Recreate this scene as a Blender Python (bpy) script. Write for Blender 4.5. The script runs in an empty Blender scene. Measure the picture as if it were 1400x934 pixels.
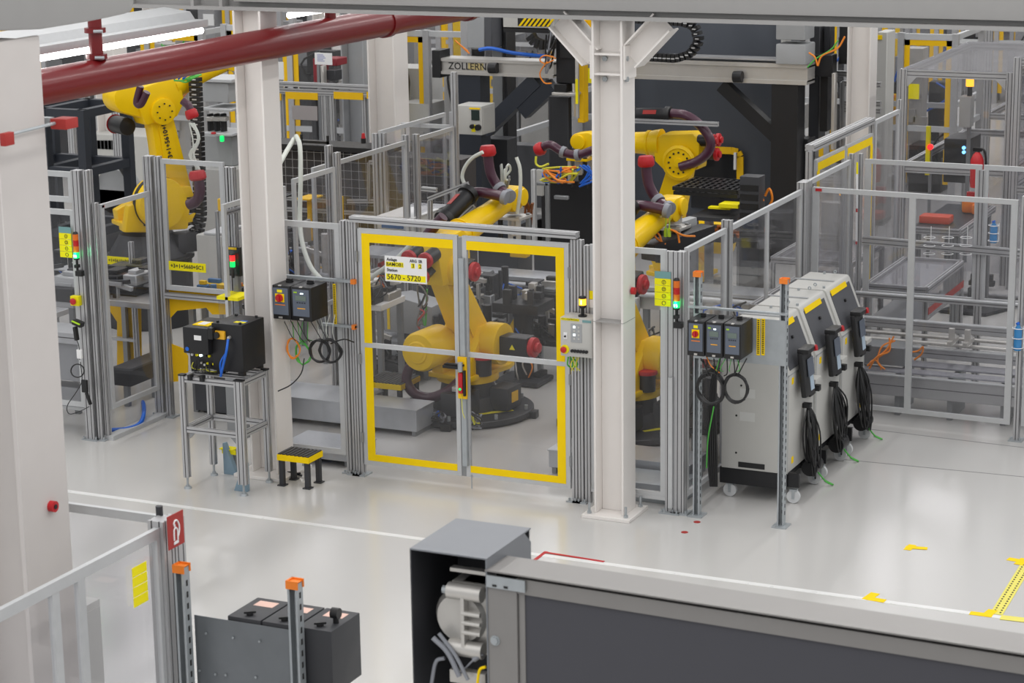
import bpy, bmesh, math, random
from mathutils import Vector, Matrix
random.seed(11)
PI = math.pi
scene = bpy.context.scene
COL = scene.collection
# ------------------------------------------------------------------ camera
CAMH = 5.6
FPX = 3051.0
RV = Vector((0.9075085379, 0.4197784060, -0.0146404733))
DV = Vector((0.0839306388, -0.2153796706, -0.9729168748))
FV = Vector((-0.4115627553, 0.8817015863, -0.2306911597))
cd = bpy.data.cameras.new('camera'); cam = bpy.data.objects.new('camera', cd); COL.objects.link(cam)
cd.sensor_width = 36.0; cd.sensor_fit = 'HORIZONTAL'; cd.lens = FPX / 1400 * 36
cd.clip_start = 0.1; cd.clip_end = 300
U = -DV; B = -FV
cam.matrix_world = Matrix(((RV.x, U.x, B.x, 0), (RV.y, U.y, B.y, 0), (RV.z, U.z, B.z, CAMH), (0, 0, 0, 1)))
cd.dof.use_dof = True; cd.dof.focus_distance = 18.5; cd.dof.aperture_fstop = 6.5
scene.camera = cam
# ------------------------------------------------------------------ world and lamps
w = bpy.data.worlds.new('hall_light'); scene.world = w; w.use_nodes = True
bg = w.node_tree.nodes['Background']; bg.inputs[0].default_value = (0.96, 0.98, 1.0, 1); bg.inputs[1].default_value = 0.50
def area(x, y, z, sx, sy, e, rz=0.0, tilt=0.0, col=(1, 0.975, 0.95)):
    l = bpy.data.lights.new('lamp_row', 'AREA'); l.shape = 'RECTANGLE'; l.size = sx; l.size_y = sy; l.energy = e; l.color = col
    o = bpy.data.objects.new('lamp_row', l); COL.objects.link(o); o.location = (x, y, z); o.rotation_euler = (tilt, 0, rz)
for lx in (-22, -16, -10.5, -5, 0.5):
    area(lx, 22, 8.4, 0.35, 50, 620)
area(-2.0, 9.0, 7.6, 0.4, 16, 130)
scene.view_settings.view_transform = 'Standard'; scene.view_settings.look = 'None'
scene.view_settings.exposure = 0.22; scene.view_settings.gamma = 1.0
scene.cycles.max_bounces = 10; scene.cycles.transparent_max_bounces = 64
scene.cycles.diffuse_bounces = 3; scene.cycles.glossy_bounces = 4
scene.cycles.caustics_reflective = False; scene.cycles.caustics_refractive = False
scene.cycles.use_denoising = True
# pixel of the 1400x934 frame -> point on a plane of the hall
def ray(px, py):
    return RV * (px - 700) + DV * (py - 467) + FV * FPX
def gz(px, py, z=0.0):
    v = ray(px, py); t = (z - CAMH) / v.z
    return Vector((v.x * t, v.y * t, z))
def oy(px, py, Y):
    v = ray(px, py); t = Y / v.y
    return Vector((v.x * t, Y, CAMH + v.z * t))
def ox(px, py, X):
    v = ray(px, py); t = X / v.x
    return Vector((X, v.y * t, CAMH + v.z * t))
# ------------------------------------------------------------------ materials
def mat(name, col, rough=0.5, metal=0.0, noise=0.06, nscale=8.0, bump=0.0, emit=None, coat=0.0, rvar=0.08):
    m = bpy.data.materials.new(name); m.use_nodes = True
    nt = m.node_tree; p = nt.nodes['Principled BSDF']
    p.inputs['Base Color'].default_value = (*col, 1); p.inputs['Roughness'].default_value = rough; p.inputs['Metallic'].default_value = metal
    if coat: p.inputs['Coat Weight'].default_value = coat; p.inputs['Coat Roughness'].default_value = 0.15
    tc = nt.nodes.new('ShaderNodeTexCoord'); n = nt.nodes.new('ShaderNodeTexNoise'); n.inputs['Scale'].default_value = nscale; n.inputs['Detail'].default_value = 4
    nt.links.new(tc.outputs['Object'], n.inputs['Vector'])
    if noise:
        r = nt.nodes.new('ShaderNodeMix'); r.data_type = 'RGBA'; r.blend_type = 'MIX'
        r.inputs[6].default_value = (*[c * (1 - noise) for c in col], 1); r.inputs[7].default_value = (*[min(1, c * (1 + noise)) for c in col], 1)
        nt.links.new(n.outputs['Fac'], r.inputs[0]); nt.links.new(r.outputs[2], p.inputs['Base Color'])
    if rvar:
        mr = nt.nodes.new('ShaderNodeMapRange'); mr.inputs['To Min'].default_value = max(0.02, rough - rvar); mr.inputs['To Max'].default_value = min(1, rough + rvar)
        nt.links.new(n.outputs['Fac'], mr.inputs['Value']); nt.links.new(mr.outputs['Result'], p.inputs['Roughness'])
    if bump:
        b = nt.nodes.new('ShaderNodeBump'); b.inputs['Strength'].default_value = bump; b.inputs['Distance'].default_value = 0.002
        nt.links.new(n.outputs['Fac'], b.inputs['Height']); nt.links.new(b.outputs['Normal'], p.inputs['Normal'])
    if emit:
        p.inputs['Emission Color'].default_value = (*emit[0], 1); p.inputs['Emission Strength'].default_value = emit[1]
    return m
def pane_mat(name, tint, haze, hazecol=(0.7, 0.7, 0.7), rough=0.03):
    m = bpy.data.materials.new(name); m.use_nodes = True; nt = m.node_tree
    nt.nodes.remove(nt.nodes['Principled BSDF']); out = nt.nodes['Material Output']
    tr = nt.nodes.new('ShaderNodeBsdfTransparent'); tr.inputs[0].default_value = (*tint, 1)
    di = nt.nodes.new('ShaderNodeBsdfDiffuse'); di.inputs[0].default_value = (*hazecol, 1)
    gl = nt.nodes.new('ShaderNodeBsdfGlossy'); gl.inputs['Roughness'].default_value = rough
    n = nt.nodes.new('ShaderNodeTexNoise'); n.inputs['Scale'].default_value = 3.0; tc = nt.nodes.new('ShaderNodeTexCoord'); nt.links.new(tc.outputs['Object'], n.inputs['Vector'])
    mr = nt.nodes.new('ShaderNodeMapRange'); mr.inputs['To Min'].default_value = haze * 0.6; mr.inputs['To Max'].default_value = haze * 1.4
    nt.links.new(n.outputs['Fac'], mr.inputs['Value'])
    m1 = nt.nodes.new('ShaderNodeMixShader'); nt.links.new(mr.outputs['Result'], m1.inputs[0]); nt.links.new(tr.outputs[0], m1.inputs[1]); nt.links.new(di.outputs[0], m1.inputs[2])
    lw = nt.nodes.new('ShaderNodeLayerWeight'); lw.inputs[0].default_value = 0.5; pw = nt.nodes.new('ShaderNodeMath'); pw.operation = 'POWER'; pw.inputs[1].default_value = 4.0; nt.links.new(lw.outputs['Facing'], pw.inputs[0])
    fr = nt.nodes.new('ShaderNodeMapRange'); fr.inputs['To Min'].default_value = 0.02; fr.inputs['To Max'].default_value = 0.55; nt.links.new(pw.outputs[0], fr.inputs['Value'])
    m2 = nt.nodes.new('ShaderNodeMixShader'); nt.links.new(fr.outputs[0], m2.inputs[0]); nt.links.new(m1.outputs[0], m2.inputs[1]); nt.links.new(gl.outputs[0], m2.inputs[2])
    nt.links.new(m2.outputs[0], out.inputs[0])
    return m
ALU = mat('anodised_aluminium', (0.50, 0.50, 0.51), 0.42, 0.55, nscale=20)
ALUD = mat('darker_aluminium', (0.30, 0.31, 0.32), 0.45, 0.5, nscale=20)
SLOT = mat('profile_slot_shade', (0.16, 0.16, 0.165), 0.7, 0.0)
FRM = mat('pale_aluminium_frame', (0.56, 0.57, 0.58), 0.45, 0.3, nscale=20)
YTAPE = mat('yellow_marking_band', (0.97, 0.66, 0.001), 0.65)
YROB = mat('robot_yellow_paint', (0.90, 0.58, 0.003), 0.38, coat=0.1)
YLAB = mat('yellow_label', (0.92, 0.80, 0.01), 0.6)
YDEEP = mat('deep_yellow_sheet', (0.87, 0.52, 0.012), 0.45)
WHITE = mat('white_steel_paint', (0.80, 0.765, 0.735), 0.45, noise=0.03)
WHITEN = mat('white_steel_paint_shaded', (0.60, 0.565, 0.545), 0.45, noise=0.03)  # same white paint for the near column, its weaker light put into the colour
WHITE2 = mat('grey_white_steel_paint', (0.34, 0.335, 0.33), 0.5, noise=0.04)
CAB = mat('cabinet_light_grey', (0.52, 0.515, 0.49), 0.5, noise=0.03)
CABG = mat('cabinet_mid_grey', (0.36, 0.37, 0.38), 0.5)
BLK = mat('black_plastic', (0.010, 0.010, 0.011), 0.42)
BLKM = mat('black_machined_steel', (0.017, 0.017, 0.019), 0.45, 0.2)
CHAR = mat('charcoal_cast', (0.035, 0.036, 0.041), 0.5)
DGREY = mat('dark_grey_sheet', (0.085, 0.088, 0.098), 0.5)
DBLUE = mat('blue_black_steel', (0.022, 0.027, 0.038), 0.5)
PANELG = mat('slate_face_plate', (0.11, 0.13, 0.17), 0.5)
RED = mat('red_cap', (0.50, 0.012, 0.018), 0.4)
REDP = mat('red_pipe_paint', (0.17, 0.005, 0.007), 0.30, coat=0.15, noise=0.06, rvar=0.03)
REDS = mat('red_sign', (0.38, 0.025, 0.02), 0.5)
ORG = mat('orange_plastic', (0.85, 0.22, 0.02), 0.5)
PUR = mat('purple_hose', (0.060, 0.012, 0.032), 0.35, coat=0.3)
GALV = mat('galvanised_steel', (0.42, 0.45, 0.47), 0.45, 0.45, noise=0.15, nscale=14)
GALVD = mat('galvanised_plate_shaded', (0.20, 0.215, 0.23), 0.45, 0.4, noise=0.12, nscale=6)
PLATE = mat('bright_sheet_metal', (0.55, 0.57, 0.60), 0.35, 0.6, noise=0.12, nscale=9)
WTUBE = mat('white_hose', (0.66, 0.69, 0.64), 0.5)
BLUC = mat('blue_cable', (0.01, 0.13, 0.62), 0.4)
ORC = mat('orange_cable', (0.90, 0.27, 0.02), 0.45)
GRC = mat('green_cable', (0.08, 0.45, 0.06), 0.45)
YEC = mat('yellow_cable', (0.75, 0.72, 0.05), 0.45)
BLC = mat('black_cable', (0.012, 0.012, 0.013), 0.4)
GRYC = mat('grey_cable', (0.25, 0.26, 0.29), 0.45)
PAPER = mat('paper_white', (0.82, 0.82, 0.82), 0.7, noise=0.02)
INK = mat('ink', (0.02, 0.02, 0.02), 0.7, noise=0)
TEAL = mat('teal_strip', (0.17, 0.33, 0.34), 0.5)
BLUB = mat('blue_machine', (0.03, 0.14, 0.34), 0.5)
SILV = mat('bare_cast_aluminium', (0.60, 0.58, 0.55), 0.38, 0.6)
GATE = mat('warm_grey_sheet', (0.25, 0.24, 0.232), 0.42, 0.25)
CLOTH = mat('dark_roll_curtain', (0.060, 0.060, 0.072), 0.6)
BOXG = mat('motor_cover_grey', (0.20, 0.21, 0.23), 0.42, 0.2)
ACRY = pane_mat('clear_pane', (0.92, 0.92, 0.93), 0.018)
ACRY2 = pane_mat('clear_pane_thin', (0.95, 0.95, 0.96), 0.02)
ROOFP = pane_mat('roof_pane', (0.86, 0.86, 0.88), 0.22, (0.75, 0.74, 0.76))
ESM = pane_mat('smoked_pane', (0.5, 0.5, 0.52), 0.05, (0.3, 0.3, 0.3))
LGREEN = mat('green_lamp', (0.02, 0.5, 0.2), 0.3, emit=((0.0, 0.85, 0.12), 1.0))
LGREENC = mat('green_lamp_core', (0.6, 1, 0.8), 0.3, emit=((0.5, 1.0, 0.75), 4.0))
LORG = mat('amber_lens', (0.75, 0.16, 0.01), 0.3)
LRED = mat('red_lens', (0.50, 0.008, 0.008), 0.3)
LAMB = mat('amber_lamp_lit', (0.9, 0.4, 0.02), 0.3, emit=((1.0, 0.45, 0.03), 1.6))
LAMBC = mat('amber_lamp_core', (1, 0.8, 0.3), 0.3, emit=((1.0, 0.8, 0.3), 3.5))
LREDL = mat('red_lamp_lit', (0.9, 0.02, 0.02), 0.3, emit=((1.0, 0.02, 0.02), 1.6))
TUBE = mat('lamp_tube', (1, 1, 1), 0.4, emit=((1.0, 0.98, 0.96), 9.0), noise=0)
LCD = mat('grey_display', (0.14, 0.18, 0.16), 0.25)
SCR = mat('dark_screen', (0.03, 0.045, 0.04), 0.2)
LEDW = mat('white_led', (0.9, 1, 1), 0.3, emit=((0.8, 1, 1), 2.5))
GRILL = mat('dark_grille', (0.05, 0.05, 0.052), 0.6)
REDHOSE = mat('red_tube', (0.6, 0.06, 0.05), 0.4)
for m_ in (YLAB, YTAPE, YROB, YDEEP): m_.node_tree.nodes['Principled BSDF'].inputs['Specular IOR Level'].default_value = 0.22
# ------------------------------------------------------------------ mesh helper
OFF = {}
def V(*a): return Vector(a)
class MB:
    def __init__(s): s.v = []; s.f = []; s.m = []
    def add(s, vs, fs, mi=0):
        n = len(s.v); s.v += [tuple(v) for v in vs]
        for f in fs: s.f.append(tuple(n + i for i in f)); s.m.append(mi)
        return s
    def bx(s, x0, x1, y0, y1, z0, z1, mi=0):
        vs = [(x, y, z) for z in (z0, z1) for y in (y0, y1) for x in (x0, x1)]
        return s.add(vs, [(0, 2, 3, 1), (4, 5, 7, 6), (0, 1, 5, 4), (2, 6, 7, 3), (0, 4, 6, 2), (1, 3, 7, 5)], mi)
    def cb(s, c, size, rz=0.0, mi=0, R=None):
        R = R or Matrix.Rotation(rz, 3, 'Z'); c = Vector(c); h = Vector(size) / 2
        vs = [c + R @ Vector((x * h.x, y * h.y, z * h.z)) for z in (-1, 1) for y in (-1, 1) for x in (-1, 1)]
        return s.add(vs, [(0, 2, 3, 1), (4, 5, 7, 6), (0, 1, 5, 4), (2, 6, 7, 3), (0, 4, 6, 2), (1, 3, 7, 5)], mi)
    def basis(s, p0, p1, up=None):
        d = (Vector(p1) - Vector(p0)).normalized()
        u = Vector(up) if up else (Vector((0, 0, 1)) if abs(d.z) < 0.9 else Vector((0, 1, 0)))
        a = d.cross(u).normalized(); b = a.cross(d).normalized()
        return d, a, b
    def sweep(s, poly, p0, p1, up=None, mis=None, mi=0, sc1=1.0):
        p0 = Vector(p0); p1 = Vector(p1); d, a, b = s.basis(p0, p1, up); n = len(poly); k = len(s.v)
        for i, p in enumerate((p0, p1)):
            q = 1.0 if i == 0 else sc1
            for x, y in poly: s.v.append(tuple(p + a * x * q + b * y * q))
        for i in range(n):
            j = (i + 1) % n; s.f.append((k + i, k + j, k + n + j, k + n + i)); s.m.append(mis[i] if mis else mi)
        s.f.append(tuple(range(k + n - 1, k - 1, -1))); s.m.append(mi); s.f.append(tuple(range(k + n, k + 2 * n))); s.m.append(mi)
        return s
    def bar(s, p0, p1, w, h, mi=0, up=None):
        return s.sweep([(-w / 2, -h / 2), (w / 2, -h / 2), (w / 2, h / 2), (-w / 2, h / 2)], p0, p1, up, mi=mi)
    def prof(s, p0, p1, w=0.045, h=0.045, up=None):
        # T slot profile: material 0 body, material 1 the slots
        pts = []; ms = []; sd = 0.007; sw = 0.0042
        def side(ax, ay, bx_, by_, nx, ny, L):
            k = max(1, round(L / 0.045)); ux, uy = (bx_ - ax) / L, (by_ - ay) / L
            pts.append((ax, ay)); ms.append(0)
            for i in range(k):
                c = (i + 0.5) * L / k
                for t, dd, mm in ((c - sw, 0, 1), (c - sw, sd, 1), (c + sw, sd, 1), (c + sw, 0, 0)):
                    pts.append((ax + ux * t - nx * dd, ay + uy * t - ny * dd)); ms.append(mm)
        W, H = w / 2, h / 2
        side(-W, -H, W, -H, 0, -1, w); side(W, -H, W, H, 1, 0, h); side(W, H, -W, H, 0, 1, w); side(-W, H, -W, -H, -1, 0, h)
        return s.sweep(pts, p0, p1, up, mis=ms)
    def cyl(s, p0, p1, r, r1=None, n=16, mi=0):
        r1 = r if r1 is None else r1
        return s.sweep([(r * math.cos(2 * PI * i / n), r * math.sin(2 * PI * i / n)) for i in range(n)], p0, p1, mi=mi, sc1=(r1 / r))
    def rings(s, pts, rads, n=10, closed=False, mi=0):
        k = len(s.v); N = len(pts); pts = [Vector(p) for p in pts]; prev = None
        for i, p in enumerate(pts):
            if closed: t = pts[(i + 1) % N] - pts[i - 1]
            else: t = pts[min(N - 1, i + 1)] - pts[max(0, i - 1)]
            if t.length < 1e-9: t = Vector((0, 0, 1))
            t.normalize()
            if prev is None:
                a = t.cross(Vector((0, 0, 1)) if abs(t.z) < 0.9 else Vector((1, 0, 0))).normalized()
            else:
                a = (prev - t * prev.dot(t)); a = a.normalized() if a.length > 1e-6 else t.cross(Vector((0.3, 0.5, 1))).normalized()
            prev = a; b = t.cross(a)
            for j in range(n):
                q = 2 * PI * j / n; s.v.append(tuple(p + (a * math.cos(q) + b * math.sin(q)) * rads[i]))
        for i in range(N if closed else N - 1):
            i2 = (i + 1) % N
            for j in range(n):
                j2 = (j + 1) % n; s.f.append((k + i * n + j, k + i * n + j2, k + i2 * n + j2, k + i2 * n + j)); s.m.append(mi)
        if not closed:
            s.f.append(tuple(range(k + n - 1, k - 1, -1))); s.m.append(mi); e = k + (N - 1) * n; s.f.append(tuple(range(e, e + n))); s.m.append(mi)
        return s
    def tube(s, pts, r, n=8, mi=0, sub=5, closed=False):
        P = [Vector(p) for p in pts]; out = []; N = len(P)
        if N == 2: out = P
        else:
            for i in range(N if closed else N - 1):
                a = P[(i - 1) % N] if (closed or i > 0) else P[0] * 2 - P[1]; b = P[i]; c = P[(i + 1) % N]
                d = P[(i + 2) % N] if (closed or i + 2 < N) else P[-1] * 2 - P[-2]
                for k in range(sub):
                    t = k / sub
                    out.append(0.5 * ((2 * b) + (c - a) * t + (2 * a - 5 * b + 4 * c - d) * t * t + (3 * b - a - 3 * c + d) * t ** 3))
            if not closed: out.append(P[-1])
        return s.rings(out, [r] * len(out), n, closed, mi)
    def lathe(s, prof, p0, axis=(0, 0, 1), n=24, mi=0):
        p0 = Vector(p0); ax = Vector(axis).normalized()
        return s.ringsfix(prof, p0, ax, n, mi)
    def ringsfix(s, prof, p0, ax, n, mi):
        a = ax.cross(Vector((0, 0, 1)) if abs(ax.z) < 0.9 else Vector((1, 0, 0))).normalized(); b = ax.cross(a); k = len(s.v); N = len(prof)
        for r, z in prof:
            for j in range(n):
                q = 2 * PI * j / n; s.v.append(tuple(p0 + ax * z + (a * math.cos(q) + b * math.sin(q)) * r))
        for i in range(N - 1):
            for j in range(n):
                j2 = (j + 1) % n; s.f.append((k + i * n + j, k + i * n + j2, k + (i + 1) * n + j2, k + (i + 1) * n + j)); s.m.append(mi)
        s.f.append(tuple(range(k + n - 1, k - 1, -1))); s.m.append(mi); e = k + (N - 1) * n; s.f.append(tuple(range(e, e + n))); s.m.append(mi)
        return s
    def prism(s, poly, o, u, v, t, mi=0):
        # polygon in the plane (u, v) at o, extruded by the vector t
        o, u, v, t = Vector(o), Vector(u), Vector(v), Vector(t); n = len(poly); k = len(s.v)
        for q in (Vector((0, 0, 0)), t):
            for x, y in poly: s.v.append(tuple(o + u * x + v * y + q))
        for i in range(n):
            j = (i + 1) % n; s.f.append((k + i, k + j, k + n + j, k + n + i)); s.m.append(mi)
        s.f.append(tuple(range(k + n - 1, k - 1, -1))); s.m.append(mi); s.f.append(tuple(range(k + n, k + 2 * n))); s.m.append(mi)
        return s
    def build(s, name, mats, parent=None, bevel=0.0, seg=2, ang=0.7, flat=False):
        off = OFF.get(root_of(parent), Vector((0, 0, 0))) if parent else Vector((0, 0, 0))
        me = bpy.data.meshes.new(name); me.from_pydata([tuple(Vector(v) - off) for v in s.v], [], s.f)
        for m in (mats if isinstance(mats, (list, tuple)) else [mats]): me.materials.append(m)
        me.polygons.foreach_set('material_index', s.m); me.update()
        b = bmesh.new(); b.from_mesh(me); bmesh.ops.recalc_face_normals(b, faces=b.faces)
        if bevel:
            es = [e for e in b.edges if len(e.link_faces) == 2 and e.calc_face_angle(0) > 0.5]
            bmesh.ops.bevel(b, geom=es, offset=bevel, segments=seg, profile=0.6, affect='EDGES', clamp_overlap=True)
        b.to_mesh(me); b.free()
        if not flat: me.shade_smooth(); me.set_sharp_from_angle(angle=ang)
        o = bpy.data.objects.new(name, me); COL.objects.link(o)
        if parent: o.parent = parent
        return o
def root_of(o):
    while o.parent: o = o.parent
    return o
def thing(name, label, cat, loc=(0, 0, 0), group=None, rz=0.0, world=True):
    o = bpy.data.objects.new(name, None); COL.objects.link(o); o.empty_display_size = 0.2
    o.location = loc; o.rotation_euler = (0, 0, rz); o['label'] = label; o['category'] = cat
    if group: o['group'] = group
    OFF[o] = Vector(loc) if world else Vector((0, 0, 0))
    return o
def tag(o, label, cat, group=None, kind=None):
    o['label'] = label; o['category'] = cat
    if group: o['group'] = group
    if kind: o['kind'] = kind
    return o
def kids(o): return [c for c in bpy.data.objects if c.parent == o]
def dup(root, dloc, label, group=None, rz=None):
    r = root.copy(); COL.objects.link(r); r.location = Vector(root.location) + Vector(dloc); r['label'] = label
    if rz is not None: r.rotation_euler = (0, 0, rz)
    if group: r['group'] = group
    for ch in list(root.children):
        c = ch.copy(); COL.objects.link(c); c.parent = r
        for g in list(ch.children):
            d = g.copy(); COL.objects.link(d); d.parent = c
    return r
def text(body, size, o, u, v, mat_, parent, name='lettering', align='LEFT', ext=0.0008, bold=0.0):
    cu = bpy.data.curves.new(name, 'FONT'); cu.body = body; cu.size = size; cu.align_x = align; cu.align_y = 'CENTER'; cu.extrude = ext; cu.resolution_u = 2; cu.offset = bold
    tmp = bpy.data.objects.new('tmp', cu); COL.objects.link(tmp)
    dg = bpy.context.evaluated_depsgraph_get(); me = bpy.data.meshes.new_from_object(tmp.evaluated_get(dg)); bpy.data.objects.remove(tmp)
    u = Vector(u).normalized(); v = Vector(v).normalized(); n = u.cross(v); off = OFF.get(root_of(parent), Vector((0, 0, 0)))
    for vt in me.vertices:
        c = vt.co; vt.co = Vector(o) - off + u * c.x + v * c.y + n * c.z
    me.materials.clear(); me.materials.append(mat_); me.name = name
    ob = bpy.data.objects.new(name, me); COL.objects.link(ob); ob.parent = parent
    return ob
AL = [ALU, SLOT]
AD = [ALUD, SLOT]
X_ = V(1, 0, 0); Y_ = V(0, 1, 0); Z_ = V(0, 0, 1)
def post(root, x, y, z1, w=0.09, d=0.045, z0=0.0, plate=True, m=AL, name='post'):
    o = MB().prof((x, y, z0), (x, y, z1), w, d, up=(0, 1, 0)).build(name, m, root, flat=True)
    if plate and z0 == 0.0:
        b = MB().bx(x - w / 2 - 0.04, x + w / 2 + 0.04, y - 0.07, y + 0.07, 0.0, 0.012)
        b.cyl((x - w / 2 - 0.02, y - 0.05, 0.012), (x - w / 2 - 0.02, y - 0.05, 0.035), 0.009, n=6); b.cyl((x + w / 2 + 0.02, y - 0.05, 0.012), (x + w / 2 + 0.02, y - 0.05, 0.035), 0.009, n=6)
        b.build('foot_plate', GALV, o, flat=True)
    return o
def panel(root, a, b, z0, z1, t=0.045, mids=(), vmids=(), pane=ACRY, frame=None, name='pane', h=None):
    # framed pane between the floor points a and b
    a = V(a[0], a[1], 0); b = V(b[0], b[1], 0); d = (b - a).normalized(); fm = frame or FRM; n = d.cross(Z_); h = h or t
    L = (b - a).length; e = d * (h - .001)
    for z in (z0 + t / 2, z1 - t / 2, *mids):
        MB().bar(a + e + Z_ * z, b - e + Z_ * z, 0.028, t, up=(0, 0, 1)).build('rail', fm, root, flat=True)
    for s in (h / 2, L - h / 2, *vmids):
        p = a + d * s; q_ = t - .001 if s in vmids else 0; MB().bar(p + Z_ * (z0 + q_), p + Z_ * (z1 - q_), 0.030 if not q_ else .026, h, up=d).build('stile', fm, root, flat=True)
    if pane:
        MB().bar(a + d * t * .6 + Z_ * ((z0 + z1) / 2), b - d * t * .6 + Z_ * ((z0 + z1) / 2), 0.005, z1 - z0 - t * 1.2).build(name, pane, root, flat=True)
# ------------------------------------------------------------------ the setting
def floor_mat():
    m = bpy.data.materials.new('epoxy_floor'); m.use_nodes = True; nt = m.node_tree; p = nt.nodes['Principled BSDF']
    tc = nt.nodes.new('ShaderNodeTexCoord')
    n = nt.nodes.new('ShaderNodeTexNoise'); n.inputs['Scale'].default_value = 0.35; n.inputs['Detail'].default_value = 6
    n2 = nt.nodes.new('ShaderNodeTexNoise'); n2.inputs['Scale'].default_value = 45; n2.inputs['Detail'].default_value = 3
    nt.links.new(tc.outputs['Object'], n.inputs['Vector']); nt.links.new(tc.outputs['Object'], n2.inputs['Vector'])
    mx = nt.nodes.new('ShaderNodeMix'); mx.data_type = 'RGBA'; mx.inputs[6].default_value = (0.53, 0.52, 0.505, 1); mx.inputs[7].default_value = (0.60, 0.59, 0.575, 1)
    nt.links.new(n.outputs['Fac'], mx.inputs[0]); nt.links.new(mx.outputs[2], p.inputs['Base Color'])
    mr = nt.nodes.new('ShaderNodeMapRange'); mr.inputs['To Min'].default_value = 0.13; mr.inputs['To Max'].default_value = 0.24
    nt.links.new(n.outputs['Fac'], mr.inputs['Value']); nt.links.new(mr.outputs['Result'], p.inputs['Roughness'])
    b = nt.nodes.new('ShaderNodeBump'); b.inputs['Strength'].default_value = 0.05; b.inputs['Distance'].default_value = 0.002
    nt.links.new(n2.outputs['Fac'], b.inputs['Height']); nt.links.new(b.outputs['Normal'], p.inputs['Normal'])
    return m
def struct(o): o['kind'] = 'structure'; return o
struct(MB().bx(-75, 25, -2, 72, -0.2, 0.0).build('floor', floor_mat(), flat=True))
struct(MB().bx(-75, 25, 72, 72.3, 0.0, 9.5).build('wall_back', WHITE2, flat=True))
struct(MB().bx(-75.3, -75, -2, 72, 0.0, 9.5).build('wall_left', WHITE2, flat=True))
LINE = mat('white_floor_line', (0.80, 0.80, 0.79), 0.3)
tag(MB().bx(-16, 6, 14.945, 15.005, 0.0, 0.002).build('floor_line', LINE, flat=True), 'long white line painted on the grey floor in front of the fence', 'floor marking')
SEAM = mat('floor_seam', (0.25, 0.25, 0.25), 0.6)
for i, (a, b_) in enumerate((((1148, 582), (1400, 612)), ((1150, 628), (1400, 652)))):
    tag(MB().bar(gz(*a, .001), gz(*b_, .001), 0.012, 0.002).build('floor_joint', SEAM, flat=True), ['thin floor joint just in front of the far right fence', 'thin floor joint nearer, in the open floor by the three cabinets'][i], 'floor joint')
def tape(name, label, segs, m, wd):
    t = thing(name, label, 'floor marking', tuple(gz(*segs[0][0])))
    for k_, (a, b_) in enumerate(segs):
        MB().bar(gz(*a, .002 + .0015 * k_), gz(*b_, .002 + .0015 * k_), wd, 0.002, up=(0, 0, 1)).build('tape_strip', m, t, flat=True)
tape('corner_mark', 'thin red corner tape on the floor behind the grey motor cover', [((728, 768), (747, 754)), ((744, 755), (826, 768))], RED, 0.03)
tape('corner_mark', 'yellow corner tape furthest from the camera on the right floor', [((1240, 752), (1248, 745)), ((1238, 748), (1268, 750))], YTAPE, 0.06)
tape('corner_mark', 'yellow corner tape above the long grey cover, left of the dotted tape', [((1184, 820), (1197, 811)), ((1186, 818), (1210, 822))], YTAPE, 0.07)
tape('corner_mark', 'yellow corner tape at the lower end of the dotted yellow tape', [((1326, 838), (1357, 842)), ((1348, 842), (1358, 834))], YTAPE, 0.07)
tape('corner_mark', 'yellow corner tape at the right edge, at the upper end of the dotted tape', [((1378, 764), (1412, 770)), ((1392, 772), (1402, 764))], YTAPE, 0.07)
tp = thing('dotted_tape', 'pale yellow tape printed with small dark figures on the right floor', 'floor marking', tuple(gz(1360, 842)))
PYEL = mat('pale_yellow_tape', (0.80, 0.72, 0.12), 0.5)
a, b_ = gz(1362, 840, .002), gz(1412, 758, .002)
MB().bar(a, b_, 0.09, 0.002).build('tape_strip', PYEL, tp, flat=True)
c_ = gz(1368, 844, .0035); d_ = gz(1412, 849, .0035); MB().bar(c_, d_, 0.09, 0.002).build('tape_strip', PYEL, tp, flat=True)
mb = MB(); dd = (b_ - a).normalized(); nn = dd.cross(Z_)
for i in range(34):
    for k, s in enumerate((-0.022, 0.022)):
        p = a + dd * (0.03 + i * 0.05 + 0.012 * k) + nn * s; mb.cb(p + Z_ * 0.0015, (0.022, 0.012, 0.001), rz=math.atan2(dd.y, dd.x))
o_ = mb.build('printed_marks', INK, tp, flat=True); o_['kind'] = 'stuff'
for i, (px, py) in enumerate(((953, 714), (936, 728))):
    p = gz(px, py); tag(MB().cyl(p, p + Z_ * 0.003, 0.028, n=20).build('floor_dot', REDS), ['small red floor dot close to the perforated post', 'small red floor dot, the one nearer the camera'][i], 'floor marking')
# ------------------------------------------------------------------ steel columns and beams
def hcol(name, label, x, y, z1, s=0.26, web='x', m=WHITE, plate=0.42, tf=0.02, z0=0.0, seams=()):
    t = thing(name, label, 'column', (x, y, z0)); h = s / 2
    b = MB().bx(x - h, x - h + tf, y - h, y + h, z0 + .03, z1).bx(x + h - tf, x + h, y - h, y + h, z0 + .03, z1).bx(x - h + tf, x + h - tf, y - 0.008, y + 0.008, z0 + .03, z1)
    b.build('shaft', m, t, bevel=0.003, seg=1)
    if plate:
        p = plate / 2; bp_ = MB().bx(x - p, x + p, y - p, y + p, z0, z0 + 0.03).build('base_plate', m, t, bevel=0.003, seg=1)
        for sx in (-1, 1):
            for sy in (-1, 1):
                q = V(x + sx * (p - .05), y + sy * (p - .05), z0 + .03)
                MB().cyl(q, q + Z_ * .02, .02, n=6).cyl(q + Z_ * .02, q + Z_ * .09, .011, n=8).build('anchor_bolt', GALV, bp_, flat=True)
    for z in seams:
        MB().bx(x - h - .002, x + h + .002, y - h - .002, y + h + .002, z, z + .004).build('seam', WHITE2, t, flat=True)
    return t
cm = hcol('steel_column', 'white steel column standing in front of the fence between the double gate and stack light', -6.64, 16.17, 4.028, seams=(1.63,))
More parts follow.
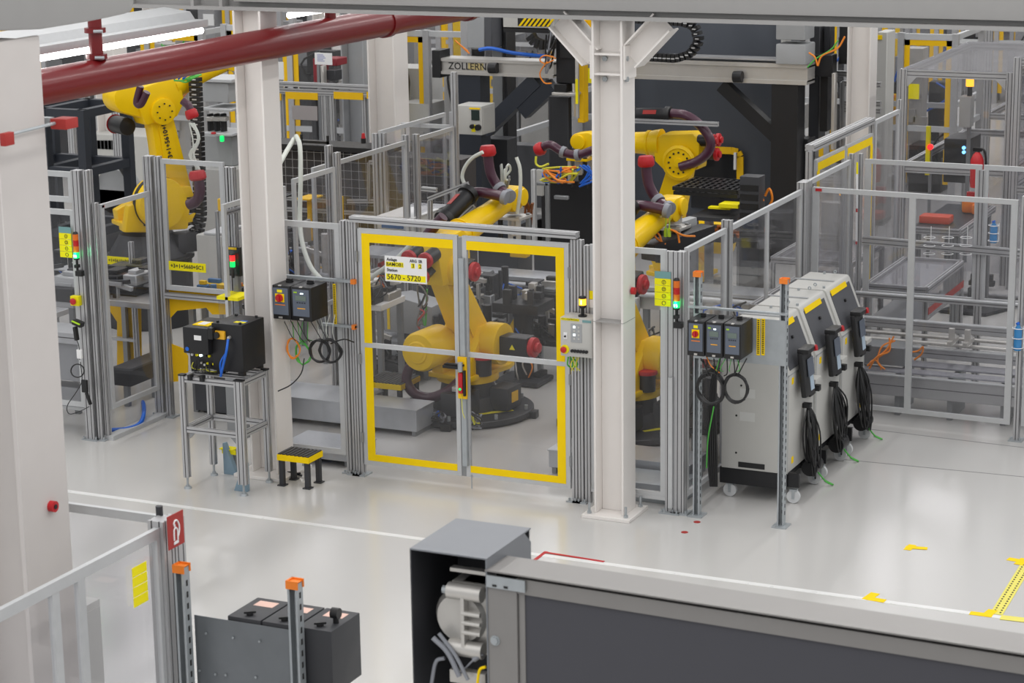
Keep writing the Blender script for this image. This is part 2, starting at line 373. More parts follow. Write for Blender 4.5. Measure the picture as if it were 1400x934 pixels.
for z in (3.60, 3.755):
    MB().bx(-6.75, -6.53, 16.05, 16.16, z, z + .015).build('stiffener', WHITE, cm, flat=True)
for x, z in ((-6.70, 3.72), (-6.70, 3.56)):
    MB().cyl((x, 16.16, z), (x, 16.135, z), .022, n=6).build('bolt', GALV, cm, flat=True)
for z in (3.73, 3.57):
    MB().cyl((-6.51, 16.1, z), (-6.485, 16.1, z), .022, n=6).build('bolt', GALV, cm, flat=True)
MB().cyl((-6.50, 16.2, 1.87), (-6.47, 16.2, 1.87), 0.03, n=16).build('alarm_button', RED, cm)
# diagonal braces (their own things)
for sgn, lab in ((-1, 'bright white diagonal brace left of the middle column under the beam'), (1, 'white diagonal brace right of the middle column under the beam')):
    x0 = -6.64 + sgn * 0.13; t = thing('diagonal_brace', lab, 'brace', (x0, 16.17, 3.0))
    p0 = V(x0 + sgn * .025, 16.17, 3.73); p1 = V(x0 + sgn * 0.31, 16.17, 4.02); d = (p1 - p0).normalized(); n = Y_.cross(d)
    MB().bar(p0 + n * .09, p1 + n * .09, 0.2, 0.014, up=n).build('flange', WHITE, t, flat=True)
    MB().bar(p0 - n * .09, p1 - n * .09, 0.2, 0.014, up=n).build('flange', WHITE, t, flat=True)
    MB().bar(p0, p1, 0.012, 0.18, up=n).build('web', WHITE, t, flat=True)
    for q in (p0 + d * .12,):
        MB().cb((x0 + sgn * .010, 16.17, 3.70), (0.014, 0.24, 0.26)).build('end_plate', WHITE, t, flat=True)
hcol('steel_column', 'white steel column behind the black feeder unit on its aluminium stand', -9.86, 16.13, 4.028, s=0.27, plate=0.5)
bt = thing('steel_beam', 'grey steel I-beam crossing the whole top of the picture', 'beam', (-3.5, 16.15, 3.95))
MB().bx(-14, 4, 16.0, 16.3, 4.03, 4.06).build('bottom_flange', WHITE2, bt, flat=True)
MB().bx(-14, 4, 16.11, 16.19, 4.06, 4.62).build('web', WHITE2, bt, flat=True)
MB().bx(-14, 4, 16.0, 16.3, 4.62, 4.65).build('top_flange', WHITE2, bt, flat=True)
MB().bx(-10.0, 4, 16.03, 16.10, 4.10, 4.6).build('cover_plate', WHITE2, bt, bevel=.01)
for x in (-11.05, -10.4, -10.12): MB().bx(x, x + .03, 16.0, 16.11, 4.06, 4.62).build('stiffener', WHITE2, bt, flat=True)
# near column left
nx, ny = -6.725, 8.55
t = thing('steel_column', 'wide pale column filling the left edge, clamped with a threaded rod', 'column', (nx, ny, 0))
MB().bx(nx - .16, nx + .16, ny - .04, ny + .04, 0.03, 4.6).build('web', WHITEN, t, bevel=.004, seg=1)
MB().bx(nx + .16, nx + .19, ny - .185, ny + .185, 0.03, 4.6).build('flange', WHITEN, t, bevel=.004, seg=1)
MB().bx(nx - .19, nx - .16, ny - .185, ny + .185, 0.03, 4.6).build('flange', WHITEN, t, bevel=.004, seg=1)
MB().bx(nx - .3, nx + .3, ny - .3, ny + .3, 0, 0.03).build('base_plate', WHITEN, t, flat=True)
p = ox(69, 692, nx + .19); MB().cyl(p, p + X_ * .03, .028, n=18).cyl(p + X_ * .03, p + X_ * .034, .012, n=10, mi=1).build('alarm_button', [RED, BLK], t)
bh = thing('beam_bracket', 'thick grey-white bracket beam over the left column, rounded lower corner', 'beam', (nx, ny, 4.5))
poly = []
for (px, py) in ((-40, 44), (58, 40), (120, 30), (150, 24), (172, 19), (180, 15), (183, 8), (184, -8)):
    q = ox(px, py, nx + .215); poly.append((q.y, q.z))
poly += [(poly[-1][0], 5.3), (poly[0][0] - 0.3, 5.3)]
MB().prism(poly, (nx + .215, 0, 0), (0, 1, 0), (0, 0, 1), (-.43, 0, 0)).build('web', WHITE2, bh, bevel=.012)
cl = thing('column_clamp', 'steel channel clamp with red end caps around the left column', 'clamp', tuple(ox(30, 178, nx + .25)))
zc = ox(66, 168, nx + .2); zc2 = ox(22, 178, nx + .2)
MB().bx(nx - .5, nx + .19, ny + .22, ny + .26, zc.z - .02, zc.z + .02).build('rear_channel', GALV, cl, flat=True)
qa = ox(22, 179, nx + .24)
MB().bx(nx - .5, nx + .27, ny - .26, ny - .21, zc.z - .035, zc.z + .005).build('front_channel', GALV, cl, flat=True)
MB().bx(nx + .27, nx + .30, ny - .27, ny - .20, zc.z - .045, zc.z + .015).build('end_cap', REDS, cl, bevel=.003)
MB().bx(nx + .21, nx + .30, ny + .20, ny + .30, zc.z - .03, zc.z + .02).build('end_cap', REDS, cl, bevel=.003)
MB().cyl((nx + .235, ny - .24, zc.z - .01), (nx + .235, ny + .25, zc.z), .008, n=8).build('threaded_rod', GALV, cl)
# ------------------------------------------------------------------ red pipe, lamp row
pp = thing('sprinkler_pipe', 'large glossy dark red pipe running diagonally under the beam', 'pipe', (-9.6, 16, 3.7))
MB().cyl((-9.6, 10, 3.77), (-9.6, 26, 3.775), .128, n=40).build('pipe_run', REDP, pp)
for y in (17.9, 19.6):
    MB().cyl((-9.6, y, 3.77), (-9.6, y + .09, 3.77), .14, n=36).build('coupling', REDP, pp)
rp = ox(133, 95, -9.6); ry = rp.y
ri = MB().cyl((-9.6, ry, 3.82), (-9.6, ry, 4.4), .05, n=24)
ri.build('riser', REDP, pp)
for z in (3.90, 4.09):
    f = MB().cyl((-9.6, ry, z), (-9.6, ry, z + .035), .078, n=24)
    f.cb((-9.6, ry, z + .017), (.19, .045, .03), rz=-.5); fl_ = f.build('flange', REDP, pp)
    MB().cyl((-9.55, ry - .09, z + .017), (-9.49, ry - .06, z + .017), .012, n=8).build('bolt', GALV, fl_)
MB().cyl((-9.6, 16.95, 3.75), (-9.6, 16.95, 4.5), .05, n=24).build('riser', REDP, pp)
sp2 = thing('thin_red_pipe', 'thin red pipe just under the beam near the rounded bracket', 'pipe', (-11.3, 17.6, 4.2))
MB().cyl((-12.5, 17.5, 4.02), (-10.2, 17.6, 4.02), .028, n=16).build('pipe_run', REDP, sp2)
def lamp(y0, y1, lab):
    t = thing('linear_lamp', lab, 'ceiling light', (-10.05, (y0 + y1) / 2, 3.9), 'lamps beside the red pipe')
    MB().bx(-10.11, -9.99, y0, y1, 3.93, 3.99).build('housing', FRM, t, bevel=.004)
    MB().cyl((-10.05, y0 + .02, 3.90), (-10.05, y1 - .02, 3.90), .027, n=14).build('tube', TUBE, t)
    MB().prism([(-.02, .0), (.05, .10), (.30, .13), (.30, .12), (.06, .09), (-.01, -.01)], (-10.11, y0, 3.95), (-1, 0, 0), (0, 0, 1), (0, y1 - y0, 0)).build('reflector', FRM, t, flat=True)
lamp(13.0, 15.62, 'glowing linear lamp along the red pipe, upper left')
lamp(17.0, 18.6, 'glowing linear lamp further along the pipe just under the beam')
# ------------------------------------------------------------------ foreground roll gate with motor cover
gt = thing('motor_cover', 'open-sided dark grey motor cover box at the end of the roll gate', 'motor cover', (-3.8, 7.7, 0))
x0, x1, y0, y1, z0, z1 = -3.965, -3.625, 7.50, 7.92, 1.2, 2.75; th = .006
MB().bx(x0, x1, y0, y1, z1 - th, z1).build('top_plate', BOXG, gt, flat=True)
MB().bx(x0, x0 + th, y0, y1, z0, z1 - th).build('side_plate', CHAR, gt, flat=True)  # charcoal tone paints in the shade inside the open cover
MB().prism([(y0, z1 - th), (y1 - .06, z1 - th), (y1, z1 - .06), (y1, 2.0), (y0, 2.0)], (x1 - th, 0, 0), (0, 1, 0), (0, 0, 1), (th, 0, 0)).build('side_plate', BOXG, gt, flat=True)
MB().bx(x0 + th, x1 - th, y1 - th, y1, z0, z1 - th).build('back_plate', CHAR, gt, flat=True)  # darkened like the side plate, interior shade put into the colour
MB().bx(x0 + .05, x1 - .05, 7.6, 7.9, 0, 1.2).build('support_leg', BOXG, gt, flat=True)
gm = thing('gear_motor', 'bare metal gear motor mounted inside the open motor cover', 'motor', (-3.74, 7.7, 2.4))
MB().bx(-3.80, -3.66, 7.60, 7.80, 2.30, 2.60).build('gear_housing', SILV, gm, bevel=.012)
MB().bx(-3.83, -3.64, 7.585, 7.62, 2.645, 2.66).bx(-3.83, -3.64, 7.60, 7.78, 2.57, 2.60).build('mount_bracket', SILV, gm, flat=True)
for z in (2.57, 2.33): 
    MB().cyl((-3.83, 7.57, z), (-3.68, 7.57, z), .034, n=20).build('bearing_sleeve', SILV, gm)
    MB().cyl((-3.855, 7.57, z), (-3.83, 7.57, z), .017, n=8).build('bolt', GALV, gm)
MB().lathe([(.04, 0), (.11, .01), (.12, .05), (.1, .08)], (-3.79, 7.66, 2.45), (0, -1, 0), n=24).build('motor_bell', SILV, gm)
for z in (2.41, 2.45, 2.49): MB().cyl((-3.76, 7.545, z), (-3.68, 7.545, z), .010, n=8).build('cooling_rib', SILV, gm)
MB().bx(-3.83, -3.67, 7.56, 7.60, 2.18, 2.235).build('lower_plate', SILV, gm, bevel=.004)
MB().bx(-3.765, -3.75, 7.54, 7.6, 2.33, 2.57).build('arm_link', SILV, gm, flat=True)
MB().prism([(0, 0), (.16, 0), (.16, .34), (0, .36)], (-3.65, 7.56, 2.24), (0, 1, 0), (0, 0, 1), (.012, 0, 0)).build('guard_plate', GALV, gm, flat=True)
for i, pts in enumerate((((592, 872), (612, 892), (628, 925)), ((600, 866), (622, 895), (640, 930)))):
    tag(MB().tube([oy(*q, 7.53) for q in pts], .011 if i == 0 else .008, n=8).build('cable', GRYC), ['thicker grey cable hanging in the motor cover', 'thinner grey cable beside it in the motor cover'][i], 'cable')
tag(MB().tube([oy(664, 912, 7.52), oy(656, 916, 7.52), oy(653, 934, 7.52), oy(653, 960, 7.52)], .006).build('cable', YTAPE), 'yellow cable at the bottom right of the motor cover', 'cable')
tag(MB().tube([oy(590, 934, 7.55), oy(596, 905, 7.55), oy(608, 900, 7.55)], .008).build('cable', GRYC), 'short grey cable bend low inside the motor cover', 'cable')
tag(MB().tube([oy(628, 922, 7.55), oy(650, 900, 7.55), oy(660, 895, 7.55)], .004).cyl(oy(648, 902, 7.55), oy(655, 897, 7.55), .012, n=10).build('sensor_lead', GRYC), 'thin sensor lead with a grey plug in the motor cover', 'cable')
# gate frame and curtain
g = thing('roll_gate', 'large grey roll gate frame with dark curtain in the right foreground', 'gate', (-3.55, 7.5, 0), rz=math.radians(-2.2))
MB().bx(-3.63, -.3, 7.49, 7.68, 2.700, 2.706).bx(-3.63, -.3, 7.672, 7.68, 2.66, 2.70).build('top_sheet', GATE, g, flat=True)
MB().bx(-3.6, -.3, 7.53, 7.66, 2.40, 2.698).build('roller_box', BLK, g, flat=True)
MB().bx(-3.5, -.3, 7.505, 7.529, 2.622, 2.684).build('cross_rail', GATE, g, flat=True)
xl = oy(664, 840, 7.5).x; xr = oy(707, 840, 7.5).x
MB().bx(xl, xr, 7.500, 7.529, 0, 2.655).build('side_post', GATE, g, bevel=.003)
MB().bx(xr + .003, xr + .03, 7.510, 7.529, 0, 2.62).build('guide_rail', GATE, g, bevel=.002)
MB().bx(xr + .03, -.3, 7.515, 7.525, 0.05, 2.62).build('curtain', CLOTH, g, flat=True)
br_ = MB().bx(xl + .008, xr + .04, 7.492, 7.4995, 2.635, 2.684).build('bracket', GALV, g, flat=True)
for dx in (.035, .085):
    MB().bx(xl + dx, xl + dx + .018, 7.490, 7.4925, 2.641, 2.650).build('slot_hole', BLK, br_, flat=True)
q = oy(677, 876, 7.5); MB().cyl(q + Y_ * .01, q - Y_ * .012, .016, n=6).cyl(q + Y_ * .005, q - Y_ * .004, .021, n=16).build('bolt', GALV, g, flat=True)
# ------------------------------------------------------------------ foreground left fence
ff = thing('safety_fence', 'near aluminium fence with clear panes at the lower left corner', 'fence', (-6.03, 8.2, 0))
fX = -6.03
zt = 2.2
panel(ff, (fX, 6.9), (fX, 8.78), 0.12, zt, t=.055, vmids=(1.0, 1.20), pane=ACRY2)
for i, y in enumerate((8.80, 8.90)):
    MB().prof((fX - .01, y, 0), (fX - .01, y, zt + .03 - .02 * i), .09, .09, up=(0, 1, 0)).build('post', AL, ff, flat=True)
MB().cyl((fX - .06, 8.87, zt + .02), (fX - .06, 8.87, zt + .07), .018, n=12).build('post_cap_screw', CHAR, ff)
f2 = thing('safety_fence', 'low aluminium fence rail running left behind the near column', 'fence', (-7.5, 8.93, 0))
panel(f2, (-8.6, 8.93), (fX - .07, 8.93), 0.12, zt, pane=ACRY2)
sg = thing('extinguisher_sign', 'red sign with white fire extinguisher pictogram on the near fence post', 'sign', (-5.92, 9.0, 1.9))
sx = -5.94
a0, a1 = ox(233, 712, sx), ox(250, 692, sx); 
q0, q1, q2, q3 = ox(228, 712, sx), ox(249, 692, sx), ox(250, 742, sx), ox(229, 754, sx)
yA, yB = q0.y, q1.y; zA, zB = (q3.z + q2.z) / 2, (q0.z + q1.z) / 2
MB().bx(sx, sx + .004, yA, yB, zA, zB).build('sign_plate', REDS, sg, flat=True)
cx_, H_ = (yA + yB) / 2, zB - zA
def sg_(u, v): return (sx + .006, yA + (yB - yA) * u, zA + H_ * v)
b = MB().tube([sg_(*p) for p in ((.34, .70), (.42, .79), (.56, .78), (.68, .62), (.68, .44), (.58, .28))], .0045, n=6)
b.tube([sg_(*p) for p in ((.34, .22), (.34, .40), (.36, .54), (.46, .58), (.56, .50), (.57, .34), (.57, .20))], .0045, n=6)
b.tube([sg_(*p) for p in ((.40, .60), (.42, .68), (.34, .66))], .0035, n=6).bar(sg_(.32, .13), sg_(.60, .15), .004, .014).build('pictogram', PAPER, sg, flat=False)
yc = thing('label_card', 'yellow four-field card fixed to the near fence post', 'card', (fX, 8.7, 1.8))
pa, pb = ox(180, 770, fX + .02), ox(200, 828, fX + .02)
zc1, zc0 = (ox(180, 770, fX + .02).z + ox(200, 774, fX + .02).z) / 2, (ox(181, 826, fX + .02).z + ox(200, 830, fX + .02).z) / 2
for i in range(4):
    h = (zc1 - zc0) / 4; MB().bx(fX + .018, fX + .021, pa.y, pb.y + .02, zc0 + h * i + .002, zc0 + h * (i + 1) - .002).build('field', YLAB, yc, flat=True)
# switch box seen through the near fence
sb = thing('switch_cabinet', 'slim grey wall cabinet standing behind the near fence pane', 'cabinet', (-7.3, 9.9, 0))
qa = gz(105, 828, 1.5); MB().bx(qa.x - .12, qa.x + .05, qa.y, qa.y + .14, 0, 1.5).build('body', CAB, sb, bevel=.004)
MB().bx(qa.x + .05, qa.x + .056, qa.y + .01, qa.y + .13, .3, 1.46).build('door', CAB, sb, flat=True)
MB().cb((qa.x - .05, qa.y - .01, 1.46), (.04, .02, .14)).build('handle', DGREY, sb, flat=True)
# posts with orange caps and a plate carrying three boxes, foreground
def strut_post(lab, x, y, z1, grp=None, face=1):
    t = thing('perforated_post', lab, 'post', (x, y, 0)); b = MB(); s = .041 / 2 * 1.35; th = .003
    b.bx(x - s, x - s + th, y - s, y + s, .01, z1).bx(x + s - th, x + s, y - s, y + s, .01, z1).bx(x - s + th, x + s - th, y + s - th, y + s, .01, z1)
    b.bx(x - s + th, x - s + .012, y - s, y - s + th, .01, z1).bx(x + s - .012, x + s - th, y - s, y - s + th, .01, z1)
    b.build('channel', GALV, t, flat=True)
    sl = MB(); z = .1
    while z < z1 - .06:
        sl.bx(x + s, x + s + .0015, y - .007, y + .007, z, z + .03); sl.bx(x - .006, x + .006, y + s - th - .0015, y + s - th, z, z + .03)
        z += .06
    o = sl.build('slots', INK, t, flat=True); o['kind'] = 'stuff'
    c = MB().bx(x - s - .006, x + s + .006, y - s - .004, y - s + .002, z1 - .03, z1 + .012).bx(x - s - .006, x - s + .004, y - s, y + s + .005, z1 - .03, z1 + .012).bx(x - s - .006, x + s + .006, y + s - .004, y + s + .005, z1 - .03, z1 + .012)
    c.bx(x - s, x + s, y - s, y + s, z1 - .002, z1 + .004).build('end_cap', ORG, t, flat=True)
    MB().bx(x - .06, x + .06, y - .07, y + .07, 0, .012).build('foot_plate', GALV, t, flat=True)
    return t
strut_post('near perforated post with orange cap right of the red sign', -5.93, 8.80, 2.0)
strut_post('near perforated post with orange cap in front of the dark boxes', -5.32, 8.86, 1.98)
bp = thing('mounting_plate', 'dark galvanised plate bolted between the two near orange-capped posts', 'plate', (-5.6, 8.84, 1.6))
za, zb = oy(262, 846, 8.84).z, oy(262, 960, 8.84).z
xa, xb = oy(258, 846, 8.84).x, oy(404, 866, 8.84).x
MB().bx(xa, xb, 8.89, 8.894, zb, za).build('sheet', GALVD, bp, flat=True)
for (px, py) in ((260, 854), (258, 866), (282, 866), (319, 872), (355, 877), (398, 884), (273, 917), (295, 922), (309, 923), (350, 926)):
    q = oy(px, py, 8.885); MB().cyl(q, q - Y_ * .006, .006, n=8).build('rivet', GALV, bp, flat=True)
for i, (px0, px1) in enumerate(((316, 350), (352, 372), (380, 428))):
    t = thing('drive_box', ['dark drive box behind the near plate, leftmost of three', 'dark drive box behind the near plate, middle of three', 'dark drive box behind the near plate, rightmost, next to the capped post'][i], 'control box', (0, 9.0, 1.7))
    xx0 = xa + .19 + i * .20; zz = za + .02
    MB().bx(xx0, xx0 + .19, 8.90, 9.19, zz - .33, zz).build('housing', CHAR, t, bevel=.004)
    MB().bx(xx0 + .04, xx0 + .15, 9.08, 9.15, zz, zz + .001).build('rating_label', mat('pinkish_label%d' % i, (.75, .5, .42), .6), t, flat=True)
    MB().cyl((xx0 + .10, 8.95, zz), (xx0 + .10, 8.95, zz + .012), .018, n=12).cb((xx0 + .10, 8.95, zz + .016), (.06, .016, .01), rz=.6).build('wing_screw', BLK, t)
    if i == 2: MB().cyl((xx0 + .15, 9.02, zz), (xx0 + .15, 9.02, zz + .03), .015, n=10).cyl((xx0 + .13, 9.02, zz + .05), (xx0 + .17, 9.02, zz + .05), .028, n=14).build('plug', BLK, t)
# ------------------------------------------------------------------ main fence line
FY = 16.37
fa = thing('safety_fence', 'aluminium fence bay with clear pane right of the column, behind the two black boxes', 'fence', (-9.5, FY, 0))
post(fa, -9.215, FY + .02, 2.24, .045, .09); post(fa, -9.155, FY, 2.24, .045, .045)
panel(fa, (-10.08, FY), (-9.245, FY), .16, 2.21, t=.05, vmids=())
gate = thing('double_gate', 'double gate with yellow-edged clear panes and a white station sign', 'gate', (-8.1, FY, 0))
MB().prof((-9.13, FY, 2.265), (-7.04, FY, 2.255), .09, .05).build('header', AL, gate, flat=True)
post(gate, -9.10, FY, 2.24, .045, .06)
def leaf(x0, x1, side):
    z0, z1 = .10, 2.185; t = .04
    panel(gate, (x0, FY), (x1, FY), z0, z1, t=t, mids=(1.17,), h=t)
    y = FY - .017; w_ = .075
    for (ax, bx_, az, bz) in ((x0 + t, x1 - t, z1 - t - w_, z1 - t), (x0 + t, x1 - t, z0 + t, z0 + t + w_ * .8)):
        MB().bx(ax, bx_, y, y + .002, az, bz).build('yellow_band', YTAPE, gate, flat=True)
    xb = (x0 + t, x0 + t + w_) if side < 0 else (x1 - t - w_, x1 - t)
    for az, bz in ((z0 + t + w_ * .8, 1.15), (1.19, z1 - t - w_)):
        MB().bx(xb[0], xb[1], y, y + .002, az, bz).build('yellow_band', YTAPE, gate, flat=True)
leaf(-9.07, -8.125, -1); leaf(-8.08, -7.115, 1)
MB().bx(-8.125, -8.08, FY - .01, FY + .03, .1, 2.17).build('closing_strip', ALUD, gate, flat=True)
MB().bx(-8.10, -8.055, FY - .05, FY - .017, .2, 2.0).build('lock_bar', GALV, gate, flat=True)
for z in (.3, 1.0, 1.9):
    MB().cyl((-9.075, FY - .03, z), (-9.075, FY - .03, z + .09), .012, n=8).build('hinge', ALUD, gate)
    MB().cyl((-7.105, FY - .03, z), (-7.105, FY - .03, z + .09), .012, n=8).build('hinge', ALUD, gate)
MB().cyl((-8.03, FY - .02, 0.0), (-8.03, FY - .02, .12), .005, n=6).build('drop_bolt', GALV, gate)
# gate lock
lk = thing('gate_lock', 'yellow and red safety lock with black handle on the gate middle', 'lock', (-8.08, FY - .06, 1.0))
MB().bx(-8.115, -8.035, FY - .075, FY - .055, .80, 1.16).build('back_plate', YDEEP, lk, flat=True)
MB().bx(-8.10, -8.06, FY - .105, FY - .075, .85, 1.03).build('switch_body', RED, lk, bevel=.008)
MB().cyl((-8.08, FY - .106, .89), (-8.08, FY - .112, .89), .011, n=12).build('green_light', LGREEN, lk)
MB().bx(-8.055, -8.038, FY - .10, FY - .075, .83, 1.05).build('key_slot', BLK, lk, flat=True)
MB().cyl((-8.08, FY - .095, 1.04), (-8.08, FY - .095, 1.12), .022, n=12).build('bolt_housing', GALV, lk)
MB().bx(-8.24, -8.10, FY - .11, FY - .09, 1.06, 1.085).bx(-8.24, -8.23, FY - .09, FY - .02, 1.055, 1.09).bx(-8.22, -8.05, FY - .095, FY - .06, 1.085, 1.10).build('handle', BLK, lk, bevel=.003)
MB().tube([(-8.08, FY - .08, .83), (-8.075, FY - .08, .70), (-8.06, FY - .07, .63)], .003, n=6).build('lead', YEC, lk)
# station sign
sgn = thing('station_sign', 'white station sign reading BAMOB1 and 5670 - 5720 on the gate', 'sign', (-8.8, FY - .03, 1.8))
c1, c2 = oy(526, 350, FY - .03), oy(584, 386, FY - .03); c3 = oy(526, 384, FY - .03)
sx0, sx1, sz1, sz0 = c1.x, c2.x, c1.z + .005, c3.z
MB().bx(sx0, sx1, FY - .034, FY - .030, sz0, sz1).build('sign_plate', PAPER, sgn, flat=True)
SW, SH = sx1 - sx0, sz1 - sz0
def sb_(u0, u1, v0, v1): MB().bx(sx0 + SW * u0, sx0 + SW * u1, FY - .0355, FY - .034, sz0 + SH * v0, sz0 + SH * v1).build('yellow_field', YLAB, sgn, flat=True)
sb_(.03, .45, .58, .77); sb_(.63, .72, .58, .77); sb_(.80, .88, .58, .77); sb_(.03, .97, .06, .30)
for body, sz, u_, v_ in (('Anlage', .036, .05, .86), ('ARG', .034, .60, .86), ('SR', .034, .81, .86), ('BAMOB1', .042, .04, .67), ('3', .05, .65, .67), ('2', .05, .82, .67), ('Station', .036, .05, .45), ('5670 - 5720', .066, .05, .18)):
    text(body, sz, (sx0 + SW * u_, FY - .036, sz0 + SH * v_), X_, Z_, INK, sgn, bold=.0006)
# right part
fb = thing('safety_fence', 'aluminium fence bay with clear pane behind the middle white column', 'fence', (-6.7, FY, 0))
post(fb, -7.07, FY, 2.22, .045, .06); post(fb, -7.015, FY, 2.22, .045, .06); 
MB().prof((-6.955, FY, 0), (-6.955, FY, 2.18), .045, .06, up=(0, 1, 0)).build('post', AL, fb, flat=True)
panel(fb, (-6.93, FY), (-6.27, FY), .12, 2.19)
MB().bx(-6.89, -6.85, FY - .018, FY - .016, 2.155, 2.175).build('red_tag', RED, fb, flat=True)
MB().bx(-6.93, -6.27, FY - .02, FY + .02, .10, .13).build('kick_rail', FRM, fb, flat=True)
fc = thing('safety_fence', 'aluminium corner posts and side fence running back behind the three cabinets', 'fence', (-6.13, 16.5, 0))
post(fc, -6.225, FY, 2.18, .09, .045); post(fc, -6.145, FY + .02, 2.18, .07, .09)
MB().bx(-6.235, -6.20, FY - .05, FY - .024, .05, 1.15).build('cable_cover', FRM, fc, flat=True)
panel(fc, (-6.13, 16.44), (-6.13, 17.38), .12, 2.2)
MB().prof((-6.13, 17.42, 0), (-6.13, 17.42, 2.26), .045, .09, up=(1, 0, 0)).build('post', AL, fc, flat=True)
panel(fc, (-6.13, 17.47), (-6.13, 19.45), .12, 2.2, vmids=(1.0,))
for i, y in enumerate((19.50, 19.60)): MB().prof((-6.13, y, 0), (-6.13, y, 2.26), .09, .09, up=(1, 0, 0)).build('post', AL, fc, flat=True)
fd = thing('safety_fence', 'low-railed clear fence across the far right, in front of the long conveyors', 'fence', (-5, 19.62, 0))
panel(fd, (-6.07, 19.62), (-4.16, 19.55), .14, 2.2, vmids=(.95,), h=.06)
MB().bx(-6.04, -5.98, 19.595, 19.60, 2.165, 2.19).build('red_tag', RED, fd, flat=True)
for x in (-4.10, ): post(fd, x, 19.55, 2.24, .045, .09)
panel(fd, (-4.06, 19.55), (-2.4, 19.5), .14, 2.2)
fe = thing('safety_fence', 'short clear side fence between the two long right-hand fences', 'fence', (-6.13, 20.4, 0))
panel(fe, (-6.13, 19.68), (-6.13, 21.0), .12, 2.25)
for x, y in ((-6.13, 21.06), (-6.05, 21.1)): post(fe, x, y, 2.3, .045, .045)
ff_ = thing('safety_fence', 'second clear fence further back on the right, holding white wire rings', 'fence', (-5, 21.1, 0))
panel(ff_, (-6.0, 21.1), (-4.85, 21.1), .9, 2.25, h=.06); panel(ff_, (-4.83, 21.1), (-3.3, 21.1), .9, 2.25)
MB().prof((-6.0, 21.06, 1.45), (-3.4, 21.06, 1.40), .05, .08).build('cross_rail', AL, ff_, flat=True)
for x in (-4.85, -3.95): post(ff_, x, 21.1, 2.4 if x > -4.2 else 2.2, .07, .045)
for i, x in enumerate((-5.32, -5.02, -4.72)):
    t = thing('wire_rings', ['white wire ring holder hanging on the second fence, left', 'white wire ring holder hanging on the second fence, middle', 'white wire ring holder hanging on the second fence, right'][i], 'holder', (x, 20.98, 1.2))
    q = oy((1271, 1296, 1321)[i], 322, 21.0)
    for k in range(3):
        c = q + Z_ * (-.02 - .08 * k); MB().tube([c + V(.055 * math.cos(a), .055 * math.sin(a), 0) for a in [j * PI / 4 for j in range(8)]], .004, n=6, closed=True, sub=3).build('ring', PAPER, t)
    MB().cyl(q + V(0, .05, .08), q + V(0, .05, -.18), .004, n=6).build('stem', PAPER, t)
def bottle(px, py0, py1, Y, lab):
    p0, p1 = oy(px, py1, Y), oy(px, py0, Y); h = p1.z - p0.z; t = thing('water_bottle', lab, 'bottle', tuple(p0))
    MB().lathe([(.032, 0), (.036, .01), (.036, h * .35), (.033, h * .4), (.036, h * .45), (.036, h * .72), (.015, h * .9), (.015, h * .93)], p0, n=16).build('body', mat('blue_tinted_plastic', (.05, .25, .55), .15), t)
    MB().cyl(p0 + Z_ * h * .93, p1, .017, n=12).build('cap', BLUC, t)
    b = MB()
    for z in (.1, .45, .8): b.tube([p0 + V(.05 * math.cos(a), .05 * math.sin(a), h * z) for a in [j * PI / 4 for j in range(8)]], .004, n=6, closed=True, sub=2)
    b.cyl(p0 + V(.05, 0, h * .1), p0 + V(.05, 0, h * .9), .004, n=6); b.build('wire_cage', PAPER, t)
bottle(1358, 302, 332, 20.9, 'blue water bottle in a wire cage on the second right-hand fence')
bottle(1391, 441, 479, 19.42, 'blue water bottle in a wire cage on the post at the right edge')
# yellow framed side doors further back
fg = thing('sliding_gate', 'yellow-edged sliding gate with aluminium track beyond the right side fence', 'gate', (-6.35, 21.5, 0))
MB().prof((-6.38, 20.5, 2.42), (-6.38, 22.6, 2.42), .10, .06).build('track', AL, fg, flat=True)
for y in (20.48, 22.65): post(fg, -6.38, y, 2.39, .06, .045)
for a, b_ in ((20.55, 21.5), (21.55, 22.5)):
    panel(fg, (-6.34, a), (-6.34, b_), .12, 2.3, t=.03)
    MB().bx(-6.322, -6.32, a + .03, b_ - .03, 2.19, 2.27).build('yellow_band', YTAPE, fg, flat=True)
MB().bx(-6.322, -6.32, 20.55, 20.64, .15, 2.19).build('yellow_band', YTAPE, fg, flat=True)
MB().bx(-6.322, -6.32, 22.40, 22.49, .15, 2.19).build('yellow_band', YTAPE, fg, flat=True)
fh = thing('safety_fence', 'grey clear fence continuing back from the sliding gate', 'fence', (-6.38, 23.5, 0))
for k in range(1): 
    panel(fh, (-6.38, 22.75 + k * 1.0), (-6.38, 23.7 + k * 1.0), .12, 2.4); post(fh, -6.38, 23.73 + k * 1.0, 2.5, .045, .045, plate=False)
# ------------------------------------------------------------------ left group of fences
fl = thing('safety_fence', 'tall aluminium corner fence beside the near left column, with stack light', 'fence', (-11.85, 16.45, 0))
post(fl, -11.97, 16.43, 2.52, .09, .09); post(fl, -11.88, 16.46, 2.52, .045, .09); post(fl, -11.83, 16.48, 2.22, .03, .06, plate=False)
panel(fl, (-11.81, 16.52), (-11.81, 17.30), .28, 2.2, t=.045)
MB().bx(-11.80, -11.795, 16.53, 16.57, 2.165, 2.19).build('red_tag', RED, fl, flat=True)
MB().bar((-11.81, 16.45, .02), (-11.81, 17.4, .02), .10, .04).build('floor_sill', FRM, fl, flat=True)
post(fl, -11.84, 17.38, 2.52, .09, .09); post(fl, -11.74, 17.38, 2.52, .05, .07)
fk = thing('safety_fence', 'framed clear panes at the far left edge of the cell, beside the stack light', 'fence', (-12.4, 16.43, 0))
panel(fk, (-13.2, 16.43), (-12.02, 16.43), 2.22, 2.5, t=.05); panel(fk, (-13.2, 16.43), (-12.02, 16.43), .3, 2.15, t=.05)
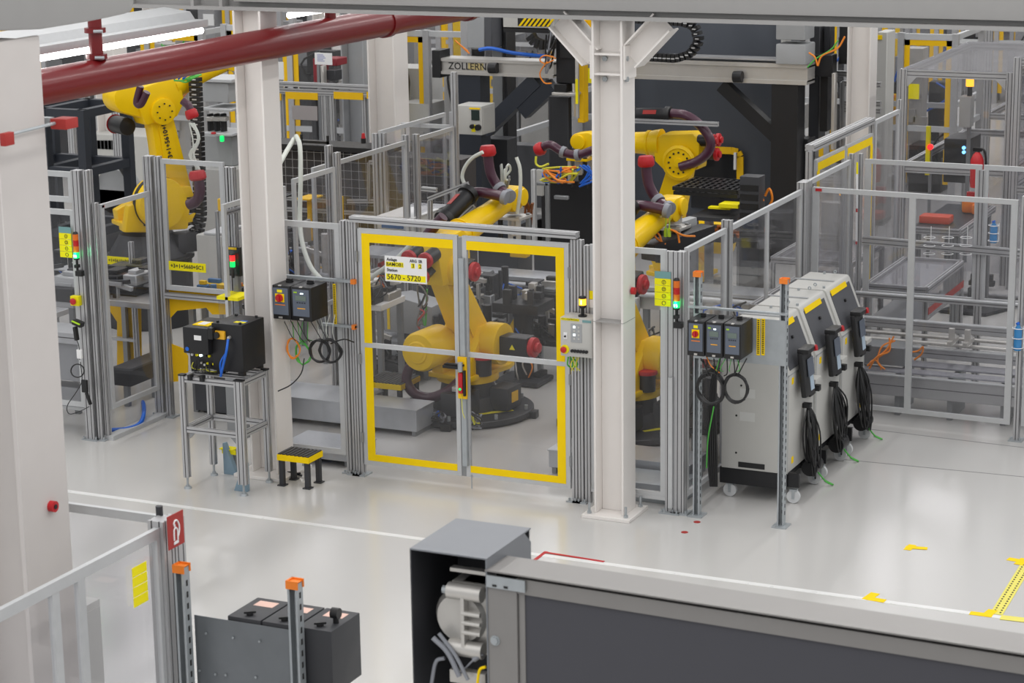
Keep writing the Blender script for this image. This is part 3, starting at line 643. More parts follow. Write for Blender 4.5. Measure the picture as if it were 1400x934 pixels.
fm_ = thing('safety_fence', 'clear fence with a black-on-yellow location label above the yellow panel', 'fence', (-11.3, 17.38, 0))
panel(fm_, (-11.71, 17.38), (-11.02, 17.38), 1.25, 2.5, t=.045)
for x in (-10.99, -10.93): post(fm_, x, 17.38, 2.46, .045, .07)
MB().prof((-11.71, 17.36, 1.20), (-11.0, 17.36, 1.20), .07, .05).build('sill_rail', AL, fm_, flat=True)
l0, l1 = oy(230, 357, 17.34), oy(281, 371, 17.34)
lb = thing('location_label', 'yellow label reading +3+1+5660+SC1 on the left clear fence', 'label', (l0.x, 17.34, l1.z))
MB().bx(l0.x, l1.x, 17.345, 17.35, l0.z - .085, l0.z).build('label_plate', YLAB, lb, flat=True)
text('+3+1+5660+SC1', .053, ((l0.x + l1.x) / 2, 17.344, l0.z - .043), X_, Z_, INK, lb, align='CENTER', bold=.0012)
# yellow panel with octagonal cut-outs
yp = thing('guard_sheet', 'yellow sheet guard with octagonal cut-outs below the left clear fence', 'guard panel', (-11.3, 17.42, 0))
def yz(px, py, Y=17.42): q = oy(px, py, Y); return (q.x, q.z)
poly = [(212, 388), (312, 397), (312, 430), (290, 430), (282, 421), (242, 425), (233, 435), (234, 470), (250, 476), (257, 487), (257, 510), (252, 521), (226, 523)]
top = [yz(*p) for p in poly]
MB().prism(top, (0, 17.42, 0), X_, Z_, (0, .006, 0)).build('sheet', YDEEP, yp, flat=True)
panel(yp, (-11.77, 17.44), (-10.98, 17.44), .36, 1.18, t=.04, pane=None)
yq = thing('guard_sheet', 'shadowed ochre sheet guard seen through the clear pane beside the corner post', 'guard panel', (-12.6, 18.6, 0))
pts = [yz(p_, q_, 18.7) for p_, q_ in ((150, 380), (192, 380), (194, 522), (170, 522), (160, 500), (160, 440), (150, 425))]
MB().prism(pts, (0, 18.7, 0), X_, Z_, (0, .006, 0)).build('sheet', YDEEP, yq, flat=True)
MB().bx(pts[0][0] - .5, pts[2][0], 18.6, 19.0, .88, .93).build('shelf', PLATE, yq, flat=True)
MB().bx(pts[0][0] - .5, pts[2][0], 18.62, 18.68, .35, .38).build('rail', FRM, yq, flat=True)
post(yq, pts[2][0], 18.64, 1.4, .045, .045)
tg = thing('small_label', 'yellow label reading +1+5610+R01 low on the black robot riser', 'label', (-12.6, 18, 1.3))
q0_, q1_ = oy(146, 350, 19.9), oy(181, 362, 19.9)
MB().bx(q0_.x, q1_.x, 19.9, 19.905, q0_.z - .09, q0_.z).build('label_plate', YLAB, tg, flat=True)
text('+1+5610+R01', .05, ((q0_.x + q1_.x) / 2, 19.899, q0_.z - .045), X_, Z_, INK, tg, align='CENTER', bold=.001)
# black floor boxes beneath the yellow panel
for i, (x, y, sx_, sy_, h) in enumerate(((-11.35, 17.75, .5, .3, .33), (-10.85, 17.5, .42, .25, .36))):
    t = thing('floor_box', ['black lidded floor box under the yellow panel, left', 'black floor box with white tag under the yellow panel, right'][i], 'box', (x, y, 0))
    MB().cb((x, y, h / 2 + .02), (sx_, sy_, h)).build('body', DGREY, t, bevel=.006); MB().cb((x, y, h + .03), (sx_ + .02, sy_ + .02, .02)).build('lid', BLK, t, bevel=.003)
    if i: MB().cb((x - .15, y - sy_ / 2 - .002, .08), (.03, .003, .03)).build('tag', PAPER, t, flat=True)
# equipment inside left
t = thing('cable_trunking', 'dark grey trunking box on the floor behind the left clear pane', 'box', (-12.2, 18.2, .15))
MB().cb((-12.35, 17.85, .30), (.20, .75, .16)).build('body', CHAR, t, bevel=.006); MB().cb((-12.35, 17.85, .39), (.22, .77, .02)).build('lid', DGREY, t)
for i, y_ in enumerate((17.55, 18.15)): MB().cb((-12.35, y_, .11), (.05, .05, .22)).build('leg', ALUD, t, flat=True)
t = thing('blue_hose', 'bright blue hose lying on the floor inside the left fence', 'hose', tuple(gz(200, 585)))
MB().tube([gz(152, 588, .03), gz(175, 586, .03), gz(192, 578, .04), gz(197, 560, .1), oy(193, 540, 18.4), oy(192, 525, 18.6)], .02, n=8).build('hose', BLUC, t)
# far left table behind the column edge
tb = thing('work_table', 'pale work table with white drawers at the left edge behind the column', 'table', (-12.6, 16.8, 0))
for x, y in ((-12.95, 16.6), (-12.1, 16.6), (-12.95, 16.8), (-12.1, 16.8)): MB().prof((x, y, 0), (x, y, .95), .045, .045, up=(0, 1, 0)).build('leg', AL, tb, flat=True)
MB().bx(-13.1, -12.05, 16.5, 16.85, .93, .97).build('table_top', FRM, tb, flat=True)
MB().bx(-13.1, -12.08, 16.55, 16.82, .50, .86).build('drawer_block', CABG, tb, flat=True)
MB().bx(-13.1, -12.08, 16.5, 16.54, .87, .92).build('apron', FRM, tb, flat=True)
MB().bx(-13.1, -12.08, 16.55, 16.82, .22, .25).build('shelf', FRM, tb, flat=True)
MB().bx(-13.0, -12.15, 16.6, 16.8, .26, .42).build('grey_crate', CABG, tb, bevel=.01)
# stack lights
def stack(root_label, x, y, z, grp=None, beacon=True, s=1.0, four=True):
    t = thing('stack_light', root_label, 'stack light', (x, y, z)); r = .026 * s; h = .055 * s
    MB().cyl((x, y, z - .10 * s), (x, y, z), .012 * s, n=10).cb((x + .0, y, z - .06 * s), (.035 * s, .05 * s, .03 * s)).build('bracket', BLK, t, bevel=.003)
    MB().cb((x + .01, y + .02, z - .13 * s), (.07 * s, .05 * s, .05 * s)).build('clamp', BLK, t, bevel=.004)
    MB().cyl((x, y, z), (x, y, z + .015), r, n=16).build('socket', BLK, t)
    zz = z + .015
    for nm, m_ in (('green_segment', LGREEN), ('amber_segment', LORG), ('red_segment', LRED), ('amber_segment', LORG)):
        o = MB().cyl((x, y, zz), (x, y, zz + h), r, n=18).build(nm, m_, t)
        if nm == 'green_segment':
            MB().cyl((x - .009 * s, y - r * .8, zz + .01), (x - .009 * s, y - r * 1.03, zz + .03), .006 * s, n=6).cyl((x + .009 * s, y - r * .8, zz + .01), (x + .009 * s, y - r * 1.03, zz + .03), .006 * s, n=6).build('lit_core', LGREENC, o)
        zz += h
    MB().cyl((x, y, zz), (x, y, zz + .02 * s), r, r * .7, n=18).build('cap', BLK, t)
    l = bpy.data.lights.new('green_glow', 'POINT'); l.energy = 0.35; l.color = (0.1, 1, 0.45); l.shadow_soft_size = .02
    lo = bpy.data.objects.new('green_glow', l); COL.objects.link(lo); lo.location = (x - .0, y - r * 1.6, z + .045)
q = oy(925, 424, FY - .08); stack('stack light on the right corner post above the three black boxes, lower lamp green', q.x, q.y, q.z + .005)
q = oy(105, 355, 16.33); stack('stack light on the left corner post beside the near column, lower lamp green', q.x, q.y, q.z)
def card(x0, x1, y, z0, z1, lab):
    t = thing('label_card', lab, 'card', ((x0 + x1) / 2, y, z0)); H = z1 - z0
    MB().bx(x0, x1, y, y + .003, z1 - H * .2, z1).build('teal_header', TEAL, t, flat=True)
    for i in range(4):
        a = z0 + H * .2 * i; MB().bx(x0, x1, y, y + .003, a + .002, a + H * .2 - .001).build('field', YLAB, t, flat=True)
        c = V((x0 + x1) / 2 + .01, y - .001, a + H * .1); r = H * .055
        b = MB().tube([c + V(r * math.cos(k), 0, r * math.sin(k)) for k in [j * PI / 4 for j in range(8)]], .0022, n=5, closed=True, sub=3)
        if i in (1,): b.cb(c, (r * 1.2, .002, .003), rz=0)
        if i == 2: b.cb(c + Z_ * r * .3, (r * 1.4, .002, .003)); b.cb(c - Z_ * r * .4, (r, .002, .003))
        if i == 3: b.cb(c, (.004, .002, r * 1.2))
        b.build('symbol', INK, t)
q0_, q1_ = oy(895, 373, FY - .03), oy(917, 420, FY - .03); card(q0_.x, q1_.x, FY - .03, q1_.z, q0_.z + .015, 'yellow four-field card left of the right-hand stack light')
q0_, q1_ = oy(80, 312, 16.38), oy(99, 353, 16.38); card(q0_.x, q1_.x, 16.38, q1_.z, q0_.z + .015, 'yellow four-field card left of the left-hand stack light')
def estop(px, py, Y, s, lab):
    q = oy(px, py, Y); t = thing('stop_button', lab, 'button', tuple(q))
    MB().cb(q, (s, s * .6, s)).build('housing', YLAB, t, bevel=.004); MB().cyl(q - Y_ * s * .3, q - Y_ * s * .45, s * .2, n=12).lathe([(s * .18, s * .45), (s * .34, s * .5), (s * .34, s * .6), (s * .2, s * .7)], q, (0, -1, 0), n=16).build('mushroom_head', RED, t)
estop(104, 411, 16.36, .09, 'red stop button in a yellow housing on the left corner post')
# hand scanner with leads on left post
hs = thing('hand_scanner', 'black hand scanner with lime stripe hanging on the left corner post', 'scanner', tuple(oy(107, 445, 16.3)))
c = oy(107, 442, 16.3); MB().cb(c, (.10, .07, .05), R=Matrix.Rotation(.3, 3, 'Y')).build('head', BLK, hs, bevel=.012)
MB().cb(c + V(0, -.03, .012), (.09, .03, .012), R=Matrix.Rotation(.3, 3, 'Y')).build('lime_stripe', mat('lime_plastic', (.45, .75, .02), .4), hs, bevel=.003)
MB().cb(oy(104, 456, 16.3), (.033, .045, .13), R=Matrix.Rotation(-.1, 3, 'Y')).build('grip', BLK, hs, bevel=.01)
MB().cb(oy(109, 484, 16.31), (.05, .03, .085)).build('white_module', PAPER, hs, bevel=.004)
MB().tube([oy(104, 463, 16.3), oy(108, 474, 16.3), oy(109, 492, 16.3)], .004, n=6).tube([oy(106 + 9 * math.cos(a), 507 + 9 * math.sin(a), 16.3) for a in [j * PI / 4 for j in range(8)]], .006, n=6, closed=True).tube([oy(110, 495, 16.3), oy(112, 520, 16.3), oy(105, 535, 16.3), oy(92, 555, 16.3), oy(95, 566, 16.3), oy(110, 562, 16.3), oy(122, 556, 16.3)], .004, n=6).build('lead', BLC, hs)
MB().cb(oy(116, 528, 16.3), (.06, .03, .12)).cb(oy(121, 545, 16.3), (.025, .03, .12), R=Matrix.Rotation(-.35, 3, 'Y')).build('holster', BLK, hs, bevel=.008)
# ------------------------------------------------------------------ drive boxes on the fence
def drivebox(x0, x1, y0, y1, z0, z1, kind, lab):
    t = thing('drive_box', lab, 'control box', ((x0 + x1) / 2, y0, z0)); w_, h_ = x1 - x0, z1 - z0
    MB().bx(x0, x1, y0, y1, z0, z1).build('housing', BLK, t, bevel=.005)
    MB().bx(x0 + w_ * .10, x1 - w_ * .10, y0 - .004, y0, z0 + h_ * .14, z1 - h_ * .07).build('face_plate', PANELG, t, flat=True)
    cx = (x0 + x1) / 2; yy = y0 - .004
    if kind == 'switch':
        MB().bx(cx - w_ * .12, cx + w_ * .12, yy - .002, yy, z0 + h_ * .80, z0 + h_ * .88).build('yellow_tag', YLAB, t, flat=True)
        sp_ = MB().bx(cx - w_ * .22, cx + w_ * .22, yy - .004, yy, z0 + h_ * .52, z0 + h_ * .76).build('switch_plate', YTAPE, t, flat=True)
        MB().cyl((cx, yy, z0 + h_ * .64), (cx, yy - .02, z0 + h_ * .64), w_ * .17, n=20).cb((cx, yy - .025, z0 + h_ * .64), (w_ * .1, .02, h_ * .16)).build('rotary_knob', RED, sp_)
        MB().bx(cx - w_ * .25, cx + w_ * .25, yy - .001, yy, z0 + h_ * .42, z0 + h_ * .445).build('orange_mark', ORG, t, flat=True)
    else:
        MB().bx(cx - w_ * .26, cx + w_ * .26, yy - .003, yy, z0 + h_ * .60, z0 + h_ * .75).build('display', LCD, t, flat=True)
        MB().bx(cx - w_ * .34, cx - w_ * .18, yy - .002, yy, z0 + h_ * .82, z0 + h_ * .86).build('green_mark', mat('green_mark', (.35, .6, .02), .4, noise=0), t, flat=True)
        if kind == 'led': MB().bx(cx - w_ * .02, cx + w_ * .12, yy - .002, yy, z0 + h_ * .80, z0 + h_ * .83).build('status_light', LEDW, t, flat=True)
        b = MB()
        for k in range(4): b.bx(cx + w_ * (-.2 + .12 * k), cx + w_ * (-.14 + .12 * k), yy - .003, yy, z0 + h_ * .53, z0 + h_ * .555)
        b.build('keys', BLK, t, flat=True)
        MB().bx(cx - w_ * .18, cx + w_ * .2, yy - .001, yy, z0 + h_ * .36, z0 + h_ * .385).build('orange_mark', mat('orange_print', (.9, .42, .02), .5, noise=0), t, flat=True)
    MB().bx(cx - w_ * .09, cx + w_ * .09, y0 - .006, y0, z0 + h_ * .03, z0 + h_ * .08).bx(cx - w_ * .07, cx + w_ * .07, y0 - .004, y0 + .02, z1 - h_ * .01, z1 + .004).build('latch', SILV, t, flat=True)
    MB().cyl((cx, (y0 * .4 + y1 * .6), z1), (cx, (y0 * .4 + y1 * .6), z1 + .012), w_ * .17, n=14).cb((cx, (y0 * .4 + y1 * .6), z1 + .02), (w_ * .28, .018, .016)).build('gland', BLK, t)
    return t
q0, q1 = oy(939, 436, 16.02), oy(1014, 492, 16.02)
bw = (oy(1013, 460, 16.02).x - oy(938, 460, 16.02).x) / 3
zb0, zb1 = oy(975, 489, 16.02).z, oy(975, 441, 16.02).z
for i, k in enumerate(('switch', 'led', 'lcd')):
    drivebox(q0.x + bw * i + .004, q0.x + bw * (i + 1) - .004, 16.02, 16.30, zb0, zb1, k, ['black drive box with red rotary switch on the right rack, leftmost of three', 'black drive box with display and white light, middle of the three on the right rack', 'black drive box with display, rightmost of three, next to the yellow strips'][i])
rk = thing('rack_plate', 'galvanised plate with two yellow lettered strips beside the three black boxes', 'plate', (-5.6, 16.35, 1.4))
ra, rb = oy(1012, 430, 16.33), oy(1073, 505, 16.33)
MB().bx(-6.02, rb.x, 16.33, 16.334, oy(1040, 498, 16.33).z, oy(1040, 436, 16.33).z).build('sheet', GALV, rk, flat=True)
MB().bx(-6.06, rb.x + .02, 16.30, 16.34, zb1 + .035, zb1 + .05).build('top_rail', GALV, rk, flat=True)
for k in (1037, 1043.5):
    a_ = oy(k, 436, 16.325); c_ = oy(k, 486, 16.325)
    MB().bx(a_.x - .014, a_.x + .014, 16.325, 16.33, c_.z, a_.z).build('yellow_strip', YTAPE, rk, flat=True)
    b = MB(); z = c_.z + .015
    while z < a_.z - .015: b.bx(a_.x - .007, a_.x + .007, 16.3235, 16.325, z, z + .008); z += .0155
    o = b.build('strip_print', INK, rk, flat=True); o['kind'] = 'stuff'
strut_post('perforated steel post with orange cap at the left of the three-box rack', -6.0, 16.37, 2.02)
strut_post('perforated steel post with orange cap at the right of the three-box rack', -5.28, 16.36, 2.02)
q0 = oy(370, 440, 16.02); bw = (oy(427, 440, 16.02).x - q0.x) / 2
zl0, zl1 = oy(400, 438, 16.02).z, oy(400, 392, 16.02).z
for i, k in enumerate(('switch', 'led')):
    drivebox(q0.x + bw * i + .003, q0.x + bw * (i + 1) - .003, 16.02, 16.30, zl0, zl1, k, ['black drive box with red rotary switch beside the left-middle white column', 'black drive box with display, right of the one with the red switch'][i])
rl = thing('mounting_rail', 'thin steel rail with orange end cap above the two black boxes', 'rail', (-9.6, 16.33, 1.7))
ze = oy(430, 381, 16.32).z
MB().bx(-9.93, oy(484, 384, 16.32).x, 16.31, 16.35, ze - .012, ze + .012).build('rail', GALV, rl, flat=True)
MB().bx(oy(480, 384, 16.32).x, oy(484, 384, 16.32).x + .012, 16.305, 16.355, ze - .02, ze + .02).build('end_cap', ORG, rl, flat=True)
zf = oy(470, 446, 16.32).z
MB().bx(oy(440, 446, 16.32).x, oy(486, 446, 16.32).x, 16.31, 16.35, zf - .01, zf + .01).build('rail', GALV, rl, flat=True)
MB().bx(oy(482, 446, 16.32).x, oy(486, 446, 16.32).x, 16.30, 16.355, zf - .02, zf + .02).build('end_cap', ORG, rl, flat=True)
ys = thing('yellow_strip', 'narrow yellow strip with dark lettering on the fence pane beside the two boxes', 'label', tuple(oy(457, 445, 16.3)))
a_, c_ = oy(457, 388, 16.33), oy(459, 444, 16.33)
MB().bx(a_.x - .013, a_.x + .013, 16.325, 16.33, c_.z, a_.z).build('strip', YTAPE, ys, flat=True)
b = MB(); z = c_.z + .015
while z < a_.z - .015: b.bx(a_.x - .007, a_.x + .007, 16.3235, 16.325, z, z + .008); z += .0155
o = b.build('strip_print', INK, ys, flat=True); o['kind'] = 'stuff'
def coil(px, py, rpx, Y, m_, lab, n=4, r=.0075, squash=1.0, seed=0):
    rr = random.Random(seed); c = oy(px, py, Y); R_ = (oy(px + rpx, py, Y).x - c.x); pts = []
    for k in range(n * 8):
        a = k * PI / 4; q = 1 + rr.uniform(-.07, .07)
        pts.append(c + V(R_ * q * math.cos(a), rr.uniform(-.02, .02), R_ * squash * q * math.sin(a)))
    return tag(MB().tube(pts, r, n=6, sub=3).build('cable_coil', m_), lab, 'cable')
coil(401, 476, 8, 16.2, ORC, 'orange cable coil hanging under the two black boxes', 2, .007, 1.5, 1)
coil(414, 483, 10, 16.22, GRC, 'green cable coil hanging under the two black boxes', 3, .005, 1.3, 2)
coil(437, 480, 13, 16.22, BLC, 'black cable coil under the two black boxes, left one of two', 4, .009, 1.0, 3)
coil(452, 480, 14, 16.2, BLC, 'black cable coil near the gate hinge post', 4, .008, 1.0, 4)
coil(972, 531, 18, 16.1, BLC, 'large black cable coil under the three boxes, left', 5, .010, 1.15, 5)
coil(1006, 531, 16, 16.12, BLC, 'large black cable coil under the three boxes, right', 5, .009, 1.15, 6)
def wires(name, lab, lines, m_, r=.004):
    t = thing(name, lab, 'cable', tuple(lines[0][0]))
    for l in lines: MB().tube(l, r, n=5, sub=4).build('wire', m_, t)
rr = random.Random(5)
def drop(px0, py0, px1, py1, Y, sag=8):
    mx = (px0 + px1) / 2 + rr.uniform(-6, 6); return [oy(px0, py0, Y), oy(mx, (py0 + py1) / 2 + sag, Y - rr.uniform(0, .05)), oy(px1, py1, Y)]
wires('wire_bundle', 'black leads from the two black boxes down to the coils', [drop(388 + 9 * k, 438, 408 + 8 * k, 468, 16.2) for k in range(6)], BLC)
wires('wire_bundle', 'green leads from the two black boxes down to the coils', [drop(400 + 7 * k, 440, 405 + 7 * k, 465, 16.22, 12) for k in range(4)], GRC)
wires('wire_bundle', 'white leads hanging over the pane right of the two black boxes', [drop(430 + 7 * k, 430, 434 + 6 * k, 466, 16.25, 4) for k in range(5)], WTUBE, .003)
wires('wire_bundle', 'long black lead sagging from the coil toward the aluminium stand', [[oy(416, 490, 16.15), oy(412, 510, 16.1), oy(398, 526, 16.05), oy(380, 535, 16.0)], [oy(452, 470, 16.2), oy(470, 464, 16.2), oy(484, 468, 16.3)]], BLC, .006)
wires('wire_bundle', 'black leads from the three black boxes down to the coils', [drop(958 + 9 * k, 490, 966 + 6 * k, 514, 16.1) for k in range(8)], BLC, .005)
wires('wire_bundle', 'green leads from the three black boxes down to the coils', [drop(984 + 8 * k, 490, 980 + 9 * k, 508, 16.08, 6) for k in range(4)], GRC, .003)
wires('wire_bundle', 'orange lead crossing above the left coil of the three boxes', [[oy(966, 488, 16.1), oy(972, 500, 16.08), oy(984, 510, 16.08)]], ORC, .005)
wires('wire_bundle', 'thick black cables running down behind the perforated post to the floor', [[oy(976 + k, 500, 16.45), oy(970 + 2 * k, 560, 16.5), oy(968 + 3 * k, 620, 16.55), oy(972 + 2 * k, 665, 16.6)] for k in range(5)], BLC, .011)
wires('wire_bundle', 'green and yellow lead beside the thick black cables', [[oy(976, 556, 16.4), oy(968, 600, 16.45), oy(966, 640, 16.5)]], GRC, .006)
# control panel on the gate post
cp = thing('operator_station', 'light grey control panel with red stop button on the gate post', 'control panel', (-7.0, 16.15, 1.25))
a_, b_ = oy(766, 436, 16.12), oy(810, 492, 16.12); za, zb = oy(785, 435, 16.12).z, oy(785, 488, 16.12).z
MB().bx(a_.x, b_.x, 16.12, 16.32, zb, za).build('housing', CAB, cp, bevel=.006)
MB().bx(a_.x + .01, b_.x - .01, 16.116, 16.12, zb + .01, za - .01).build('front', CAB, cp, bevel=.002)
W_, H_ = b_.x - a_.x, za - zb
def cpx(u): return a_.x + W_ * u
def cpz(v): return zb + H_ * v
MB().bx(cpx(.03), cpx(.6), 16.113, 16.116, cpz(.93), cpz(.99)).build('yellow_label', YLAB, cp, flat=True)
MB().bx(cpx(.70), cpx(.97), 16.113, 16.116, cpz(.91), cpz(.97)).build('teal_label', TEAL, cp, flat=True)
text('+3+1+5670+DA2', .021, (cpx(.31), 16.112, cpz(.96)), X_, Z_, INK, cp, align='CENTER')
kp_ = MB().bx(cpx(.34), cpx(.68), 16.112, 16.116, cpz(.38), cpz(.86)).build('keypad', CABG, cp, flat=True)
for i in range(4):
    for j in range(2):
        MB().bx(cpx(.42 + .14 * j), cpx(.48 + .14 * j), 16.109, 16.112, cpz(.75 - .1 * i), cpz(.80 - .1 * i)).build('key', LEDW if (j == 0 and i in (0, 2)) else CAB, kp_, flat=True)
ks_ = MB().bx(cpx(.11), cpx(.22), 16.112, 16.116, cpz(.45), cpz(.62)).build('key_switch_plate', PAPER, cp, flat=True); MB().cyl((cpx(.165), 16.112, cpz(.52)), (cpx(.165), 16.10, cpz(.52)), .008, n=10).build('key_switch', BLK, ks_)
MB().cyl((cpx(.15), 16.116, cpz(.18)), (cpx(.15), 16.108, cpz(.18)), .037, n=24).build('yellow_ring', YLAB, cp)
MB().lathe([(.016, 0), (.026, .012), (.026, .02), (.012, .028)], (cpx(.13), 16.108, cpz(.18)), (0, -1, 0), n=18).build('mushroom_head', RED, cp)
for i in range(6): MB().cyl((cpx(.38 + .09 * i), 16.116, cpz(.16)), (cpx(.38 + .09 * i), 16.10, cpz(.16)), .013, n=12).build('push_button', BLK, cp)
wires('wire_bundle', 'green leads under the light grey control panel', [drop(777 + k * 3, 488, 779 + k * 3, 502, 16.25, 3) for k in range(3)], GRC, .007)
wires('wire_bundle', 'yellow and white leads under the light grey control panel', [drop(783 + k * 3, 488, 781 + k * 4, 507, 16.22, 2) for k in range(4)], YEC, .004)
am = thing('amber_beacon', 'lit amber beacon standing on the light grey control panel', 'beacon', (cpx(.58), 16.2, za))
c = V(cpx(.58), 16.2, za)
MB().cyl(c, c + Z_ * .012, .036, n=20).cyl(c + Z_ * .012, c + Z_ * .07, .014, n=12).cyl(c + Z_ * .07, c + Z_ * .095, .024, .032, n=16).build('stem', BLK, am)
MB().cyl(c + Z_ * .095, c + Z_ * .15, .030, n=20).build('lens', LAMB, am); MB().cyl(c + V(0, -.024, .105), c + V(0, -.024, .14), .008, n=8).build('lit_core', LAMBC, am)
MB().cyl(c + Z_ * .15, c + Z_ * .165, .032, n=20).build('cap', BLK, am)
# small label behind column on fence
q = oy(800, 402, 16.35); t = thing('warning_card', 'yellow and white warning card on the pane just left of the middle column', 'card', tuple(q))
MB().bx(q.x, q.x + .10, 16.35, 16.353, q.z - .04, q.z + .03).build('yellow_field', YLAB, t, flat=True); MB().bx(q.x, q.x + .10, 16.35, 16.353, q.z - .11, q.z - .043).build('white_field', PAPER, t, flat=True)
# ------------------------------------------------------------------ three robot cabinets on casters
def controller(y0, lab, seed):
    rr = random.Random(seed); W_ = .72; x0, x1 = -5.99, -5.42; zb, zt = .26, 1.50
    t = thing('robot_cabinet', lab, 'cabinet', (-5.7, y0 + W_ / 2, 0), 'light grey robot cabinets on casters')
    prof_ = [(x0, zb), (x1, zb), (x1, 1.10), (x1 - .15, zt - .02), (x1 - .17, zt), (x0 + .05, zt), (x0, zt - .05)]
    MB().prism(prof_, (0, y0, 0), X_, Z_, (0, W_, 0)).build('body', CAB, t, bevel=.010)
    # sloped black window
    def sl(u, v, o=.004):   # u along y, v up the slope
        p = V(x1, y0 + W_ * u, 1.10) + V(-.15, 0, .38) * v; n = V(.38, 0, .15).normalized(); return p + n * o
    ps = [sl(.10, .06), sl(.90, .06), sl(.90, .93), sl(.10, .93)]
    b = MB(); n = V(.38, 0, .15).normalized() * .004; b.add(ps + [p - n for p in ps], [(0, 1, 2, 3), (4, 7, 6, 5), (0, 4, 5, 1), (1, 5, 6, 2), (2, 6, 7, 3), (3, 7, 4, 0)]); b.build('window', DGREY, t, flat=True)
    ps = [sl(.12, .86, .009), sl(.75, .86, .009), sl(.75, .98, .009), sl(.12, .98, .009)]
    b = MB(); b.add(ps + [p - n for p in ps], [(0, 1, 2, 3), (4, 7, 6, 5), (0, 4, 5, 1), (1, 5, 6, 2), (2, 6, 7, 3), (3, 7, 4, 0)]); b.build('yellow_label', YTAPE, t, flat=True)
    q = sl(.5, .62, 0); MB().cyl(q, q + n * 5, .014, n=12).build('lock_knob', BLK, t)
    # front door seam
    b = MB()
    for u in (.02, .98): b.bx(x1, x1 + .003, y0 + W_ * u - .004, y0 + W_ * u + .004, zb, 1.10)
    b.bx(x1, x1 + .003, y0, y0 + W_, 1.085, 1.095); b.build('door_seam', CABG, t, flat=True)
    # pendant
    c = V(x1 + .06, y0 + .30, 1.06)
    tp_ = MB().cb(c, (.05, .25, .38), R=Matrix.Rotation(-.12, 3, 'Y')).build('teach_pendant', BLK, t, bevel=.02)
    MB().cb(c + V(.028, .03, .05), (.006, .15, .15), R=Matrix.Rotation(-.12, 3, 'Y')).build('pendant_screen', PANELG, tp_, flat=True)
    MB().cb(c + V(.036, .05, -.09), (.006, .09, .12), R=Matrix.Rotation(-.12, 3, 'Y')).build('key_block', mat('pale_blue_keys%d' % seed, (.42, .52, .62), .5), tp_, flat=True)
    MB().cb(c + V(.0, 0, .2), (.10, .22, .04)).build('pendant_holder', BLK, t, bevel=.01)
    MB().cyl(c + V(.02, .09, .19), c + V(.06, .09, .2), .026, n=14).build('stop_button', RED, tp_)
    MB().bx(x1, x1 + .10, y0 + .44, y0 + .60, .93, .97).build('door_handle', CAB, t, bevel=.006)
    MB().bx(x1, x1 + .04, y0 + .50, y0 + .64, .80, .94).cb((x1 + .07, y0 + .57, .87), (.06, .06, .05)).build('main_switch', BLK, t, bevel=.005)
    for (yy, zz, s) in ((.10, 1.0, .05), (.56, .62, .07), (.12, .32, .05), (.60, .30, .05)):
        MB().bx(x1, x1 + .003, y0 + yy, y0 + yy + s, zz, zz + s * 1.1).build('warning_label', YTAPE, t, flat=True)
    for yy in (.06, .66): MB().cyl((x0 + .38 if yy < .1 else x0 + .2, y0 + yy, zt), (x0 + .38 if yy < .1 else x0 + .2, y0 + yy, zt + .02), .012, n=8).tube([V(x0 + .3, y0 + yy, zt + .028) + V(.012 * math.cos(a), 0, .012 * math.sin(a)) for a in [j * PI / 4 for j in range(8)]], .005, n=6, closed=True, sub=2).build('lifting_eye', GALV, t)
    MB().bx(x0 + .02, x1 - .19, y0 + W_ * .5 - .015, y0 + W_ * .5 + .015, zt, zt + .008).build('top_strip', CABG, t, flat=True)
    # rear and near side marks
    for (px_, pz_) in ((x0 + .17, .98), (x0 + .50, 1.0), (x0 + .13, .72), (x0 + .50, .70), (x0 + .13, .40), (x0 + .50, .37)):
        MB().cyl((px_, y0, pz_), (px_, y0 - .003, pz_), .009, n=10).build('plug_hole', BLK, t, flat=True)
    MB().bx(x0 + .15, x0 + .38, y0 - .003, y0 + .01, .28, .325).build('slot_opening', BLK, t, flat=True)
    for zz in (.68, .88): MB().bx(x0 + .16, x0 + .29, y0 - .002, y0, zz, zz + .075).build('knock_out', mat('knock_out_grey', (.60, .60, .58), .5), t, flat=True)
    # trolley
    MB().bx(x0 - .02, x1 - .01, y0 + .02, y0 + .05, .12, .26).bx(x0 - .02, x1 - .01, y0 + W_ - .05, y0 + W_ - .02, .12, .26).bx(x0, x1 - .02, y0 + .05, y0 + W_ - .05, .2, .255).build('trolley_frame', BLKM, t, bevel=.004)
    MB().bx(x1 - .02, x1 + .09, y0 + .05, y0 + .08, .14, .26).bx(x1 - .02, x1 + .09, y0 + W_ - .08, y0 + W_ - .05, .14, .26).build('outrigger', BLKM, t, flat=True)
    MB().cyl((x1 + .06, y0 + W_ * .6, .2), (x1 + .06, y0 + W_ * .85, .2), .07, n=20).build('fan_housing', BLK, t)
    for (cx, cy) in ((x0 + .06, y0 + .06), (x1 + .04, y0 + .07), (x0 + .06, y0 + W_ - .07), (x1 + .04, y0 + W_ - .07)):
        c_ = MB().bx(cx - .03, cx + .03, cy - .025, cy + .025, .105, .12).bx(cx - .01, cx + .012, cy - .026, cy - .021, .04, .11).bx(cx - .01, cx + .012, cy + .021, cy + .026, .04, .11)
        cf_ = c_.build('caster_fork', GALV, t, flat=True); MB().cyl((cx, cy - .017, .058), (cx, cy + .017, .058), .056, n=22).build('caster_wheel', mat('pale_wheel', (.62, .63, .64), .4) if not bpy.data.materials.get('pale_wheel') else bpy.data.materials['pale_wheel'], cf_)
    # hanging loops of cable
    cy = y0 + .42; b = MB()
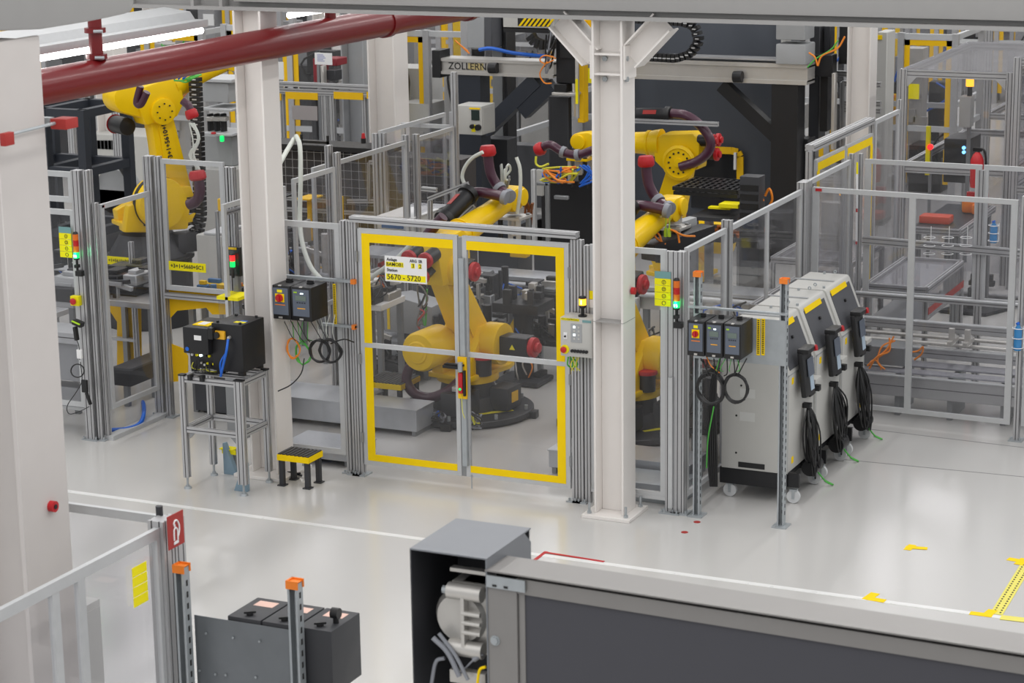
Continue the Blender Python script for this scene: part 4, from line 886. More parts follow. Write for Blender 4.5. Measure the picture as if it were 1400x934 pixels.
    for k in range(15):
        dy = rr.uniform(-.10, .12); L_ = rr.uniform(.34, .62); dx = rr.uniform(.03, .12); wv = rr.uniform(.03, .1)
        b.tube([(x1 + .04, cy, .74), (x1 + dx, cy + dy - wv, .74 - L_ * .5), (x1 + dx + .02, cy + dy, .74 - L_), (x1 + dx, cy + dy + wv, .74 - L_ * .45), (x1 + .05, cy + .02, .74)], .0075, n=5, sub=4)
    o = b.build('hanging_cables', BLC, t); o['kind'] = 'stuff'
    MB().bx(x1, x1 + .07, cy - .03, cy + .03, .73, .77).build('cable_hook', BLK, t, bevel=.005)
    MB().tube([(x1 + .02, y0 + .6, .2), (x1 + .14, y0 + .62, .05), (x1 + .2, y0 + .66, .01), (x1 + .1, y0 + .75, .01)], .007, n=6).build('earth_lead', GRC, t)
controller(16.92, 'light grey robot cabinet on casters, nearest, directly behind the three-box rack', 1)
controller(17.68, 'light grey robot cabinet on casters, middle of the row of three', 2)
controller(18.44, 'light grey robot cabinet on casters, furthest, with the largest black cable bundle', 3)
# ------------------------------------------------------------------ aluminium stand with feeder unit
st = thing('aluminium_stand', 'aluminium profile stand on adjustable feet carrying a black unit', 'stand', (-10.1, 15.75, 0))
X0, X1, Y0, Y1, ZT = -10.36, -9.80, 15.42, 15.84, 1.0
for (x, y, w_) in ((X0, Y0, .05), (X1, Y0, .08), (X1, Y1, .05), (X0, Y1, .05)):
    MB().prof((x, y, .10), (x, y, ZT), w_, .05, up=(0, 1, 0)).build('leg', AL, st, flat=True)
    MB().cyl((x, y, .03), (x, y, .10), .010, n=8).cyl((x, y, 0), (x, y, .02), .035, .028, n=16).cyl((x, y, .02), (x, y, .035), .016, n=8).build('levelling_foot', GALV, st)
    MB().cb((x, y, ZT + .006), (w_ + .004, .054, .012)).build('end_cap', BLK, st, flat=True)
for z in (ZT - .03, .53):
    for (p, q) in (((X0, Y0), (X1, Y0)), ((X0, Y1), (X1, Y1)), ((X0, Y0), (X0, Y1)), ((X1, Y0), (X1, Y1))):
        d_ = (V(*q, 0) - V(*p, 0)).normalized() * .03
        MB().prof(V(*p, z) + d_, V(*q, z) - d_, .04, .05).build('cross_bar', AL, st, flat=True)
for y in (Y0 + .17, Y0 + .36): MB().prof((X0, y, ZT - .01), (X1, y, ZT - .01), .05, .03).build('cross_bar', AL, st, flat=True)
for (x, y, s) in ((X1 - .05, Y0, -1), (X0 + .05, Y0, 1)):
    MB().prism([(0, 0), (s * .05, 0), (0, -.05)], (x, y - .01, .5), X_, Z_, (0, .02, 0)).build('corner_bracket', ALUD, st, flat=True)
for i, (x, y) in enumerate(((X0 + .22, Y0 - .03), (X0 + .10, Y0 - .03))): MB().cb((x, y, ZT + .0), (.03, .05, .05)).build('clip', BLK, st, flat=True)
un = thing('feeder_unit', 'black control unit with yellow document pouch on the aluminium stand', 'control unit', (-10.1, 15.75, ZT))
ux0, uz0 = oy(271, 510, 15.55).x, ZT + .02
MB().bx(-10.10, -9.80, 15.50, 15.86, ZT + .05, ZT + .46).build('main_housing', BLKM, un, bevel=.008)
MB().bx(-10.35, -10.10, 15.44, 15.84, ZT + .19, ZT + .42).build('front_housing', BLKM, un, bevel=.012)
MB().bx(-10.34, -10.08, 15.52, 15.84, ZT + .05, ZT + .19).build('connector_block', BLK, un, bevel=.004)
for (x, y) in ((-10.05, 15.54), (-9.84, 15.54), (-9.84, 15.82), (-10.3, 15.54)): MB().cb((x, y, ZT + .035), (.05, .05, .035)).build('foot', BLK, un, flat=True)
MB().bx(-10.30, -10.14, 15.52, 15.66, ZT + .42, ZT + .426).build('document_pouch', YTAPE, un, flat=True)
MB().bx(-10.26, -10.19, 15.54, 15.64, ZT + .426, ZT + .429).build('document', PAPER, un, flat=True)
MB().bx(-9.93, -9.83, 15.58, 15.63, ZT + .46, ZT + .462).build('yellow_label', YLAB, un, flat=True); MB().bx(-9.90, -9.84, 15.63, 15.67, ZT + .46, ZT + .462).build('blue_label', BLUC, un, flat=True)
for (x, y) in ((-10.06, 15.54), (-9.84, 15.54), (-9.85, 15.82), (-10.05, 15.82)): MB().cyl((x, y, ZT + .46), (x, y, ZT + .475), .013, n=10).build('cover_screw', BLK, un)
MB().bx(-10.235, -10.165, 15.436, 15.44, ZT + .315, ZT + .355).build('type_plate', PAPER, un, flat=True)
q = V(-10.31, 15.44, ZT + .23); MB().cyl(q, q - Y_ * .004, .018, n=16).build('round_logo', BLUC, un)
for i, (dx, m_) in enumerate(((0, PAPER), (.045, YLAB), (.085, LEDW), (.13, BLK), (.17, YLAB))): MB().cyl((-10.31 + dx, 15.52, ZT + .165), (-10.31 + dx, 15.505, ZT + .165), .012, n=12).build('indicator', m_, un)
for i in range(5): MB().cb((-10.22 + .03 * i, 15.515, ZT + .10 - .015 * (i % 2)), (.018, .02, .016)).build('connector', (SILV, PAPER, YLAB, BLK, YLAB)[i], un, flat=True)
MB().bx(-10.06, -9.96, 15.475, 15.50, ZT + .33, ZT + .40).build('switch_plate', mat('amber_switch_plate', (.85, .45, .02), .45), un, bevel=.003); MB().cyl((-10.03, 15.475, ZT + .365), (-10.03, 15.45, ZT + .365), .028, n=16).build('rotary_switch', BLK, un)
MB().cb((-10.075, 15.46, ZT + .38), (.05, .05, .10)).build('cable_gland_box', BLK, un, bevel=.01)
MB().cyl((-9.92, 15.50, ZT + .35), (-9.92, 15.475, ZT + .35), .014, n=10).build('air_port', SILV, un)
tag(MB().tube([(-9.92, 15.47, ZT + .34), (-9.91, 15.42, ZT + .25), (-9.95, 15.42, ZT + .12), (-9.99, 15.44, ZT + .02)], .011, n=8).build('blue_hose', BLUC), 'blue air hose on the front of the black unit', 'hose')
tag(MB().tube([(-9.96, 15.50, ZT + .22), (-9.98, 15.43, ZT + .14), (-9.985, 15.44, ZT + .03)], .008, n=8).build('blue_hose', BLUC), 'shorter blue air hose beside the first on the black unit', 'hose')
wires('wire_bundle', 'thin mixed leads below the black unit on the stand', [[V(-10.26 + .03 * k, 15.50, ZT + .12), V(-10.24 + .04 * k, 15.44, ZT + .03), V(-10.1 + .02 * k, 15.6, ZT + .02)] for k in range(5)], BLC, .004)
wires('wire_bundle', 'thin yellow leads below the black unit on the stand', [[V(-10.30, 15.56, ZT + .14), V(-10.31, 15.5, ZT + .05), V(-10.2, 15.6, ZT + .02)], [V(-10.2, 15.56, ZT + .1), V(-10.16, 15.5, ZT + .04), V(-10.05, 15.58, ZT + .02)]], YEC, .004)
for o_ in [o for o in COL.objects if not o.parent and 'label' in o and any(k in o['label'] for k in ('black unit', 'feeder', 'document pouch'))]:
    if 'column' not in o_.name: o_.location.x += .065; o_.location.y += .02
# blue-grey wedges and yellow bracket beneath the stand
for i, (px, py) in enumerate(((306, 618), (328, 650))):
    q = gz(px, py + 30 - 8 * i); t = thing('floor_wedge', ['small blue-grey door wedge bracket behind the stand', 'small blue-grey wedge bracket by the right front foot of the stand'][i], 'bracket', tuple(q))
    MB().prism([(0, 0), (.13, 0), (.02, .28), (0, .28)] if i == 0 else [(-.06, 0), (.07, 0), (.07, .25), (.04, .25)], q, X_, Z_, (0, .05, 0)).build('wedge', mat('blue_grey_steel%d' % i, (.22, .32, .40), .5), t, bevel=.004)
t = thing('yellow_bracket', 'yellow angle bracket seen through the lower part of the stand', 'bracket', (-10.3, 16.1, .3)); q = oy(303, 620, 16.0)
MB().cb(oy(313, 613, 16.0), (.14, .10, .008)).cb(oy(313, 618, 15.96), (.14, .008, .04)).build('angle', YLAB, t, flat=True)
MB().cb(oy(322, 640, 16.04), (.03, .03, .34)).build('support', ALUD, t, flat=True)
# ------------------------------------------------------------------ step stools
def stool(lab, x, y, w_, d_, h, rz=0):
    t = thing('step_stool', lab, 'step stool', (x, y, 0), rz=rz, world=False)
    for sx in (-1, 1):
        for sy in (-1, 1): MB().cb((sx * (w_ / 2 - .03), sy * (d_ / 2 - .03), (h - .05) / 2), (.04, .04, h - .05)).cb((sx * (w_ / 2 - .03), sy * (d_ / 2 - .03), .005), (.07, .07, .01)).build('leg', CHAR, t, flat=True)
    MB().cb((0, 0, h - .025), (w_, d_, .05)).build('yellow_edge', YTAPE, t, flat=True)
    n = max(4, int(w_ / .035))
    for i in range(n): MB().cb((-w_ / 2 + (i + .5) * w_ / n, 0, h + .004), (w_ / n * .7, d_ - .02, .010)).build('tread_slat', CHAR, t, flat=True)
q = gz(410, 622, .26); stool('yellow-edged black step stool under the fence below the two black boxes', q.x, q.y, .31, .25, .28)
q = gz(536, 518, .36); stool('yellow-edged black step platform inside the cell, seen through the left gate leaf', q.x, q.y, .40, .40, .36)
# ------------------------------------------------------------------ galvanised floor ducts
def duct(lab, x0, x1, y0, y1, z0, z1, m_=PLATE):
    t = thing('floor_duct', lab, 'cable duct', ((x0 + x1) / 2, (y0 + y1) / 2, 0)); MB().bx(x0, x1, y0, y1, z0, z1 - .01).build('trough', m_, t, bevel=.003, seg=1)
    MB().bx(x0 - .01, x1 + .01, y0 - .01, y1 + .01, z1 - .01, z1).build('lid', m_, t, flat=True)
    n = max(1, int((x1 - x0) / .8))
    for i in range(n + 1): 
        xx = x0 + .04 + (x1 - x0 - .08) * i / n; MB().bx(xx - .02, xx + .02, y0 + .02, y1 - .02, 0, z0).build('leg', ALUD, t, flat=True)
duct('bright sheet-metal cable duct ending beside the black robot disc', -10.6, -9.20, 17.60, 17.95, .05, .26)
duct('wide bright floor duct behind the pane under the two boxes, front run', -10.0, -9.3, 16.5, 17.0, .05, .14)
duct('wide bright floor duct behind the pane under the two boxes, second run', -11.6, -9.9, 17.7, 18.25, .06, .22)
duct('low bright floor duct crossing behind the left gate leaf', -11.0, -9.75, 19.6, 20.0, .10, .36)
duct('low bright floor duct behind the middle column', -7.6, -6.3, 17.0, 17.4, .06, .22)
t = thing('floor_plate', 'patterned bright floor plate just behind the fence right of the middle column', 'plate', (-6.6, 16.8, 0)); MB().bx(-6.85, -6.22, 16.55, 16.95, .0, .16).build('plate', GALV, t, bevel=.004)
# ------------------------------------------------------------------ robots
def capsule(p0, p1, r0, r1, n=14):
    # outline of a tapered arm in a plane
    (x0, z0), (x1, z1) = p0, p1; a = math.atan2(z1 - z0, x1 - x0); L = math.hypot(x1 - x0, z1 - z0); k = math.asin(max(-1, min(1, (r0 - r1) / L)))
    out = []
    for i in range(n + 1):
        q = a + PI / 2 - k + (PI + 2 * k) * i / n; out.append((x0 + r0 * math.cos(q), z0 + r0 * math.sin(q)))
    for i in range(n + 1):
        q = a - PI / 2 + k + (PI - 2 * k) * i / n; out.append((x1 + r1 * math.cos(q), z1 + r1 * math.sin(q)))
    return out
def robot(lab, base, az, j2, el, wr, riser=0.0, disc=None, drop=True, motor_side=-1, tool=True, wr_drop=(.0, -.2), s=1.0, grp=None, bl=.46, wm=3, ring=True, bal=True):
    t = thing('industrial_robot', lab, 'robot', base, rz=math.radians(az), world=False)
    if grp: t['group'] = grp
    b0 = riser
    if disc:
        MB().cyl((0, 0, .02), (0, 0, .075), disc, n=56).build('base_disc', CHAR, t, bevel=.006, seg=1)
        MB().cb((-.1, -.36, .0785), (.06, .34, .003), rz=.9).build('floor_label', YLAB, t, flat=True)
        for k in range(8):
            a = k * PI / 4 + .2; MB().cyl((disc * .92 * math.cos(a), disc * .92 * math.sin(a), .075), (disc * .92 * math.cos(a), disc * .92 * math.sin(a), .12), .018, n=8).build('anchor_bolt', GALV, t)
            if k % 2 == 0: MB().cb((disc * 1.0 * math.cos(a), disc * 1.0 * math.sin(a), .035), (.12, .10, .07), rz=a).build('levelling_block', BLK, t, bevel=.005)
        b0 = .08
    # base casting
    if riser > .3:
        MB().lathe([(.50, 0), (.50, riser - .30), (.47, riser - .27), (.44, riser - .27)], (0, 0, 0), n=48).build('riser_drum', CHAR, t)
        MB().cyl((0, 0, riser - .27), (0, 0, riser - .24), .53, n=48).build('drum_rim', BLKM, t, bevel=.004, seg=1)
        MB().lathe([(.44, riser - .24), (.40, riser - .15), (.32, riser - .02), (.30, riser + .02)], (0, 0, 0), n=36).build('base_casting', CHAR, t)
        MB().cb((.36, -.22, riser - .1), (.26, .22, .22)).build('connector_housing', CHAR, t, bevel=.02)
        b0 = riser - .2
    else:
        MB().cyl((0, 0, b0), (0, 0, b0 + .13), .34, .30, n=32).cyl((0, 0, b0 + .13), (0, 0, b0 + .26), .27, .25, n=32).build('base_casting', CHAR, t, bevel=.008)
        MB().cb((-.36, -.12, b0 + .13), (.30, .26, .22)).build('connector_housing', CHAR, t, bevel=.02)
        MB().cb((.05, -.38, b0 + .12), (.28, .20, .22)).build('connector_housing', CHAR, t, bevel=.02)
        MB().cb((.05, -.483, b0 + .13), (.12, .006, .10)).build('rating_plate', YDEEP, t, flat=True)
        MB().cb((-.40, -.16, b0 + .28), (.16, .12, .05)).build('plug_block', SILV, t, bevel=.01)
    zt = b0 + .27
    # turret: ring plate, side cheeks, balancer
    MB().cyl((0, 0, zt), (0, 0, zt + .07), .30, n=40).build('turret_ring', YROB, t, bevel=.01)
    MB().prism([(-.34, -.22), (.30, -.30), (.46, -.26), (.50, -.14), (.40, -.08), (.40, .2), (.2, .3), (-.3, .26)], (0, 0, zt + .05), X_, Y_, (0, 0, .05)).build('turret_plate', YROB, t, bevel=.012)
    MB().prism([(.30, 0), (.46, 0), (.50, .06), (.47, .06)], (0, -.27, zt + .09), X_, Z_, (0, .02, 0)).build('turret_bracket', YROB, t, bevel=.004)
    jx, jz = j2
    pol = [(-.28, zt + .06), (.26, zt + .06), (jx + .18, jz - .05), (jx + .12, jz + .16), (jx - .10, jz + .17), (-.30, zt + .22)]
    MB().prism(pol, (0, .10, 0), X_, Z_, (0, .13, 0)).build('shoulder_cheek', YROB, t, bevel=.02)
    MB().prism(pol, (0, -.20, 0), X_, Z_, (0, .10, 0)).build('shoulder_cheek', YROB, t, bevel=.02)
    if bal: MB().lathe([(.04, -.01), (.10, -.005), (.11, .01), (.17, .02), (.19, .06), (.19, bl - .04), (.17, bl)], (-.2 - bl, .16, jz + .02), (1, 0, 0), n=32).build('balancer', YROB, t)
    if bal: MB().lathe([(.055, -.016), (.075, -.012), (.075, .0)], (-.2 - bl, .16, jz + .02), (1, 0, 0), n=24).build('balancer_cap', YROB, t)
    ms = motor_side
    # J2 joint and motor
    MB().cyl((jx, ms * .18, jz), (jx, ms * .36, jz), .20, n=32).build('shoulder_hub', YROB, t, bevel=.015)
    mo_ = MB().cb((jx, ms * .50, jz), (.20, .30, .20)).build('shoulder_motor', BLK, t, bevel=.025)
    MB().cyl((jx, ms * .65, jz), (jx, ms * .70, jz), .095, n=20).cyl((jx, ms * .70, jz), (jx, ms * .74, jz), .05, n=14).build('motor_cap', RED, mo_, bevel=.006)
    MB().prism([(-.03, 0), (.03, 0), (0, .05)], (jx + .09 * 0 - .101, ms * .5, jz - .02), (0, -1, 0), Z_, (-.002, 0, 0)).build('warning_triangle', YLAB, mo_, flat=True)
    mo_ = MB().cyl((-.12, -.24, zt + .08), (-.12, -.24, zt + .24), .08, n=18).build('turn_motor', BLK, t, bevel=.006)
    MB().cyl((-.12, -.24, zt + .24), (-.12, -.24, zt + .28), .10, n=20).build('motor_cap', RED, mo_, bevel=.008)
    # lower arm
    MB().prism(capsule(j2, el, .19, .135), (0, -.12, 0), X_, Z_, (0, .20, 0)).build('lower_arm', YROB, t, bevel=.025)
    MB().cyl((jx, -.18, jz), (jx, .14, jz), .17, n=30).build('arm_hub', YROB, t, bevel=.012)
    MB().prism(capsule((jx + (el[0] - jx) * .2, jz + (el[1] - jz) * .2), (jx + (el[0] - jx) * .85, jz + (el[1] - jz) * .85), .11, .07), (0, -.135, 0), X_, Z_, (0, .016, 0)).build('arm_recess', YROB, t, bevel=.006)
    ex, ez = el
    eh_ = MB().cyl((ex, -.20, ez), (ex, .16, ez), .15, n=30).build('elbow_hub', YROB, t, bevel=.015)
    if ring: MB().cyl((ex, -.205, ez), (ex, -.215, ez), .11, n=26).build('elbow_ring', BLKM, eh_)
    for k in range(8): a = k * PI / 4; MB().cyl((ex + .09 * math.cos(a), -.215, ez + .09 * math.sin(a)), (ex + .09 * math.cos(a), -.225, ez + .09 * math.sin(a)), .010, n=6).build('bolt', BLK, eh_, flat=True)
    # elbow housing + forearm
    wx, wz = wr; fa_ = math.atan2(wz - ez, wx - ex); d = V(math.cos(fa_), 0, math.sin(fa_)); u = V(-math.sin(fa_), 0, math.cos(fa_)); E = V(ex, 0, ez); Wp = V(wx, 0, wz)
    Lf = (Wp - E).length
    hp = [(-.24, -.08), (.16, -.13), (.30, .0), (.32, .24), (.20, .32), (-.18, .34), (-.26, .24)]
    MB().prism(hp, E + V(0, -.16, 0), d, u, (0, .30, 0)).build('elbow_housing', YROB, t, bevel=.035)
    o_ = u * .19
    MB().rings([E + o_ + d * q + Y_ * 0 for q in (.26, .34, .42, Lf * .7, Lf - .14, Lf - .10)], [.17, .155, .135, .105, .10, .085], n=24).build('forearm', YROB, t)
    MB().rings([E + o_ + d * q for q in (.40, .43)], [.15, .15], n=24).build('forearm_flange', YROB, t)
    for k, (yy, uu) in enumerate(((-.10, .24), (.07, .25), (-.04, .08))[:wm]):
        p = E + V(0, yy, 0) + u * uu
        mo_ = MB().cyl(p - d * .22, p - d * .38, .068, n=4 if k == 2 else 16).build('wrist_motor', BLK, t, bevel=.006)
        MB().cyl(p - d * .38, p - d * .42, .075, n=18).cyl(p - d * .42, p - d * .45, .04, n=12).build('motor_cap', RED, mo_, bevel=.005)
    p = E + V(0, ms * .12, 0); mo_ = MB().cb(p + Y_ * ms * .12, (.19, .20, .19), R=Matrix.Rotation(-fa_, 3, 'Y')).build('elbow_motor', BLK, t, bevel=.02)
    MB().cyl(p + Y_ * ms * .22, p + Y_ * ms * .26, .09, n=18).cyl(p + Y_ * ms * .26, p + Y_ * ms * .29, .045, n=12).build('motor_cap', RED, mo_, bevel=.006)
    # wrist
    W2 = Wp + o_
    MB().cyl(W2 - d * .12, W2 - d * .06, .10, n=24).build('wrist_ring', BLKM, t)
    MB().prism(capsule((-.04, 0), (.08, 0), .115, .10), W2 + V(0, -.10, 0), d, u, (0, .20, 0)).build('wrist_body', YROB, t, bevel=.03)
    MB().cyl(W2 + d * .06 - Y_ * .13, W2 + d * .06 + Y_ * .13, .085, n=24).build('wrist_hub', YROB, t, bevel=.012)
    td = V(wr_drop[0], 0, wr_drop[1]).normalized(); F_ = W2 + d * .08 + td * .11
    MB().cyl(F_, F_ + td * .06, .085, n=24).build('tool_flange', SILV, t)
    if tool:
        g = F_ + td * .07
        MB().cb(g + td * .03, (.26, .26, .03)).build('tool_plate', YROB if tool == 'plate' else SILV, t, bevel=.004)
        for k, (dx, dy) in enumerate(((-.1, -.1), (.1, -.1), (-.1, .1), (.1, .1))):
            q = g + V(dx, dy, 0); gr_ = MB().bx(q.x - .018, q.x + .018, q.y - .018, q.y + .018, q.z - .34, q.z).build('gripper_rod', (SILV, ALUD, BLKM, SILV)[k], t, flat=True)
            MB().cb(q + V(0, 0, -.34), (.06, .05, .04)).build('gripper_finger', BLKM, gr_, flat=True)
        MB().cyl(g + V(.02, .02, -.04), g + V(.02, .02, -.22), .045, n=16).build('gripper_cylinder', SILV, t)
    return t
# robot inside the gate
GB = (-9.13, 18.55, 0)
rb = robot('yellow six-axis robot on a black floor disc behind the double gate', GB, 86, (.08, .70), (-.46, 1.50), (.92, 1.76), disc=.63)
rc = dup(rb, (1.65, 0.02, 0), 'yellow six-axis robot partly hidden by the middle white column, same pose as its neighbour')
# left robot on drum
ra_ = robot('tall yellow robot on a black drum at the left, arm lettered +3+1+5610+R01', (-14.25, 20.79, 0), 60, (.37, 1.38), (.20, 2.41), (1.25, 2.72), riser=1.02, tool=False, motor_side=1, bl=.12, wm=0, ring=False, bal=False)
MB().cyl((.02, -.20, 1.42), (.02, -.44, 1.42), .29, n=40).build('shoulder_drum', YROB, ra_, bevel=.03)
MB().cyl((.02, -.27, 1.42), (.02, -.33, 1.42), .296, n=40).build('drum_band', BLKM, ra_)
MB().prism([(-.40, 0), (.38, -.05), (.42, .22), (.1, .36), (-.34, .30)], (0, -.30, 1.12), X_, Z_, (0, .12, 0)).build('turret_casting', YROB, ra_, bevel=.03)
MB().prism(capsule((-.34, .22), (.1, .1), .17, .20), (.15, -.12, 2.36), X_, Z_, (0, .34, 0)).build('rear_housing', YROB, ra_, bevel=.05)
bm_ = MB().cyl((-.12, .08, 2.24), (-.12, .40, 2.24), .10, n=18).build('side_motor', BLK, ra_, bevel=.01); MB().cyl((-.12, .40, 2.24), (-.12, .46, 2.24), .11, .07, n=18).build('motor_cap', RED, bm_)
text('+3+1+5610+R01', .078, (.29, -.142, 1.83), (-.17, 0, 1.03), (-1.03, 0, -.17), INK, ra_, bold=.002)
rd = robot('yellow robot with horizontal forearm at the back, in front of the dark grey wall', (-8.97, 24.0, 0), 180, (.25, .80), (.02, 1.66), (1.22, 1.64), tool='plate')
MB().lathe([(.20, 0), (.205, .03), (.17, .05), (.16, .035), (.06, .035), (.05, .06)], (0, .16, 1.66), (0, 1, 0), n=40).build('gear_disc', YROB, rd)
for k in range(12): a = k * PI / 6; MB().cyl((.12 * math.cos(a), .19, 1.66 + .12 * math.sin(a)), (.12 * math.cos(a), .205, 1.66 + .12 * math.sin(a)), .012, n=6).build('bolt', BLK, rd, flat=True)
# hoses of the robots
def hose(lab, pts, r, m_=PUR, clamps=(), collars=(), name='hose'):
    t = thing('dress_hose', lab, 'hose', tuple(pts[0])); MB().tube(pts, r, n=14, sub=7).build(name, m_, t)
    def dirat(i):
        a = pts[max(0, i - 1)]; b = pts[min(len(pts) - 1, i + 1)]; return (b - a).normalized()
    for i in clamps: d = dirat(i); MB().cyl(pts[i] - d * .025, pts[i] + d * .025, r * 1.35, n=16).build('hose_clamp', GRYC, t, bevel=.004)
    for i in collars: d = dirat(i); MB().lathe([(r * 1.3, -.05), (r * 1.55, -.02), (r * 1.6, .03), (r * 1.3, .05)], pts[i], d, n=18).build('hose_collar', RED, t)
    return t
def P3(l, Y): return [oy(p[0], p[1], Y + (p[2] if len(p) > 2 else 0)) for p in l]
h1 = hose('purple hose rising from the wrist of the gate robot to a red collar', P3([(667, 206), (668, 222), (672, 240), (683, 258), (696, 268, -.1)], 19.2), .05, clamps=(3, 4), collars=(0,))
h2 = hose('purple hose from the black canister to the wrist of the gate robot', P3([(638, 266), (655, 263), (675, 266), (690, 270)], 19.0), .05, clamps=(3,))
h3 = hose('purple hose leaving the lower end of the black canister of the gate robot', P3([(606, 296), (592, 312), (578, 328), (562, 338)], 18.1), .05)
h4 = hose('big purple hose loop hanging beside the black disc of the gate robot', P3([(575, 487), (560, 503), (556, 522), (567, 538), (588, 544), (612, 535), (632, 518, .1)], 18.15), .05)
def canister(lab, p0, p1, r=.085):
    t = thing('hose_canister', lab, 'canister', tuple(p0)); d = (p1 - p0).normalized()
    MB().cyl(p0, p1, r, n=24).build('canister_body', BLKM, t, bevel=.006)
    MB().cyl(p0 - d * .03, p0 + d * .03, r * 1.22, n=24).build('end_ring', BLK, t, bevel=.006); MB().cyl(p1 - d * .03, p1 + d * .03, r * 1.22, n=24).build('end_ring', BLK, t, bevel=.006)
    m = (p0 + p1) / 2; up = V(-.3, -.8, .45).normalized(); n_ = (up - d * up.dot(d)).normalized(); MB().bar(m - d * .07 + n_ * (r + .0), m + d * .09 + n_ * (r + .0), .05, .004, up=n_).build('red_mark', REDS, t, flat=True)
    return t
k1 = canister('black hose canister with red mark beside the forearm of the gate robot', oy(608, 300, 18.55), oy(640, 266, 18.9))
MB()
t = thing('guide_rail', 'thin aluminium bars around the black hose canister', 'rail', tuple(oy(620, 270, 19)))
for a_, c_ in (((586, 272), (640, 251)), ((577, 258), (597, 260)), ((628, 300), (648, 282)), ((588, 274), (588, 300))): MB().prof(oy(*a_, 19.0), oy(*c_, 19.0), .04, .04).build('bar', AL, t, flat=True)
dx = 1.65
dup(h1, (dx - .02, 0, -.02), 'purple hose rising to a red collar just right of the middle column')
dup(h2, (dx, 0, -.03), 'purple hose curving from behind the middle column to the second robot wrist')
dup(h4, (dx, 0, 0), 'purple hose loop low behind the middle column')
dup(k1, (dx, 0, -.02), 'black hose canister mostly hidden behind the middle column')
hose('white hose looping beside the red-collared purple hose of the gate robot', P3([(660, 208), (646, 216), (636, 228), (632, 242), (637, 254), (645, 260)], 19.0), .018, WTUBE)
hose('white vertical hose at the gripper right of the gate robot wrist', P3([(706, 215), (711, 232), (711, 262), (707, 292)], 19.3), .018, WTUBE)
hose('purple hose arc at the rear of the back robot', P3([(918, 155), (938, 158), (958, 172), (971, 192), (968, 208), (952, 221), (930, 228)], 23.8), .055)
canister('black hose canister above the back robot', oy(866, 157, 23.8), oy(914, 157, 23.8), .08)
t = thing('support_bar', 'short aluminium bar above the back robot forearm', 'rail', tuple(oy(925, 168, 23.7))); MB().prof(oy(868, 165, 23.7), oy(982, 170, 23.7), .05, .05).build('bar', AL, t, flat=True)
hose('purple hose along the gripper of the back robot', P3([(738, 204), (752, 198), (770, 208), (790, 212), (811, 205)], 23.4), .05, clamps=(2, 3), collars=(0,))
hose('purple hose running down the upper housing of the left robot', [oy(*p, 19.9) for p in ((192, 118), (187, 140), (193, 142), (201, 126))], .04)
hose('purple hose with red collar right of the left robot arm', [oy(*p, 20.6) for p in ((250, 138), (258, 145), (262, 156))], .045, collars=(2,))
hose('purple hose low on the right side of the left robot', [oy(*p, 20.3) for p in ((270, 240), (273, 262), (268, 275), (258, 280))], .06, collars=(0,))
wires('wire_bundle', 'mixed white and green leads hanging right of the left robot arm', [[oy(262 + rr.uniform(-4, 4), 168, 20.5), oy(266 + rr.uniform(-8, 8), 190, 20.5), oy(264 + rr.uniform(-6, 6), 212, 20.5), oy(270 + rr.uniform(-4, 4), 232, 20.5)] for k in range(6)], WTUBE, .008)
wires('wire_bundle', 'coloured leads on top of the left robot housing', [[oy(232 + 6 * k, 108, 20.2), oy(240 + 6 * k, 104 + rr.uniform(-3, 4), 20.2), oy(256 + 4 * k, 99, 20.3)] for k in range(4)], BLUC, .012)
wires('wire_bundle', 'green leads on top of the left robot housing', [[oy(238 + 6 * k, 110, 20.2), oy(250 + 6 * k, 108 + rr.uniform(-3, 4), 20.2), oy(266 + 3 * k, 102, 20.3)] for k in range(4)], GRC, .010)
wires('wire_bundle', 'blue air lines around the gripper of the back robot', [[oy(800 + rr.uniform(-8, 3), 226, 23.3), oy(806 + 2 * k, 232 + 3 * k, 23.3), oy(796 - k, 250 + rr.uniform(-3, 6), 23.3)] for k in range(5)], BLUC, .012)
wires('wire_bundle', 'orange leads hanging from the gripper of the back robot', [[oy(746, 232, 23.2), oy(760, 245, 23.2), oy(770 + 2 * k, 250 - k, 23.2)] for k in range(3)], ORC, .014)
wires('wire_bundle', 'yellow loop of cable left of the back robot gripper', [[oy(733, 214, 23.2), oy(733, 224, 23.2), oy(740, 228, 23.2), oy(750, 224, 23.2)]], YEC, .014)
# energy chain left
def chain(lab, pts, w_, h_, m_=BLK, marks=True):
    t = thing('energy_chain', lab, 'cable chain', tuple(pts[0]))
    P = []; N = len(pts)
    for i in range(N - 1):
        a, c = pts[i], pts[i + 1]; n = max(1, int((c - a).length / .055))
        for k in range(n): P.append(a + (c - a) * ((k + .5) / n))
    b = MB(); b2 = MB()
    for i, p in enumerate(P):
        d = (P[min(i + 1, len(P) - 1)] - P[max(i - 1, 0)]).normalized(); b.bar(p - d * .023, p + d * .023, w_, h_, up=(0, 1, 0) if abs(d.y) < .9 else None)
        if marks: b2.cb(p - Y_ * (h_ / 2 + .001), (w_ * .45, .003, .014))
    o = b.build('chain_links', m_, t, flat=True); o['kind'] = 'stuff'
    if marks: o = b2.build('link_openings', FRM, t, flat=True); o['kind'] = 'stuff'
    return t
chain('black energy chain with pale openings hanging right of the left robot', [oy(267, 105, 21.2), oy(271, 200, 21.2), oy(274, 295, 21.2), oy(270, 318, 21.2)], .13, .08)
chain('second shorter strand of energy chain low beside the left robot', [oy(258, 268, 21.1), oy(260, 300, 21.1), oy(268, 317, 21.1)], .10, .08)
chain('black energy chain curl at the end of the right gantry beam', [oy(890, 78, 25.9), oy(925, 80, 25.9), oy(944, 74, 25.9), oy(956, 56, 25.9), oy(950, 36, 25.9), oy(935, 30, 25.9), oy(870, 26, 25.9)], .10, .12, marks=True)
